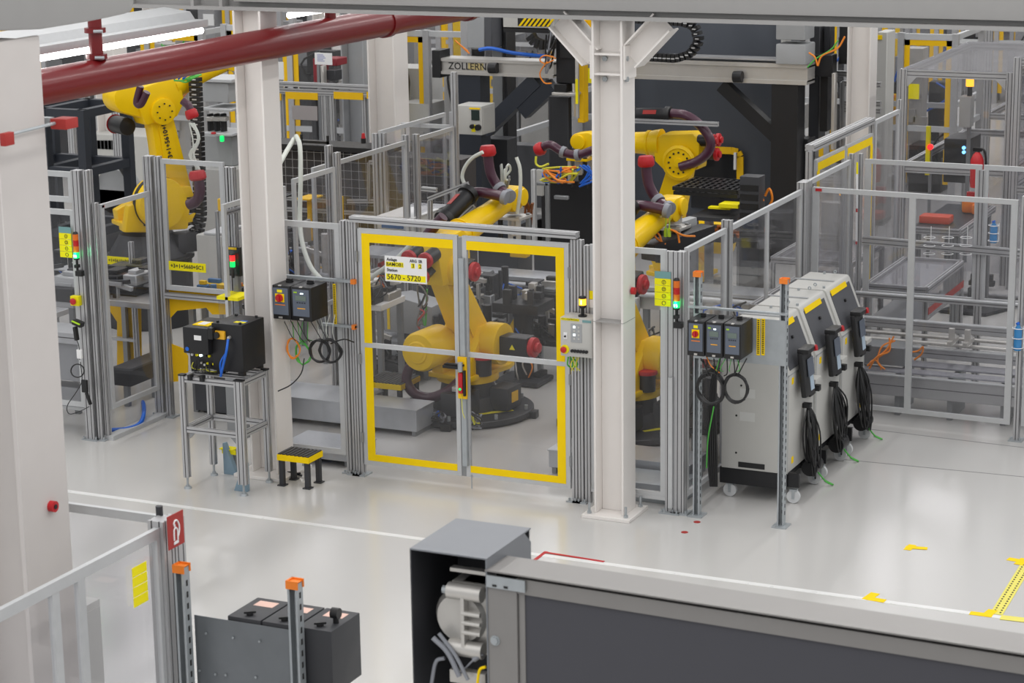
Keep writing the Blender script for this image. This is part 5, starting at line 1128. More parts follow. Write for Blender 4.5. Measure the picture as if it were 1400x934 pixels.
chain('black energy chain curl above the left gantry beam', [oy(725, 48, 26), oy(732, 58, 26), oy(745, 62, 26), oy(760, 60, 26)], .12, .10, marks=False)
# gantry
gan = thing('gantry_beam', 'long bright machined gantry beam lettered ZOLLERN with black braces, left part', 'gantry', (-12, 26.5, 0))
ya = 26.5; zt_, zb_ = oy(660, 81, ya).z, oy(660, 103, ya).z
xl_, xr_ = oy(604, 90, ya).x, oy(757, 95, ya).x
MB().bx(xl_, xr_, ya, ya + .3, zb_ + .02, zt_ - .02).bx(xl_, xr_, ya - .03, ya + .3, zt_ - .04, zt_).bx(xl_, xr_, ya - .03, ya + .3, zb_, zb_ + .04).build('beam', SILV, gan, flat=True)
text('ZOLLERN', .13, (oy(613, 90, ya).x, ya - .004, (zt_ + zb_) / 2), X_, Z_, INK, gan, bold=.001)
MB().bx(oy(640, 90, ya).x, oy(661, 90, ya).x, ya - .004, ya, (zt_ + zb_) / 2 - .04, (zt_ + zb_) / 2 + .05).build('brass_label', mat('brass_label', (.55, .45, .2), .5), gan, flat=True)
MB().cyl(oy(669, 93, ya - .05), oy(680, 93, ya - .05), .07, n=14).build('buffer', BLKM, gan)
MB().bx(xl_ - .12, xl_, ya - .05, ya + .25, zb_ - .05, zt_ + .1).build('end_plate', BLKM, gan, flat=True)
def pb(root, a_, c_, w_, Y, m_=DBLUE, nm='brace'): MB().bar(oy(*a_, Y), oy(*c_, Y), w_, w_, up=(0, 1, 0)).build(nm, m_, root, flat=True)
q = oy(648, 105, ya + .15); MB().bx(q.x - .16, q.x + .16, ya, ya + .3, 0, zb_).build('support_post', DBLUE, gan, flat=True)
pb(gan, (736, 108), (664, 178), .2, ya + .1); pb(gan, (757, 116), (716, 154), .18, ya + .1)
gan2 = thing('gantry_beam', 'long bright machined gantry beam on a black post, right part', 'gantry', (-9.5, 26.5, 0))
zt2, zb2 = oy(990, 84, ya).z, oy(990, 112, ya).z
x2, x3 = oy(862, 95, ya).x, oy(1104, 105, ya).x
MB().bx(x2, x3, ya, ya + .3, zb2 + .03, zt2 - .03).bx(x2, x3, ya - .03, ya + .3, zt2 - .05, zt2).bx(x2, x3, ya - .03, ya + .3, zb2, zb2 + .05).build('beam', SILV, gan2, flat=True)
MB().bx(x2, x3 - .3, ya - .02, ya + .25, zt2 + .03, zt2 + .05).build('top_rail', ALU, gan2, flat=True)
MB().cyl(oy(1003, 105, ya - .06), oy(1015, 105, ya - .06), .07, n=14).build('buffer', BLKM, gan2)
q = oy(1078, 112, ya + .15); MB().bx(q.x - .17, q.x + .17, ya, ya + .3, 0, zb2).build('support_post', BLKM, gan2, flat=True)
pb(gan2, (988, 116), (1068, 192), .16, ya + .1, BLKM)
MB().bx(oy(1064, 60, ya).x, oy(1105, 60, ya).x, ya - .1, ya + .3, zt2, zt2 + .25).bx(oy(1064, 40, ya).x, oy(1104, 40, ya).x, ya - .1, ya + .3, zt2 + .3, zt2 + .9).build('drive_housing', CABG, gan2, bevel=.02)
# dark grey machine wall
dw = thing('machine_wall', 'large dark slate machine housing wall behind the gantry and back robot', 'machine', (-9.8, 27.4, 0))
wx0, wx1 = oy(862, 200, 27.4).x, oy(1066, 200, 27.4).x
MB().bx(wx0, wx1, 27.4, 28.2, 0, 4.6).build('housing', mat('slate_housing', (.075, .085, .105), .55), dw, bevel=.01)
MB().bx(wx0 - .25, wx0 - .02, 27.3, 27.5, 0, 4.4).build('edge_column', ALUD, dw, flat=True)
MB().bx(wx1 + .03, wx1 + .10, 27.3, 27.5, 0, 4.4).build('edge_column', CAB, dw, flat=True)
hp = thing('door_surround', 'yellow rounded frame with smoked pane on the dark machine wall', 'frame', (-9.3, 27.3, 1)) 
pts = [oy(*p, 27.3) for p in ((945, 204), (1000, 206), (1009, 208), (1012, 214), (1012, 258))]
b = MB()
for a_, c_ in zip(pts, pts[1:]): b.bar(a_, c_, .03, .09, up=None if abs((c_ - a_).normalized().z) < .9 else (1, 0, 0))
b.build('yellow_frame', YDEEP, hp, flat=True)
MB().bx(oy(945, 230, 27.36).x, pts[-1].x, 27.36, 27.37, pts[-1].z - .3, pts[0].z).build('pane', ESM, hp, flat=True)
MB().bx(oy(1003, 215, 27.2).x, oy(1006, 215, 27.2).x, 27.2, 27.24, oy(1003, 232, 27.2).z, oy(1003, 209, 27.2).z).build('handle', PAPER, hp, flat=True)
# tray table with orange parts
tr = thing('tray_table', 'black grid tray on a dark steel table with orange inserts below', 'table', tuple(gz(960, 400)))
Yt = 22.7; a_, c_ = oy(925, 258, Yt), oy(1012, 262, Yt)
b = MB()
for i in range(11): x = a_.x + (c_.x - a_.x) * i / 10; b.bx(x - .012, x + .012, Yt - .1, Yt + .6, a_.z, a_.z + .04)
for j in range(6): b.bx(a_.x, c_.x, Yt - .1 + .14 * j - .01, Yt - .1 + .14 * j + .01, a_.z, a_.z + .04)
b.bx(a_.x, c_.x, Yt - .1, Yt + .6, a_.z - .05, a_.z - .01); b.build('grid_tray', BLK, tr, flat=True)
MB().bx(a_.x + .3, c_.x + .02, Yt - .4, Yt + .2, oy(960, 290, Yt).z - .02, oy(960, 290, Yt).z + .02).build('table_top', CHAR, tr, flat=True)
for x in (a_.x + .33, c_.x - .03): MB().bx(x - .04, x + .04, Yt - .38, Yt - .3, 0, oy(960, 290, Yt).z - .02).bx(x - .04, x + .04, Yt + .1, Yt + .18, 0, oy(960, 290, Yt).z - .02).build('leg', ALUD, tr, flat=True)
MB().cb(oy(1000, 280, Yt - .2), (.22, .2, .04)).cb(oy(985, 284, Yt - .2), (.25, .1, .02)).build('yellow_bracket', YLAB, tr, flat=True)
zl = oy(965, 318, Yt).z; MB().bx(a_.x + .1, c_.x, Yt - .2, Yt + .5, zl - .06, zl).build('lower_tray', BLK, tr, flat=True)
for i in range(7):
    for j in range(3): MB().cb((a_.x + .17 + i * .12, Yt - .1 + j * .2, zl + .01), (.07, .12, .03), rz=.5).build('orange_insert', ORG, tr, flat=True)
bx_ = thing('electrical_column', 'black slatted electrical column right of the tray table', 'cabinet', (-8.3, 22.6, 0)); q = oy(1027, 242, 22.35)
MB().bx(q.x - .13, q.x + .09, 22.35, 22.55, 0, q.z).build('body', CHAR, bx_, bevel=.008)
for i in range(7): MB().bx(q.x - .12, q.x + .08, 22.34, 22.35, q.z - .15 - i * .1, q.z - .09 - i * .1).build('rib', BLK, bx_, flat=True)
wires('wire_bundle', 'orange cables beside the black electrical column', [[oy(1040, 245, 22.5), oy(1038, 262, 22.5), oy(1044, 275, 22.5)], [oy(1046, 268, 22.5), oy(1052, 258, 22.5), oy(1056, 272, 22.5), oy(1050, 285, 22.5)]], ORC, .014)
# machine bench in front of tray table
mbn = thing('linear_module', 'grey linear module with orange leads and lime connectors behind the right fence', 'machine', tuple(gz(940, 470)))
p0, p1 = oy(868, 330, 19.2), oy(950, 300, 20.4); p0.z = p1.z = (p0.z + p1.z) / 2
MB().bar(oy(872, 328, 19.3), oy(948, 303, 20.0), .10, .10).build('module_body', CABG, mbn, bevel=.006)
MB().bar(oy(886, 345, 19.0), oy(968, 318, 19.8), .18, .16).build('module_base', BLKM, mbn, bevel=.006)
MB().cb((oy(930, 380, 19.4).x, 19.4, .5), (.3, .3, 1.0)).build('pedestal', CHAR, mbn, flat=True)
for px in (910, 915): MB().cb(oy(px, 318, 19.1), (.025, .025, .08)).cyl(oy(px, 312, 19.1), oy(px + 1, 288, 19.1), .006, n=6).build('lime_connector', mat('lime_connector', (.5, .75, .05), .4) if not bpy.data.materials.get('lime_connector') else bpy.data.materials['lime_connector'], mbn, flat=True)
wires('wire_bundle', 'orange leads on the grey linear module above the right fence', [[oy(895, 316, 19.1), oy(902, 322, 19.1), oy(905, 333, 19.1)], [oy(916, 314, 19.1), oy(926, 318, 19.1), oy(929, 332, 19.1)], [oy(918, 314, 19.1), oy(935, 322, 19.1), oy(950, 323, 19.3)], [oy(894, 318, 19.1), oy(898, 326, 19.1), oy(910, 334, 19.1)]], ORC, .010)
# long conveyors right
cv = thing('roller_conveyor', 'long low conveyor of silver rails and patterned belts behind the far right fence', 'conveyor', (-5, 20.3, 0))
for (y, z, h, w_) in ((19.95, .30, .20, .04), (20.45, .52, .10, .06), (20.62, .74, .09, .06), (20.85, .95, .05, .05)):
    MB().bx(-6.0, -2.4, y - w_ / 2, y + w_ / 2, z - h / 2, z + h / 2 - .012).build('side_rail', ALU, cv, bevel=.004, seg=1); MB().bx(-6.0, -2.4, y - w_ / 2 - .01, y + w_ / 2 + .01, z + h / 2 - .012, z + h / 2).build('top_strip', FRM, cv, flat=True); MB().bx(-6.0, -2.4, y - w_ / 2 - .002, y - w_ / 2, z - .006, z + .003).build('groove', SLOT, cv, flat=True)
BELT = mat('patterned_belt', (.35, .35, .38), .45, .3, noise=.35, nscale=22)
MB().bx(-6.0, -2.4, 19.98, 20.14, .41, .425).build('belt', BELT, cv, flat=True); MB().bx(-6.0, -2.4, 20.18, 20.40, .43, .445).build('belt', BELT, cv, flat=True)
for x in [-5.85 + .5 * i for i in range(7)]: MB().bx(x, x + .05, 19.99, 20.5, 0, .4).build('leg', ALUD, cv, flat=True)
for i in range(3): MB().cyl((-5.9, 20.5 + .07 * i, .60 + .05 * i), (-2.4, 20.5 + .07 * i, .60 + .05 * i), .02, n=12).build('guide_tube', SILV, cv)
for x in (-4.9, -4.75): MB().cb((x, 20.35, .68), (.04, .3, .04)).cb((x, 20.3, .75), (.05, .05, .12)).build('clamp_bracket', SILV, cv, flat=True)
MB().bx(-5.75, -5.3, 20.1, 20.4, .45, .62).build('drive_block', ALUD, cv, flat=True)
wires('wire_bundle', 'orange cables bundled on the conveyor left of the fence post', [[oy(1222, 460, 20.1), oy(1212, 478, 20.05), oy(1195, 492, 20.0), oy(1186, 500, 20.0)], [oy(1195, 490, 20), oy(1204, 500, 20), oy(1204, 508, 20)], [oy(1220, 464, 20.1), oy(1210, 482, 20.05), oy(1190, 495, 20.0)], [oy(1216, 462, 20.1), oy(1216, 480, 20.05), oy(1199, 488, 20.0), oy(1188, 505, 20.0)], [oy(1224, 466, 20.1), oy(1206, 474, 20.05), oy(1200, 495, 20.0), oy(1210, 505, 20.0)]], ORC, .009)
wires('wire_bundle', 'orange cable loop on the conveyor right of the fence post', [[oy(1240, 482, 20.1), oy(1255, 480, 20.1), oy(1262, 474, 20.1), oy(1260, 484, 20.1), oy(1250, 492, 20.1)]], ORC, .009)
# glass topped tables behind right fence
gtb = thing('glass_table', 'aluminium frame table with clear reflective top and red stripe, behind the right fence', 'table', (-5.9, 21.8, 0))
def gtable(t, x0, x1, y0, y1, z, stripe=False):
    for (p, q) in (((x0, y0), (x1, y0)), ((x0, y1), (x1, y1)), ((x0, y0), (x0, y1)), ((x1, y0), (x1, y1))): MB().prof((*p, z), (*q, z), .05, .06).build('edge_rail', AL, t, flat=True)
    for (x, y) in ((x0, y0), (x1, y0), (x0, y1), (x1, y1)): MB().prof((x, y, 0), (x, y, z - .03), .05, .05, up=(0, 1, 0)).build('leg', AL, t, flat=True)
    MB().bx(x0 + .025, x1 - .025, y0 + .025, y1 - .025, z, z + .005).build('top_pane', ROOFP, t, flat=True)
    MB().bx(x0 + .025, x1 - .025, y0 + .025, y1 - .025, z - .35, z - .33).build('inner_plate', ALUD, t, flat=True)
    if stripe: MB().bx(x1 + .026, x1 + .03, y0, y1, z - .25, z - .18).build('red_stripe', REDS, t, flat=True); MB().bx(x1 + .02, x1 + .026, y0, y1, z - .3, z - .02).build('side_pane', ACRY, t, flat=True)
gtable(gtb, -6.0, -5.40, 21.25, 22.7, .95, True)
gt2 = thing('glass_table', 'aluminium frame table with clear top behind the sliding gate', 'table', (-7, 21.8, 0)); gtable(gt2, -7.3, -6.45, 22.2, 23.4, .95)
gt3 = thing('glass_table', 'aluminium frame with clear top between the side fence and the dark wall', 'table', (-7.2, 19.8, 0)); gtable(gt3, -6.75, -6.25, 19.9, 21.3, .95)
# tall enclosure right
def enclosure(lab, x0, x1, y0, y1, z1, mids=(1.0,), roof=True, m_=AL, name='machine_enclosure', pw=.09):
    t = thing(name, lab, 'enclosure', ((x0 + x1) / 2, (y0 + y1) / 2, 0))
    for (x, y) in ((x0, y0), (x1, y0), (x0, y1), (x1, y1)): MB().prof((x, y, 0), (x, y, z1), pw, pw, up=(0, 1, 0)).build('corner_post', m_, t, flat=True)
    for z in (*mids, z1 - .05):
        for (p, q) in (((x0, y0), (x1, y0)), ((x0, y1), (x1, y1)), ((x0, y0), (x0, y1)), ((x1, y0), (x1, y1))): MB().prof((*p, z), (*q, z), .06, .09).build('cross_rail', m_, t, flat=True)
    zz = [0.1, *mids, z1 - .05]
    for a_, c_ in zip(zz, zz[1:]):
        MB().bx(x0, x1, y0 - .003, y0 + .003, a_ + .04, c_ - .04).build('pane', ACRY, t, flat=True); MB().bx(x1 - .003, x1 + .003, y0, y1, a_ + .04, c_ - .04).build('pane', ACRY, t, flat=True)
    if roof: MB().bx(x0 - .02, x1 + .02, y0 - .02, y1 + .02, z1, z1 + .006).build('roof_pane', ROOFP, t, flat=True)
    return t
en = enclosure('tall aluminium enclosure with clear roof in the upper right corner', -7.0, -5.72, 26.2, 29.5, 2.55, mids=(1.35,))
for s_ in (0, 1):
    x = -6.95 if s_ == 0 else -5.77; k = 1 if s_ == 0 else -1
    MB().prism([(0, 0), (k * .12, 0), (0, -.12)], (x, 26.15, 2.46), X_, Z_, (0, .03, 0)).build('gusset', ALU, en, flat=True)
en2 = enclosure('aluminium enclosure with clear roof at the right edge of the picture', -5.6, -3.4, 26.0, 29.0, 2.75, mids=(1.2,))
en3 = enclosure('further aluminium enclosure with clear roof behind the tall one at upper right', -7.2, -4.2, 31.5, 35.0, 2.6, mids=(1.3,))
hcol('steel_column', 'pinkish white steel column right of the gantry', -7.75, 27.0, 5.2, s=.30)
hcol('steel_column', 'round-edged white column left of the gantry behind the inner side fence', -12.6, 23.6, 5.2, s=.36)
# extinguisher
ex_ = thing('fire_extinguisher', 'red fire extinguisher beyond the tall right-hand enclosure', 'extinguisher', tuple(oy(1335, 262, 24.9)))
q = oy(1335, 250, 24.9); MB().lathe([(.07, -.05), (.075, 0), (.075, .26), (.05, .32), (.025, .35)], q, n=20).build('cylinder', RED, ex_); MB().tube([q + V(0, 0, .36), q + V(.07, 0, .38), q + V(.10, 0, .25), q + V(.09, 0, .08)], .014, n=8).build('hose', BLC, ex_); MB().cb(q + V(0, 0, .38), (.1, .03, .04)).build('handle', BLK, ex_, flat=True)
MB().bx(q.x - .12, q.x + .12, 24.95, 25.0, q.z - .35, q.z - .12).build('holder', RED, ex_, flat=True); MB().bx(q.x - .03, q.x + .03, 24.95, 25.0, 0, q.z - .35).build('stand', ALUD, ex_, flat=True)
# ------------------------------------------------------------------ inner side fences left of centre
fi = thing('safety_fence', 'clear side fence running back left of the gate robot, with tall double posts', 'fence', (-10.8, 18.5, 0))
for (x, y, z, w_, d_) in ((-10.93, 18.0, 2.62, .09, .045), (-10.87, 18.02, 2.30, .045, .045), (-10.80, 18.95, 2.45, .045, .09), (-10.73, 18.98, 2.38, .045, .09)): post(fi, x, y, z, w_, d_)
panel(fi, (-10.75, 16.9), (-10.75, 18.0), .9, 2.2); panel(fi, (-10.72, 18.1), (-10.72, 18.9), .9, 2.25)
MB().prof((-10.85, 17.1, 2.08), (-10.85, 18.0, 2.08), .03, .04).build('rail', AL, fi, flat=True)
fj = thing('safety_fence', 'clear side fence further back, ending in front of the round-edged column', 'fence', (-11.05, 20.5, 0))
for (x, y, z) in ((-11.55, 21.3, 2.22), (-11.48, 21.35, 2.22), (-11.08, 21.1, 2.25), (-11.0, 21.2, 2.25), (-11.1, 22.3, 2.35), (-11.05, 22.25, 2.8)): post(fj, x, y, z, .06, .06)
panel(fj, (-11.05, 19.05), (-11.05, 21.05), .9, 2.2); panel(fj, (-11.05, 21.25), (-11.05, 22.2), .9, 2.2)
panel(fj, (-11.5, 21.3), (-11.5, 22.9), 1.0, 2.25); panel(fj, (-11.75, 22.3), (-11.1, 22.3), 1.0, 2.2)
hose('white hose hanging in a long curve over the inner side fence', [oy(405, 186, 17.9), oy(410, 200, 17.8), oy(411, 240, 17.7), oy(410, 300, 17.7), oy(414, 335, 17.6), oy(425, 365, 17.5), oy(440, 383, 17.4)], .022, WTUBE)
hose('white hose dropping steeply left from the tall double post', [oy(402, 190, 17.9), oy(390, 210, 17.6), oy(372, 244, 17.2), oy(360, 270, 17.0)], .022, WTUBE)
hose('white hose crossing behind the station sign into the cell', P3([(500, 385), (515, 374), (540, 356), (566, 330)], 17.9), .022, WTUBE)
# yellow-trimmed far fence
fy = thing('glazed_machine', 'long aluminium machine front with yellow-edged windows, upper left of centre', 'machine', (-14, 25, 0))
def seg(a_, c_, Y, w_, h_, m_, nm, rt): MB().prof(oy(*a_, Y), oy(*c_, Y), w_, h_).build(nm, m_, rt, flat=True)
seg((330, 112), (556, 122), 25, .08, .06, AL, 'top_rail', fy); seg((330, 122), (556, 131), 25, .08, .07, AL, 'top_rail', fy)
for px, w_ in ((386, .05), (445, .10), (453, .09), (498, .05), (552, .05)):
    a_ = oy(px, 128, 25); MB().prof((a_.x, 25, 0), (a_.x, 25, a_.z), w_, .06, up=(0, 1, 0)).build('post', AL, fy, flat=True)
for (p, q) in (((330, 384)), ((390, 434)), ((456, 496)), ((501, 546))):
    a_, c_ = oy(p, 126, 24.95), oy(q, 128, 24.95); zt_ = oy(p, 125.5, 24.95).z; MB().bx(a_.x, c_.x, 24.95, 24.96, zt_ - .09, zt_).build('yellow_band', YDEEP, fy, flat=True)
    MB().bx(a_.x, c_.x, 25.0, 25.006, .6, zt_).build('pane', ACRY, fy, flat=True)
a_ = oy(549, 135, 24.95); MB().bx(a_.x - .05, a_.x + .05, 24.95, 24.96, oy(549, 190, 24.95).z, a_.z).build('yellow_band', YDEEP, fy, flat=True)
a_, c_ = oy(399, 144, 24.9), oy(434, 165, 24.9); MB().bx(a_.x, c_.x, 24.9, 24.91, c_.z, a_.z).build('grey_card', mat('grey_card', (.36, .33, .33), .6), fy, flat=True)
# mesh guarded dark conveyor
mg = thing('mesh_guard', 'dark machine bed behind a pale wire mesh, left of centre', 'machine', (-13, 23, 0)); Ym = 22.9
a_, c_ = oy(330, 196, Ym), oy(530, 201, Ym); zt_ = (a_.z + c_.z) / 2
MB().bx(a_.x, c_.x, Ym - .04, Ym + .4, zt_ - .06, zt_).build('top_bar', BLKM, mg, flat=True)
MB().bx(a_.x, c_.x + .9, Ym + .12, Ym + .5, .35, zt_ - .1).build('machine_bed', mat('dark_brown_bed', (.055, .05, .05), .6), mg, flat=True)
b = MB(); x = a_.x
while x < c_.x + .9: b.bx(x, x + .004, Ym, Ym + .004, .5, zt_ - .05); x += .10
z = .5
while z < zt_ - .05: b.bx(a_.x, c_.x + .9, Ym - .004, Ym + .0, z, z + .004); z += .10
o = b.build('wire_mesh', ALU, mg, flat=True); o['kind'] = 'stuff'
for i, (p, q, r_, s_) in enumerate(((505, 222, 525, 275), )):
    u, v = oy(p, q, Ym - .1), oy(r_, s_, Ym - .1); 
    for (m1, m2) in (((p, q), (r_, q)), ((p, q), (p, s_)), ((p - 30, s_), (r_, s_))): seg(m1, m2, Ym - .1, .03, .05, AL, 'window_frame', mg)
seg((374, 285), (540, 294), Ym - .15, .03, .05, AL, 'lower_rail', mg); seg((374, 270), (460, 275), Ym - .1, .03, .04, AL, 'lower_rail', mg)
MB().bx(oy(410, 183, Ym).x, oy(448, 183, Ym).x, Ym, Ym + .03, zt_ + .02, zt_ + .05).bx(oy(410, 183, Ym).x, oy(412, 183, Ym).x, Ym, Ym + .03, zt_, zt_ + .12).bx(oy(446, 183, Ym).x, oy(448, 183, Ym).x, Ym, Ym + .03, zt_, zt_ + .12).build('handle', BLK, mg, flat=True)
q = oy(497, 196, Ym); t = thing('signal_marker', 'small red marker standing on the dark machine bed', 'marker', tuple(q)); MB().cyl(q, q + Z_ * .06, .03, n=12).build('base', BLK, t); MB().cyl(q + Z_ * .06, q + Z_ * .12, .025, .018, n=12).build('knob', RED, t)
# machine under the mesh guard, seen through the fence
def lumps(lab, cx, cy, z0, w_, d_, h_, seed, cols, n=10, name='machine_unit'):
    rr = random.Random(seed); t = thing(name, lab, 'machine', (cx, cy, 0))
    MB().bx(cx - w_ / 2, cx + w_ / 2, cy - d_ / 2, cy + d_ / 2, z0, z0 + .06).build('base_frame', cols[0], t, bevel=.004, seg=1)
    if z0 > .05:
        for sx in (-1, 1):
            for sy in (-1, 1): MB().bx(cx + sx * (w_ / 2 - .04) - .025, cx + sx * (w_ / 2 - .04) + .025, cy + sy * (d_ / 2 - .04) - .025, cy + sy * (d_ / 2 - .04) + .025, 0, z0).build('leg', ALUD, t, flat=True)
    for i in range(n):
        k = rr.choice(('block', 'block', 'cylinder', 'bar', 'plate', 'cable')); m_ = rr.choice(cols); x = cx + rr.uniform(-.42, .42) * w_; y = cy + rr.uniform(-.42, .42) * d_; hh = rr.uniform(.25, 1) * h_
        if k == 'block': s1, s2 = rr.uniform(.06, .2) * w_, rr.uniform(.1, .3) * d_; MB().bx(x - s1, x + s1, y - s2, y + s2, z0 + .06, z0 + .06 + hh * .7).build('housing', m_, t, bevel=.008, seg=1); MB().bx(x - s1 * .6, x + s1 * .6, y - s2 * .6, y + s2 * .6, z0 + .06 + hh * .7, z0 + .1 + hh * .7).build('cover', rr.choice(cols), t, bevel=.004, seg=1)
        elif k == 'cylinder': r = rr.uniform(.02, .06); MB().cyl((x, y, z0 + .06), (x, y, z0 + .06 + hh), r, n=14).cyl((x, y, z0 + .06), (x, y, z0 + .10), r * 1.5, n=14).build('cylinder', m_, t)
        elif k == 'bar': q = rr.choice((-1, 1)); MB().bar((x - .2 * w_, y, z0 + .06 + hh * rr.uniform(.4, 1)), (x + .2 * w_, y, z0 + .06 + hh * rr.uniform(.4, 1)), .04, .04).bar((x, y, z0), (x, y, z0 + hh), .035, .035).build('arm', m_, t, flat=True)
        elif k == 'plate': MB().cb((x, y, z0 + hh), (rr.uniform(.1, .35) * w_, rr.uniform(.2, .5) * d_, .015)).bar((x, y, z0), (x, y, z0 + hh), .04, .04).build('plate', m_, t, flat=True)
        else:
            b = MB(); P = V(x, y, z0 + hh); 
            for j in range(3): b.tube([P, P + V(rr.uniform(-.2, .2), rr.uniform(-.2, .1), -.1), P + V(rr.uniform(-.3, .3), rr.uniform(-.2, .2), -hh * .8)], .009, n=5, sub=4)
            b.build('cable', rr.choice((BLC, BLC, BLC, BLUC, BLC, ORC)), t)
    return t
DK = [BLKM, CHAR, BLK, ALUD, SILV, BLKM]; GR = [ALU, CABG, CAB, CHAR, SILV, FRM]; MX = [CABG, CHAR, YROB, ALU, BLKM, BLUB]
# things inside the main cell
ts = thing('tooling_stand', 'black tooling stand on a black floor base, seen through the right gate leaf', 'machine', tuple(gz(717, 523)))
c = gz(717, 523); MB().prism([(-.24, -.2), (.24, -.2), (.24, .2), (-.24, .2)], c + Z_ * .01, X_, Y_, (0, 0, .05)).build('base_plate', CHAR, ts, bevel=.02)
MB().cb(c + V(.13, .1, .08), (.08, .2, .05)).build('wedge', BLKM, ts, bevel=.01)
MB().cyl(c + Z_ * .06, c + Z_ * .75, .10, n=18).build('column', BLKM, ts); MB().cb(c + Z_ * .80, (.50, .42, .10)).build('tool_table', BLKM, ts, bevel=.01)
rr = random.Random(3)
for i in range(14):
    q = c + V(rr.uniform(-.22, .22), rr.uniform(-.2, .2), .85); MB().cb(q + Z_ * .06, (rr.uniform(.03, .09), rr.uniform(.03, .09), rr.uniform(.06, .2))).build('fixture', rr.choice((BLKM, SILV, CHAR, BLK)), ts, bevel=.004, seg=1)
for i in range(7):
    q = c + V(rr.uniform(-.12, .12), -.1, rr.uniform(.1, .6)); MB().tube([q, q + V(rr.uniform(-.1, .1), -.06, -.08), q + V(rr.uniform(-.05, .05), -.03, -.2)], .008, n=5).build('cable', rr.choice((ORC, BLC, SILV, BLUC)), ts)
yt = thing('yellow_gripper', 'yellow T-shaped holder with pale pad beside the tooling stand', 'holder', tuple(gz(722, 523)))
Yt = 19.9; z_ = lambda px, py: oy(px, py, Yt)
MB().bx(z_(713, 445).x, z_(722, 445).x, Yt, Yt + .06, z_(718, 450).z, z_(718, 424).z).bx(z_(705, 420).x, z_(733, 420).x, Yt - .01, Yt + .07, z_(718, 424).z, z_(718, 417).z).build('t_bracket', YROB, yt, bevel=.004)
MB().bx(z_(706, 420).x, z_(732, 420).x, Yt - .02, Yt + .08, z_(718, 417).z + .002, z_(718, 411).z + .01).build('pad', PAPER, yt, bevel=.01)
MB().bar(z_(700, 448), z_(708, 434), .05, .05).bar(z_(696, 452), z_(716, 453), .05, .03).build('yellow_foot', YROB, yt, flat=True)
MB().cb((z_(718, 450).x, Yt + .03, z_(718, 452).z / 2), (.08, .06, z_(718, 452).z)).build('support', CHAR, yt, flat=True)
lumps('dark machining fixture with servo blocks left of the yellow T-shaped holder', -10.25, 21.1, .45, .7, .5, .42, 21, DK, 16)
lumps('dark machining fixture with cylinders right of the yellow T-shaped holder', -9.35, 20.95, .45, .6, .5, .42, 22, DK, 16)
lumps('dark assembly fixture behind the pane right of the middle column', -6.55, 18.9, .6, .45, .6, .6, 23, [BLKM, CHAR, SILV, ALUD], 18)
lumps('low dark equipment cluster behind the stack light card', -6.5, 17.9, .3, .4, .5, .5, 24, DK, 12)
lumps('grey and black valve cluster left of the gate robot', -10.4, 20.6, .4, .6, .5, .9, 25, [CHAR, CABG, BLKM, SILV], 14)
lumps('dark drive unit beside the step platform inside the gate', -10.3, 19.4, .15, .5, .4, .4, 26, DK, 8)
lumps('tall dark pick unit left of the yellow T-shaped holder, beyond the gate middle stile', -9.95, 20.45, .45, .45, .5, .50, 41, DK, 16)
lumps('dark clamping unit low behind the right gate leaf', -9.0, 20.2, .35, .45, .4, .45, 42, DK, 12)
lumps('dark clamping unit behind the gate lock', -9.6, 20.0, .30, .35, .35, .40, 43, [BLKM, BLK, CHAR, ALUD], 14)
lumps('small dark unit beside the grey slanted cabinet', -9.95, 19.9, .3, .35, .4, .6, 45, [BLKM, CHAR, CABG], 10)
sb2 = thing('silver_conveyor', 'broad bright conveyor body crossing behind the right gate leaf', 'conveyor', (-8, 21.5, 0)); Yc = 21.7
zt_ = oy(700, 378, Yc).z; zb_ = oy(700, 408, Yc).z
MB().bx(-10.9, -6.85, Yc, Yc + .4, zt_ - .04, zt_).build('top_plate', PLATE, sb2, bevel=.004); MB().bx(-10.9, -6.85, Yc + .02, Yc + .08, zb_, zt_ - .05).build('side_panel', SILV, sb2, bevel=.004)
MB().cyl((-10.9, Yc - .02, zt_ - .08), (-6.85, Yc - .02, zt_ - .08), .03, n=12).build('front_tube', FRM, sb2)
for i in range(8): x = -10.8 + .55 * i; MB().bx(x, x + .06, Yc + .05, Yc + .12, 0, zb_).build('leg', ALUD, sb2, flat=True)
for i in range(3): MB().bx(-9.75 + .7 * i, -9.3 + .7 * i, Yc - .12, Yc - .02, zb_ - .02, zb_ + .14).build('motor_cover', CAB, sb2, bevel=.01)
dk1 = thing('dark_column', 'dark blue machine column behind the right gate leaf', 'machine', (-8.9, 23, 0)); q = oy(675, 330, 22.6)
MB().bx(q.x - .2, q.x + .3, 22.6, 23.0, 0, oy(675, 318, 22.6).z + .1).build('body', DBLUE, dk1, bevel=.01); MB().bx(q.x + .5, q.x + .8, 22.6, 22.9, 0, oy(720, 345, 22.6).z).build('side_body', DBLUE, dk1, bevel=.01)
MB().cb(oy(711, 345, 22.4), (.20, .12, .1)).build('yellow_block', YDEEP, dk1, bevel=.01); 
gc = thing('grey_cabinet', 'mid grey cabinet with slanted top and yellow strip behind the left gate leaf', 'cabinet', (-10.3, 19.9, 0)); q0, q1 = oy(524, 402, 19.7), oy(560, 402, 19.7)
MB().prism([(0, 0), (0, .35), (.15, .38), (.55, .30), (.55, 0)], (q0.x, 19.7, oy(540, 455, 19.7).z), X_, Z_, (0, .35, 0)).build('body', CABG, gc, bevel=.008)
MB().bx(q0.x + .04, q0.x + .07, 19.694, 19.7, oy(530, 450, 19.7).z, oy(530, 408, 19.7).z).build('yellow_strip', YTAPE, gc, flat=True)
MB().bx(q0.x + .2, q0.x + .28, 19.72, 20.0, 0, oy(540, 455, 19.7).z).build('pedestal', CHAR, gc, flat=True)
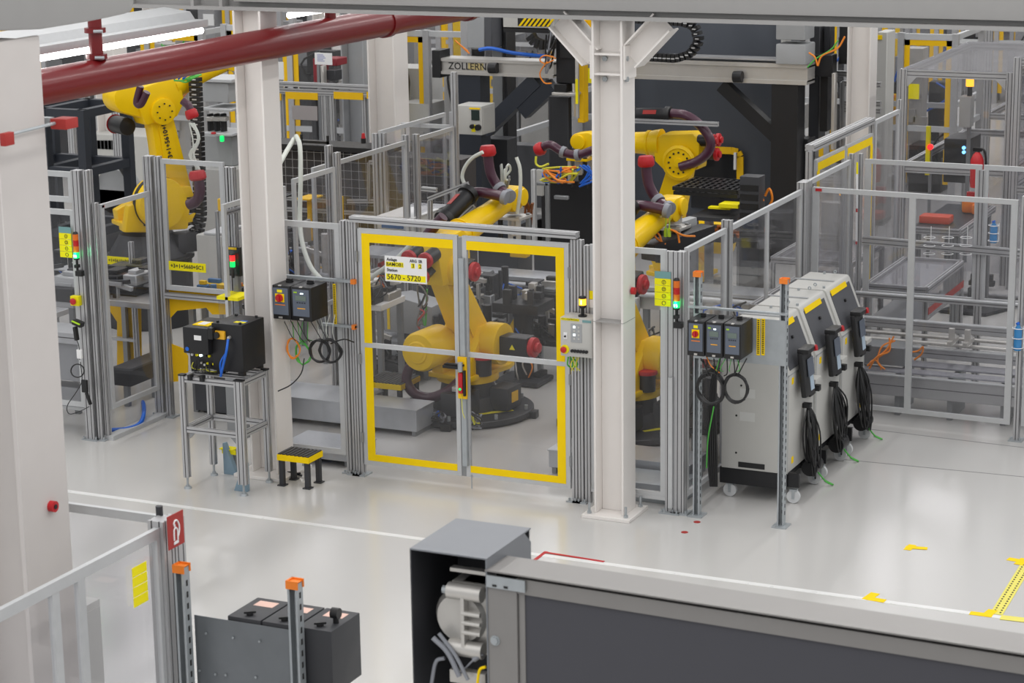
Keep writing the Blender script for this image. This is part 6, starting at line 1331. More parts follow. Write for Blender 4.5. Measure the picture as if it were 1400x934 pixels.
tf = thing('small_table', 'aluminium table frame with grey top behind the left gate leaf', 'table', (-11, 20.8, 0)); q = oy(530, 345, 20.6)
MB().bx(q.x - .35, q.x + .35, 20.4, 20.9, q.z - .03, q.z).build('table_top', PLATE, tf, flat=True)
for x in (q.x - .32, q.x + .32):
    for y in (20.42, 20.87): MB().prof((x, y, 0), (x, y, q.z - .03), .05, .05, up=(0, 1, 0)).build('leg', AL, tf, flat=True)
for i in range(4): MB().prof((q.x - .32, 20.42, .2 + .22 * i), (q.x + .32, 20.42, .2 + .22 * i), .03, .045).build('cross_bar', AL, tf, flat=True)
# red extinguisher-like red frame
t = thing('red_bracket', 'red angular frame behind the station sign', 'frame', tuple(oy(520, 375, 20.5))); MB().bar(oy(520, 360, 20.4), oy(520, 392, 20.4), .04, .04).bar(oy(520, 392, 20.4), oy(540, 384, 20.4), .04, .04).bar(oy(520, 362, 20.4), oy(532, 356, 20.4), .04, .04).build('frame', REDS, t, flat=True)
# white boxes on top of the machine behind the gate header
for i, (a_, c_, b_, lab) in enumerate((((516, 296), (563, 299), 312, 'white equipment box just above the gate header, nearer one'), ((534, 290), (578, 294), 305, 'white equipment box behind the first, above the gate header'))):
    Yb = 21.1 + .75 * i; p, q = oy(*a_, Yb), oy(*c_, Yb); t = thing('equipment_box', lab, 'box', tuple(p)); zb_ = oy(a_[0], b_, Yb).z
    MB().bx(p.x, q.x, Yb, Yb + .6, zb_ - .1, p.z).build('housing', CAB, t, bevel=.006); MB().bx(p.x + .05, q.x - .1, Yb - .004, Yb, p.z - .12, p.z - .04).build('blue_display', BLUB, t, flat=True)
    MB().bx(p.x, q.x + .02, Yb - .01, Yb + .62, p.z, p.z + .01).build('lid', PAPER, t, flat=True); MB().bx(p.x + .15, q.x - .15, Yb + .1, Yb + .4, 0, zb_ - .1).build('stand', ALUD, t, flat=True)
# wall control box
wb = thing('wall_box', 'light grey switch box with dark display on the left gantry post', 'control box', tuple(oy(640, 165, 25.6)))
p, q = oy(622, 144, 25.6), oy(659, 185, 25.6); MB().bx(p.x, q.x, 25.6, 26.0, q.z, p.z).build('housing', CAB, wb, bevel=.008)
MB().bx(q.x, q.x + .004, 25.65, 25.95, q.z + .03, p.z - .03).build('door', CAB, wb, flat=True)
ww = q.x - p.x; MB().bx(p.x + ww * .62, p.x + ww * .92, 25.59, 25.6, p.z - .18, p.z - .05).build('display', SCR, wb, flat=True); MB().bx(p.x + ww * .55, p.x + ww * .95, 25.59, 25.6, p.z - .04, p.z - .02).build('yellow_label', YTAPE, wb, flat=True)
MB().cyl((p.x + ww * .66, 25.6, p.z - .26), (p.x + ww * .66, 25.56, p.z - .26), .03, n=12).cyl((p.x + ww * .88, 25.6, q.z + .1), (p.x + ww * .88, 25.56, q.z + .1), .04, n=12).build('knob', BLK, wb)
MB().bx(p.x + ww * .62, p.x + ww * .76, 25.59, 25.6, q.z + .04, q.z + .13).build('warning_label', YLAB, wb, flat=True)
# central vertical axes between left gantry and column
va = thing('vertical_axis', 'black vertical axis with ribbed bellows and orange leads left of the middle column', 'machine', (-11.5, 25.8, 0)); Yv = 25.6
def vb(px0, px1, py0, py1, Y, d_, m_, nm, rt): a_, c_ = oy(px0, (py0 + py1) / 2, Y), oy(px1, (py0 + py1) / 2, Y); return MB().bx(a_.x, c_.x, Y, Y + d_, oy((px0 + px1) / 2, py1, Y).z, oy((px0 + px1) / 2, py0, Y).z).build(nm, m_, rt, flat=False, bevel=.008, seg=1)
vb(760, 786, 50, 114, Yv, .3, BLKM, 'carriage', va); vb(765, 783, 60, 80, Yv - .05, .1, BLK, 'motor_block', va); vb(754, 786, 127, 131, Yv - .1, .3, SILV, 'tool_plate', va); vb(757, 774, 115, 127, Yv - .05, .2, BLK, 'clamp', va)
b = MB(); p = oy(750, 132, Yv + .1); q = oy(778, 300, Yv + .1)
for i in range(9): x = p.x + (q.x - p.x) * i / 9; b.bx(x, x + .035, Yv + .1, Yv + .2, oy(760, 250, Yv).z, p.z)
b.build('bellows', CHAR, va, flat=True)
vb(782, 785, 114, 160, Yv, .08, SILV, 'slide_rod', va)
yb = thing('yellow_upright', 'yellow steel upright with a silver cylinder left of the middle column', 'machine', (-11, 25.8, 0)); vb(789, 798, 28, 168, 25.7, .15, YDEEP, 'upright', yb); vb(786, 790, 40, 162, 25.4, .05, SILV, 'cylinder', yb); vb(796, 812, 26, 60, 25.8, .2, YDEEP, 'cross_member', yb)
MB().bx(oy(786.5, 100, 25.38).x, oy(789.5, 100, 25.38).x, 25.38, 25.4, oy(788, 142, 25.4).z, oy(788, 108, 25.4).z).build('yellow_label', YLAB, yb, flat=True)
hz = thing('hazard_board', 'black and yellow striped edge plate under the beam', 'plate', tuple(oy(735, 32, 26))); Yh = 26.2
p, q = oy(688, 25, Yh), oy(758, 38, Yh); MB().bx(p.x, q.x, Yh, Yh + .1, q.z - .02, p.z + .2).build('housing', CAB, hz, flat=True)
MB().bx(oy(708, 30, Yh).x, oy(752, 30, Yh).x, Yh - .006, Yh, oy(730, 36, Yh).z, oy(730, 25, Yh).z).build('black_field', BLK, hz, flat=True)
for i in range(7):
    x0_ = oy(709 + 6.3 * i, 30, Yh).x; z0_, z1_ = oy(730, 36, Yh).z, oy(730, 25, Yh).z; MB().prism([(0, 0), (.035, 0), (.12, z1_ - z0_), (.085, z1_ - z0_)], (x0_, Yh - .006, z0_), X_, Z_, (0, -.004, 0)).build('yellow_stripe', YTAPE, hz, flat=True)
MB().bx(p.x, q.x, Yh, Yh + .25, oy(730, 45, Yh).z, oy(730, 38, Yh).z).build('lower_bar', BLKM, hz, flat=True)
bk = thing('machine_column', 'light grey machine column with slate side behind the left gantry', 'machine', (-13, 27.8, 0))
vb(638, 662, 0, 66, 27.2, .4, CABG, 'drive_box', bk); vb(662, 672, 0, 66, 27.2, .4, DGREY, 'drive_side', bk); vb(674, 688, 0, 320, 27.6, .3, ALUD, 'column', bk); vb(689, 694, 0, 320, 27.5, .3, BLKM, 'column_side', bk); vb(630, 640, 20, 150, 27.9, .1, ALU, 'rail_post', bk)
for x in (646, 651): vb(x, x + 4, 105, 170, 27.0, .08, ALU, 'rail_post', bk)
tb2 = thing('machine_table', 'black machine base with frames in the middle background below the gantry', 'machine', (-10.5, 26.8, 0))
vb(740, 812, 236, 345, 26.0, .5, BLKM, 'base_body', tb2); vb(726, 731, 232, 345, 25.2, .08, FRM, 'upright', tb2); vb(745, 750, 232, 330, 25.3, .06, ALUD, 'upright', tb2); vb(731, 750, 250, 254, 25.3, .06, ALUD, 'cross_bar', tb2); vb(757, 776, 268, 273, 25.3, .06, ALUD, 'cross_bar', tb2); vb(700, 735, 300, 345, 26.0, .4, BLKM, 'base_body', tb2); vb(733, 742, 232, 268, 25.5, .05, CAB, 'pale_cover', tb2)
vb(660, 695, 190, 345, 27.0, .3, CHAR, 'rear_panel', tb2); vb(690, 790, 200, 300, 29.2, .3, DGREY, 'rear_panel', tb2)
wires('wire_bundle', 'orange coiled lead beside the black vertical axis', [[oy(757, 78, 25.4), oy(744, 76, 25.4), oy(738, 82, 25.4), (oy(745, 87, 25.4)), oy(757, 82, 25.4)], [oy(748, 84, 25.4), oy(738, 100, 25.4), oy(744, 113, 25.4), oy(754, 114, 25.4)]], ORC, .009)
wires('wire_bundle', 'blue hoses lying along the top of the left gantry beam', [[oy(655, 68, 26.4), oy(672, 66, 26.4), oy(700, 72, 26.4), oy(735, 76, 26.4), oy(750, 76, 26.4)]] * 1, BLUC, .025)
wires('wire_bundle', 'orange and green leads crossing to the left gantry beam', [[oy(628, 60, 26.4), oy(636, 68, 26.4), oy(642, 73, 26.4)], [oy(622, 55, 26.4), oy(630, 62, 26.4), oy(640, 70, 26.4)], [oy(735, 74, 26.4), oy(745, 76, 26.4), oy(760, 80, 26.2)]], ORC, .011)
wires('wire_bundle', 'orange cables below the grey drive housing right of the gantry', [[oy(1106, 72, 26), oy(1114, 78, 26), oy(1118, 90, 26)], [oy(1118, 90, 26), oy(1124, 76, 26), oy(1145, 66, 26), oy(1155, 50, 26)]], ORC, .012)
wires('wire_bundle', 'green cables below the grey drive housing right of the gantry', [[oy(1104, 92, 26), oy(1116, 80, 26), oy(1136, 68, 26), oy(1146, 55, 26)]], GRC, .009)
pc = thing('cable_tower', 'black cable tower with ribs right of the gantry post', 'machine', (-8.3, 27.5, 0))
vb(1106, 1120, 36, 190, 27.2, .3, CHAR, 'tower', pc); vb(1121, 1131, 95, 180, 27.0, .3, BLKM, 'ribbed_side', pc); vb(1126, 1135, 36, 75, 27.3, .2, CHAR, 'upper_column', pc); vb(1147, 1168, 36, 88, 27.2, .3, BLK, 'motor', pc); vb(1168, 1180, 30, 75, 27.8, .2, BLK, 'dark_column', pc); vb(1108, 1138, 75, 105, 26.9, .2, BLKM, 'carriage', pc); vb(1136, 1141, 100, 205, 26.8, .1, SILV, 'slide_rod', pc); vb(1092, 1104, 190, 330, 26.8, .3, BLKM, 'lower_panel', pc)
fr = thing('support_rack', 'grey aluminium frame between the cable tower and pinkish column', 'frame', (-8, 28, 0))
for (a_, c_) in (((1138, 100), (1175, 102)), ((1152, 114), (1204, 116)), ((1152, 141), (1204, 142)), ((1155, 150), (1204, 152)), ((1152, 112), (1152, 200)), ((1178, 102), (1178, 150))): seg(a_, c_, 27.6, .06, .07, AL, 'bar', fr)
wc = thing('white_cabinet', 'tall white cabinet with yellow label behind the pinkish column', 'cabinet', (-8.5, 30, 0)); vb(1196, 1210, 44, 322, 29.5, .4, CAB, 'body', wc); MB().bx(oy(1199, 50, 29.49).x, oy(1206, 50, 29.49).x, 29.48, 29.5, oy(1202, 54, 29.5).z, oy(1202, 48, 29.5).z).build('yellow_label', YTAPE, wc, flat=True)
vb(1160, 1196, 76, 175, 29.8, .3, PAPER, 'white_panel', wc)
# ------------------------------------------------------------------ left background
bf = thing('steel_rack', 'blue-black steel rack frame left of the tall yellow robot', 'rack', (-15.5, 20.6, 0)); Yr = 21.7
R_ = lambda a_, c_, w_=.10: MB().bar(oy(*a_, Yr), oy(*c_, Yr), w_, w_, up=(0, 1, 0) if abs(a_[0] - c_[0]) < 8 else None).build('rack_bar', DBLUE, bf, flat=True)
def rk_(x, y0_, y1_, z): MB().bx(x - .05, x + .05, y0_, y1_, z - .05, z + .05).build('rack_bar', DBLUE, bf, flat=True)
pz = oy(112, 150, Yr); q_ = oy(70, 170, Yr)
for x in (pz.x, pz.x - .55, pz.x - 1.1):
    for y in (Yr, Yr + .9): MB().bx(x - .055, x + .055, y - .055, y + .055, 0, pz.z).build('rack_post', DBLUE, bf, flat=True)
    for z in (pz.z - .05, pz.z - .75, pz.z - 1.5): rk_(x, Yr, Yr + .9, z)
for y in (Yr, Yr + .9):
    for z in (pz.z - .05, pz.z - .75, pz.z - 1.5): MB().bx(pz.x - 1.1, pz.x, y - .05, y + .05, z - .05, z + .05).build('rack_bar', DBLUE, bf, flat=True)
wv = thing('white_cabinet', 'low white machine cabinet with dark vent slots behind the left robot', 'cabinet', (-18, 28, 0)); Yw = 27.5
vb(120, 206, 185, 365, Yw, .8, CAB, 'body', wv)
for (g0, n_) in ((128, 6), (168, 2)):
    for i in range(n_): a_ = oy(g0 + i * 5, 192, Yw - .01); MB().bx(a_.x, a_.x + .11, Yw - .008, Yw, oy(g0, 203, Yw).z, a_.z).build('vent_slot', GRILL, wv, flat=True)
ht = thing('black_hoop', 'large black hose hoop around a grey cover behind the left fence', 'machine', tuple(oy(155, 250, 24)))
c = oy(150, 262, 24.0); MB().tube([c + V(.33 * math.cos(a), 0, .42 * math.sin(a)) for a in [PI * k / 8 for k in range(9)]], .045, n=10).build('hoop', BLK, ht); MB().cyl(c + V(0, .1, -.02), c + V(0, .3, -.02), .30, n=30).build('cover', CABG, ht); MB().bx(c.x - .3, c.x + .3, 24.1, 24.4, 0, c.z).build('pedestal', CHAR, ht, flat=True)
for i, (px, py0, py1, w_, Y_m, lab) in enumerate(((160, 128, 300, .16, 24.5, 'tall double aluminium post left of the tall yellow robot'), (97, 150, 240, .10, 26, 'tall aluminium post far behind the steel rack'), (113, 125, 215, .12, 29, 'aluminium post behind the steel rack, beside a yellow edge'))):
    t = thing('aluminium_post', lab, 'post', tuple(V(oy(px, py0, Y_m).x, Y_m, 0))); a_ = oy(px, py0, Y_m); MB().prof((a_.x, Y_m, 0), (a_.x, Y_m, a_.z), w_, .09, up=(0, 1, 0)).build('profile', AL, t, flat=True)
for i, (px, py0, py1, Y_m, lab) in enumerate(((97, 120, 215, 28, 'yellow door edge strip behind the steel rack'), (123, 128, 146, 31, 'yellow framed machine door high behind the steel rack'))):
    t = thing('yellow_door_edge', lab, 'frame', tuple(oy(px, py1, Y_m))); a_ = oy(px, py0, Y_m); MB().bx(a_.x - .05, a_.x + .05, Y_m, Y_m + .05, 0, a_.z).build('strip', YDEEP, t, flat=True)
    if i: MB().bx(a_.x - .7, a_.x, Y_m, Y_m + .05, oy(px, py1, Y_m).z - .04, oy(px, py1, Y_m).z + .05).build('strip', YDEEP, t, flat=True)
gb = thing('grey_machine', 'pale grey machine housing with shelves right of the left robot chain', 'machine', (-15.5, 24.5, 0)); Yg = 23.8
vb(276, 312, 113, 140, Yg, .5, CABG, 'housing', gb); vb(276, 316, 108, 113, Yg - .05, .5, FRM, 'shelf', gb); vb(276, 316, 148, 152, Yg - .02, .5, FRM, 'shelf', gb); vb(276, 316, 182, 186, Yg - .02, .5, FRM, 'shelf', gb); vb(272, 320, 232, 402, Yg, .5, CAB, 'lower_panel', gb); vb(274, 318, 186, 226, Yg + .3, .2, CABG, 'rear_panel', gb)
for px in (283, 292, 301): vb(px, px + 4, 156, 182, Yg + .1, .1, BLKM, 'tool', gb); vb(px - 2, px + 7, 160, 166, Yg + .05, .1, SILV, 'tool_head', gb)
vb(288, 293, 181, 184, Yg - .1, .05, RED, 'red_part', gb); vb(300, 304, 186, 194, Yg - .05, .05, LGREEN, 'green_part', gb)
ym = thing('yellow_box', 'small yellow switch box on the fence right of the left robot', 'box', tuple(oy(300, 280, 19.5))); vb(297, 305, 272, 289, 19.5, .1, YDEEP, 'housing', ym); vb(298, 302, 289, 505, 19.55, .04, ALUD, 'pole', ym); vb(300, 303, 259, 272, 19.52, .05, BLK, 'antenna', ym)
mo = thing('operator_screen', 'dark operator screen with yellow label beside the left-middle column', 'screen', tuple(oy(313, 355, 17.1)))
p, q = oy(304, 337, 17.1), oy(325, 378, 17.1); MB().bx(p.x, q.x + .03, 17.1, 17.14, q.z, p.z).build('bezel', BLK, mo, bevel=.004); MB().bx(p.x + .015, q.x + .02, 17.096, 17.1, q.z + .02, p.z - .03).build('screen', SCR, mo, flat=True); MB().bx(p.x + .02, q.x, 17.094, 17.1, p.z - .022, p.z - .002).build('yellow_label', YTAPE, mo, flat=True)
MB().bar(((p.x + q.x) / 2 + .03, 17.16, q.z), ((p.x + q.x) / 2 + .03, 17.16, 0), .05, .05).build('stand', ALUD, mo, flat=True)
q = oy(318, 365, 17.05); t = thing('signal_lamp', 'red and green signal lamp in front of the operator screen', 'lamp', tuple(q)); MB().cyl(q, q + Z_ * .05, .025, n=14).build('green_segment', LGREEN, t); MB().cyl(q + Z_ * .055, q + Z_ * .11, .025, n=14).build('red_segment', LREDL, t); MB().cyl(q - Z_ * .1, q, .014, n=10).cyl(q + Z_ * .11, q + Z_ * .12, .026, n=12).build('stem', BLK, t)
yx = thing('yellow_edged_bin', 'clear box with pale yellow rim beside the left-middle column', 'box', tuple(oy(310, 408, 16.9))); p, q = oy(296, 405, 16.9), oy(325, 405, 16.9)
MB().bx(p.x, q.x, 16.9, 17.15, p.z - .03, p.z).build('rim', YLAB, yx, flat=True); MB().bx(p.x + .01, q.x - .01, 16.91, 16.915, p.z - .35, p.z - .03).build('side_pane', ACRY, yx, flat=True); MB().bx(p.x + .02, q.x - .02, 16.95, 17.1, 0, p.z - .35).build('stand', ALUD, yx, flat=True)
# tooling on the sill behind the location label
lumps('coloured pneumatic fittings on the sill behind the left clear fence', -11.3, 17.75, 1.12, .7, .3, .12, 31, [ALU, YROB, BLKM, BLUB, ORG], 14)
lumps('conveyor tooling behind the clear pane beside the near left column', -12.7, 18.3, .9, .9, .8, .35, 32, [ALU, FRM, BLKM, CHAR], 16)
lumps('pale tooling table left of the tall robot drum', -14.9, 19.2, .45, 1.5, .6, .45, 33, GR, 16)
lumps('grey conveyor tooling at the far left behind the clear panes', -13.0, 17.4, 1.05, .8, .6, .5, 34, [ALU, ALUD, CHAR, FRM], 12)
lumps('mixed tooling on the cell floor behind the panes under the two boxes', -10.3, 18.9, .9, .4, .5, .35, 35, [PAPER, ALU, CHAR, SILV], 12)
lumps('yellow and black press unit in front of the wire mesh guard', -12.7, 21.5, .5, 1.0, .7, .9, 36, [YDEEP, BLKM, CHAR, ALU], 12)
lumps('small grey fixtures behind the inner side fence', -11.7, 20.1, .8, .7, .7, .5, 37, GR, 12)
wt = thing('white_table', 'small white topped machine right of the left robot base', 'table', tuple(gz(290, 470))); Yq = 19.8; vb(272, 305, 322, 492, Yq, .5, CAB, 'housing', wt); vb(278, 300, 318, 322, Yq, .5, FRM, 'top', wt)
# ------------------------------------------------------------------ far background
KF = 0
def cell(lab, cx, cy, w_, d_, h_, seed, yellow=True, grp=None):
    rr = random.Random(seed); t = thing('production_cell', lab, 'machine', (cx, cy, 0), group=grp)
    x0, x1, y0, y1 = cx - w_ / 2, cx + w_ / 2, cy - d_ / 2, cy + d_ / 2; n = max(2, round(w_ / 1.1))
    for i in range(n + 1): MB().bx(x0 + w_ * i / n - .045, x0 + w_ * i / n + .045, y0 - .045, y0 + .045, 0, h_).build('post', ALU, t, flat=True)
    for y in (y1,): 
        for x in (x0, x1): MB().bx(x - .045, x + .045, y - .045, y + .045, 0, h_).build('post', ALU, t, flat=True)
    for z in (h_ - .05, h_ * .42): MB().bx(x0, x1, y0 - .03, y0 + .03, z - .04, z + .04).build('rail', FRM, t, flat=True); MB().bx(x1 - .03, x1 + .03, y0, y1, z - .04, z + .04).build('rail', FRM, t, flat=True)
    for i in range(n):
        a_, c_ = x0 + w_ * i / n + .05, x0 + w_ * (i + 1) / n - .05
        MB().bx(a_, c_, y0 - .004, y0 + .004, .2, h_ - .1).build('pane', ACRY2, t, flat=True)
        if yellow and rr.random() < .6:
            for (u0, u1, v0, v1) in ((a_, a_ + .08, .2, h_ - .1), (c_ - .08, c_, .2, h_ - .1), (a_, c_, h_ - .18, h_ - .1)): MB().bx(u0, u1, y0 - .02, y0 - .01, v0, v1).build('yellow_band', YDEEP, t, flat=True)
    for i in range(int(w_ * 4)):
        m_ = rr.choice((CHAR, ALUD, CABG, CAB, BLKM, ALU, BLKM, CABG, SILV, YROB if rr.random() < .4 else ALUD, BLUB if rr.random() < .3 else CAB)); x = rr.uniform(x0 + .2, x1 - .2); y = rr.uniform(y0 + .2, y1 - .2); hh = rr.uniform(.5, h_ * .95); s1, s2 = rr.uniform(.05, .30), rr.uniform(.08, .3)
        b = MB().bx(x - s1, x + s1, y - s2, y + s2, 0 if rr.random() < .6 else hh * .6, hh); 
        for k in range(3): b.cb((x + rr.uniform(-s1, s1), y - s2, rr.uniform(.4, 1) * hh), (rr.uniform(.03, .2), .08, rr.uniform(.03, .2)))
        b.build(rr.choice(('housing', 'cabinet', 'module')), m_, t, flat=True)
        if rr.random() < .5:
            P = V(x, y - s2 - .03, hh); MB().tube([P, P + V(rr.uniform(-.3, .3), -.05, -.2), P + V(rr.uniform(-.4, .4), -.02, -.6)], .018, n=5, sub=3).build('cable', rr.choice((BLC, ORC, BLUC, GRC, BLC)), t)
        if rr.random() < .25: MB().bx(x - .12, x + .12, y0 - .03, y0 - .02, h_ * .6, h_ * .6 + .22).build('document', rr.choice((PAPER, PAPER, YLAB)), t, flat=True)
    return t
cells = [(-21.5, 30.5, 5, 2, 2.4, 'far production cell behind the white vented cabinet'), (-15.7, 29.5, 4.5, 2, 2.6, 'far production cell above the yellow-edged machine front'), (-17.5, 34.5, 6, 2, 2.6, 'far production cell seen just over the red pipe'), (-12.2, 31.5, 2.2, 2, 2.8, 'far production cell left of the left gantry beam'), (-10.8, 35, 5, 2, 2.6, 'far production cell glimpsed beside the middle column top'),
         (-5.0, 39.5, 6, 2, 2.6, 'far production cell behind the upper right enclosures'), (-8.6, 32.8, 1.6, 1.6, 2.4, 'production cell behind the white cabinet beside the pinkish column'), (-2.2, 32, 3, 2, 2.5, 'production cell at the upper right edge behind the enclosures'), (-5.6, 23.9, 1.0, .8, 1.2, 'low workstation with red tray beyond the second right-hand fence'), (-3.9, 24.6, 1.2, .9, 1.1, 'low grey workstation at the right edge beyond the second fence')]
for i, (cx, cy, w_, d_, h_, lab) in enumerate(cells):
    if i == 8: continue
    cell(lab, cx, cy, w_, d_, h_, 50 + i, yellow=i != 9)
for i, (cx, cy, w_) in enumerate(((-26, 38, 8), (-17, 41, 8), (-8.5, 44, 7), (-1, 45, 7), (-30, 46, 9), (-20, 49, 9), (-10, 52, 9), (0, 54, 9), (-34, 55, 9), (-24, 58, 9), (-13, 61, 9))):
    cell('one of the distant aluminium production cells filling the far background rows', cx, cy, w_, 2.2, 2.8, 80 + i, grp='distant production cells')
for i, (x, y) in enumerate(((-19.6, 27.9), (-17.6, 31.0), (-15.2, 27.6), (-22.5, 33.5))):
    hcol('steel_column', ['distant white column left of the tall robot upper arm', 'distant white column between the light tubes, upper left', 'grey-white distant column above the yellow-edged machine front', 'distant white column at the upper left near the beam bracket'][i], x, y, 5.6, s=.36, plate=0, m=WHITE if i != 2 else CABG)
# workstation with red tray
ws = thing('workstation', 'workstation with dark top, red tray and orange part beyond the right fence', 'table', (-5.7, 23.9, 0)); Ys = 23.6
a_, c_ = oy(1246, 310, Ys), oy(1300, 310, Ys); zt_ = oy(1270, 312, Ys).z
MB().bx(a_.x, c_.x + .1, Ys, Ys + 1.6, zt_ - .04, zt_).build('table_top', CHAR, ws, flat=True); MB().prof((a_.x, Ys, zt_ - .03), (c_.x + .1, Ys, zt_ - .03), .05, .07).build('front_rail', AL, ws, flat=True); MB().prof((c_.x + .1, Ys, zt_ - .03), (c_.x + .1, Ys + 1.6, zt_ - .03), .05, .07).build('side_rail', AL, ws, flat=True)
for x in (a_.x + .05, c_.x + .05): 
    for y in (Ys + .05, Ys + 1.5): MB().prof((x, y, 0), (x, y, zt_ - .06), .08, .08, up=(0, 1, 0)).build('leg', AD, ws, flat=True)
tag(MB().cb((c_.x - .25, Ys + .35, zt_ + .045), (.34, .22, .085)).build('red_tray', mat('red_orange_tray', (.7, .07, .02), .4), bevel=.02), 'red tray on the dark workstation beyond the right fence', 'tray')
tag(MB().cb((c_.x - .06, Ys + 1.1, zt_ + .08), (.16, .16, .16)).cb((c_.x + .05, Ys + 1.0, zt_ + .06), (.12, .12, .12)).build('orange_part', ORG, bevel=.04), 'rounded orange part at the back of the dark workstation', 'part')
fb2 = thing('floor_fixture', 'dark floor fixture with two upright blocks on the floor beyond the right fence', 'fixture', tuple(gz(1325, 420))); c = gz(1325, 425)
MB().prism([(-.3, -.25), (.25, -.25), (.5, .35), (-.05, .45)], c + Z_ * .01, X_, Y_, (0, 0, .03)).build('base_plate', CHAR, fb2, flat=True); MB().cb(c + V(-.15, .0, .18), (.12, .12, .34)).cb(c + V(.06, .0, .15), (.14, .14, .26)).build('upright_block', CHAR, fb2, bevel=.01)
fb3 = thing('floor_fixture', 'small black clamp on the rail behind the second right-hand fence', 'fixture', tuple(gz(1340, 390))); c = gz(1342, 396); MB().cb(c + Z_ * .08, (.3, .1, .06)).cb(c + V(-.1, 0, .14), (.06, .08, .1)).cb(c + V(.1, 0, .14), (.06, .08, .1)).build('clamp', CHAR, fb3, bevel=.01)
fx = thing('floor_rail', 'pale floor rail crossing behind the second right-hand fence', 'rail', (-5, 23.2, 0)); MB().prof(gz(1285, 402, .05), gz(1400, 412, .05), .08, .1).build('rail', AL, fx, flat=True)
# lamps, screens beyond
q = oy(1353, 141, 27); t = thing('amber_beacon', 'lit amber lamp with grey switch box inside the tall upper right enclosure', 'beacon', tuple(oy(1325, 140, 27.4))); q = oy(1326, 118, 27.4)
MB().cyl(q, q + Z_ * .09, .05, n=14).build('lens', LAMB, t); MB().cyl(q - Z_ * .12, q, .03, n=12).build('stem', BLK, t); MB().bx(q.x - .10, q.x + .04, 27.3, 27.5, q.z - .50, q.z - .12).build('switch_box', CAB, t, bevel=.006)
MB().bx(q.x - .02, q.x + .02, 27.4, 27.45, 0, q.z - .5).build('pole', ALUD, t, flat=True)
q = oy(1272, 201, 26.8); t = thing('red_lamp', 'glowing red lamp on a yellow strip in the tall enclosure', 'lamp', tuple(q)); MB().bx(q.x - .06, q.x - .01, 26.8, 26.85, q.z - .35, q.z + .25).build('yellow_strip', YLAB, t, flat=True); MB().cyl(q - Y_ * .02, q + Y_ * .02, .035, n=14).build('lens', LREDL, t); MB().bx(q.x - .03, q.x, 26.86, 26.9, 0, q.z).build('pole', ALUD, t, flat=True)
t = thing('black_machine', 'black machine with two blue lights low in the tall enclosure', 'machine', (-6.5, 28, 0)); vb(1290, 1325, 190, 250, 27.6, .6, BLKM, 'housing', t)
for py in (202, 208): q = oy(1318, py, 27.58); MB().cyl(q, q - Y_ * .02, .022, n=10).build('blue_light', mat('blue_led%d' % py, (.1, .4, 1), .3, emit=((.15, .5, 1), 3.0)), t)
q = oy(1152, 267, 22.9); t = thing('amber_beacon', 'small lit amber lamp seen through the corner pane behind the cabinets', 'beacon', tuple(q)); MB().cyl(q, q + Z_ * .07, .035, n=14).build('lens', LAMB, t); MB().bx(q.x - .25, q.x + .05, 22.95, 23.1, q.z - .75, q.z - .1).build('switch_box', CAB, t, bevel=.006); MB().cyl(q - Z_ * .75, q, .02, n=8).build('stem', BLK, t); MB().bx(q.x - .05, q.x, 23.1, 23.15, 0, q.z - .7).build('pole', ALUD, t, flat=True)
t = thing('marker_rod', 'white and yellow marker rod hanging behind the right corner post', 'rod', tuple(oy(1171, 300, 19.75))); 
for i, (y0_, y1_, m_) in enumerate(((222, 238, YLAB), (238, 285, PAPER), (285, 290, RED), (290, 330, PAPER), (330, 334, RED))): MB().bar(oy(1172 - i * .3, y0_, 19.8), oy(1172 - i * .3, y1_, 19.8), .014, .014).build('segment', m_, t, flat=True)
# notices upper centre
for i, (p0_, p1_, Yn, lab, yl) in enumerate((((363, 84), (388, 109), 25.4, 'large white notice at the left of the yellow-edged machine front', False), ((430, 72), (454, 89), 26, 'white notice sheet above the yellow-edged machine front', False), ((512, 68), (530, 84), 28.2, 'white and yellow station sign high on the yellow-framed far door', True))):
    a_, c_ = oy(*p0_, Yn), oy(*p1_, Yn); t = thing('notice', lab, 'notice', tuple(a_)); MB().bx(a_.x, c_.x, Yn, Yn + .01, c_.z, a_.z).build('sheet', PAPER, t, flat=True); MB().bx(a_.x + .02, a_.x + .06, Yn + .01, Yn + .05, 0 if i < 2 else c_.z - .3, a_.z).build('holder_post', ALUD, t, flat=True); h = a_.z - c_.z; w_ = c_.x - a_.x
    if yl: MB().bx(a_.x + .03, c_.x - .03, Yn - .004, Yn, c_.z + h * .08, c_.z + h * .3).bx(a_.x + .03, a_.x + w_ * .4, Yn - .004, Yn, c_.z + h * .55, c_.z + h * .75).build('yellow_field', YLAB, t, flat=True)
    b = MB()
    for k in range(5 if i != 2 else 1): b.bx(a_.x + w_ * .15, a_.x + w_ * (.5 + .07 * (k % 3)), Yn - .003, Yn, a_.z - h * (.2 + .13 * k), a_.z - h * (.2 + .13 * k) + .012)
    b.build('faint_lines', mat('faint_blue_print%d' % i, (.4, .42, .6), .7), t, flat=True)
fd2 = thing('framed_door', 'yellow-framed far door with grey switch box, left of the round-edged column', 'door', (-14, 28.3, 0)); Yd = 28.3
for px in (505, 537): a_ = oy(px, 40, Yd); MB().bx(a_.x - .05, a_.x + .05, Yd, Yd + .04, 0, a_.z).build('yellow_strip', YTAPE, fd2, flat=True)
for px in (483, 491, 498): a_ = oy(px, 40, Yd); MB().prof((a_.x, Yd, 0), (a_.x, Yd, a_.z), .08, .09, up=(0, 1, 0)).build('post', AL, fd2, flat=True)
vb(491, 503, 97, 116, 27.6, .2, CAB, 'switch_box', fd2); vb(503, 515, 97, 116, 27.7, .2, CAB, 'switch_box', fd2); q = oy(502, 90, 27.6); MB().cyl(q, q + Z_ * .08, .045, n=12).build('amber_lamp', LAMB, fd2)
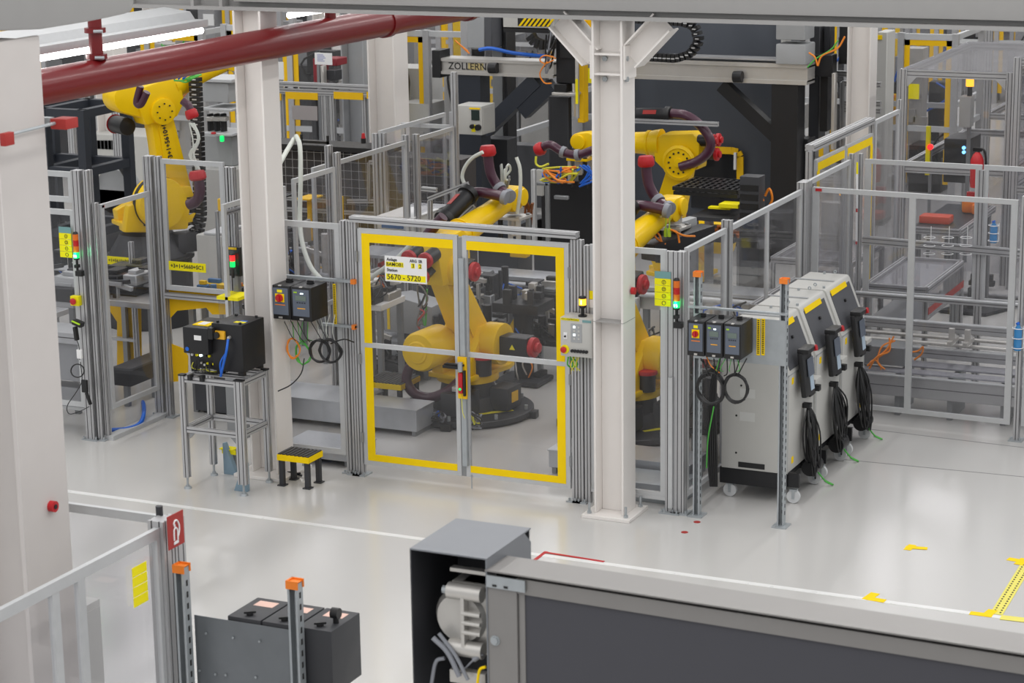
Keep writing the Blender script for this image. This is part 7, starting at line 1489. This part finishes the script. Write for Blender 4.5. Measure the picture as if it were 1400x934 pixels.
rp_ = thing('red_press', 'dark red press frame above the yellow-edged machine front', 'machine', (-15.3, 26.5, 0)); vb(428, 435, 80, 113, 26.3, .3, mat('dark_red_frame', (.25, .02, .03), .5), 'side', rp_); vb(435, 460, 80, 90, 26.3, .3, bpy.data.materials['dark_red_frame'], 'top', rp_); vb(428, 435, 113, 340, 26.3, .3, CHAR, 'base', rp_)
sc_ = thing('scissor_lift', 'silver press cylinder and rods beside the dark red frame', 'machine', (-15, 26.2, 0)); vb(438, 442, 90, 114, 26.0, .1, SILV, 'cylinder', sc_); vb(446, 458, 96, 110, 26.1, .2, CHAR, 'valve_block', sc_); vb(440, 450, 114, 330, 26.2, .2, CHAR, 'base', sc_)
# lead mess at the base of the gate robot and around the cell
rr = random.Random(77)
def mess(lab, px, py, Y, w_, h_, n, cols, seed, r=.009):
    rr = random.Random(seed); t = thing('cable_tangle', lab, 'cable', tuple(oy(px, py, Y)))
    for i in range(n):
        p = [oy(px + rr.uniform(-w_, w_), py + rr.uniform(-h_, h_), Y + rr.uniform(-.08, .08)) for k in range(4)]
        MB().tube(p, r, n=5, sub=4).build('lead', rr.choice(cols), t)
mess('tangle of dark leads at the connector of the gate robot base', 600, 570, 17.9, 10, 8, 9, (BLC, BLC, BLUC, GRYC), 1)
mess('tangle of black and yellow leads at the gate robot base behind the middle stile', 650, 575, 17.8, 9, 12, 9, (BLC, BLC, YEC, GRYC), 2)
mess('green and red leads hanging beside the arm of the gate robot', 578, 420, 18.6, 8, 30, 7, (BLC, GRC, GRYC, REDHOSE), 3)
mess('dark cable mess under the fence left of the gate', 455, 625, 16.6, 20, 4, 10, (BLC, BLC, BLUC), 4, .008)
mess('blue and black leads low behind the yellow-edged step stool', 400, 648, 16.15, 14, 3, 4, (BLUC, BLC), 5, .010)
mess('dark leads with orange among the fixtures behind the right gate leaf', 715, 480, 19.8, 28, 14, 12, (BLC, BLC, BLC, ORC, BLUC), 6)
mess('mixed leads among the tooling behind the middle column on the right', 890, 470, 19.0, 16, 24, 10, (BLC, BLC, ORC, GRYC), 7)
mess('white and grey leads around the wrist of the gate robot', 690, 245, 19.4, 8, 22, 6, (WTUBE, GRYC, BLC), 8, .012)
mess('blue and yellow leads around the back robot gripper', 765, 240, 23.3, 26, 12, 9, (BLUC, YEC, BLC, ORC), 9, .012)
mess('dark leads hanging along the black vertical axis', 752, 70, 25.5, 8, 30, 7, (BLC, BLC, GRYC), 10, .012)
mess('brown-orange leads low behind the gate header', 722, 300, 23.5, 8, 25, 5, (mat('brown_cable', (.25, .08, .02), .5), BLC), 11, .014)
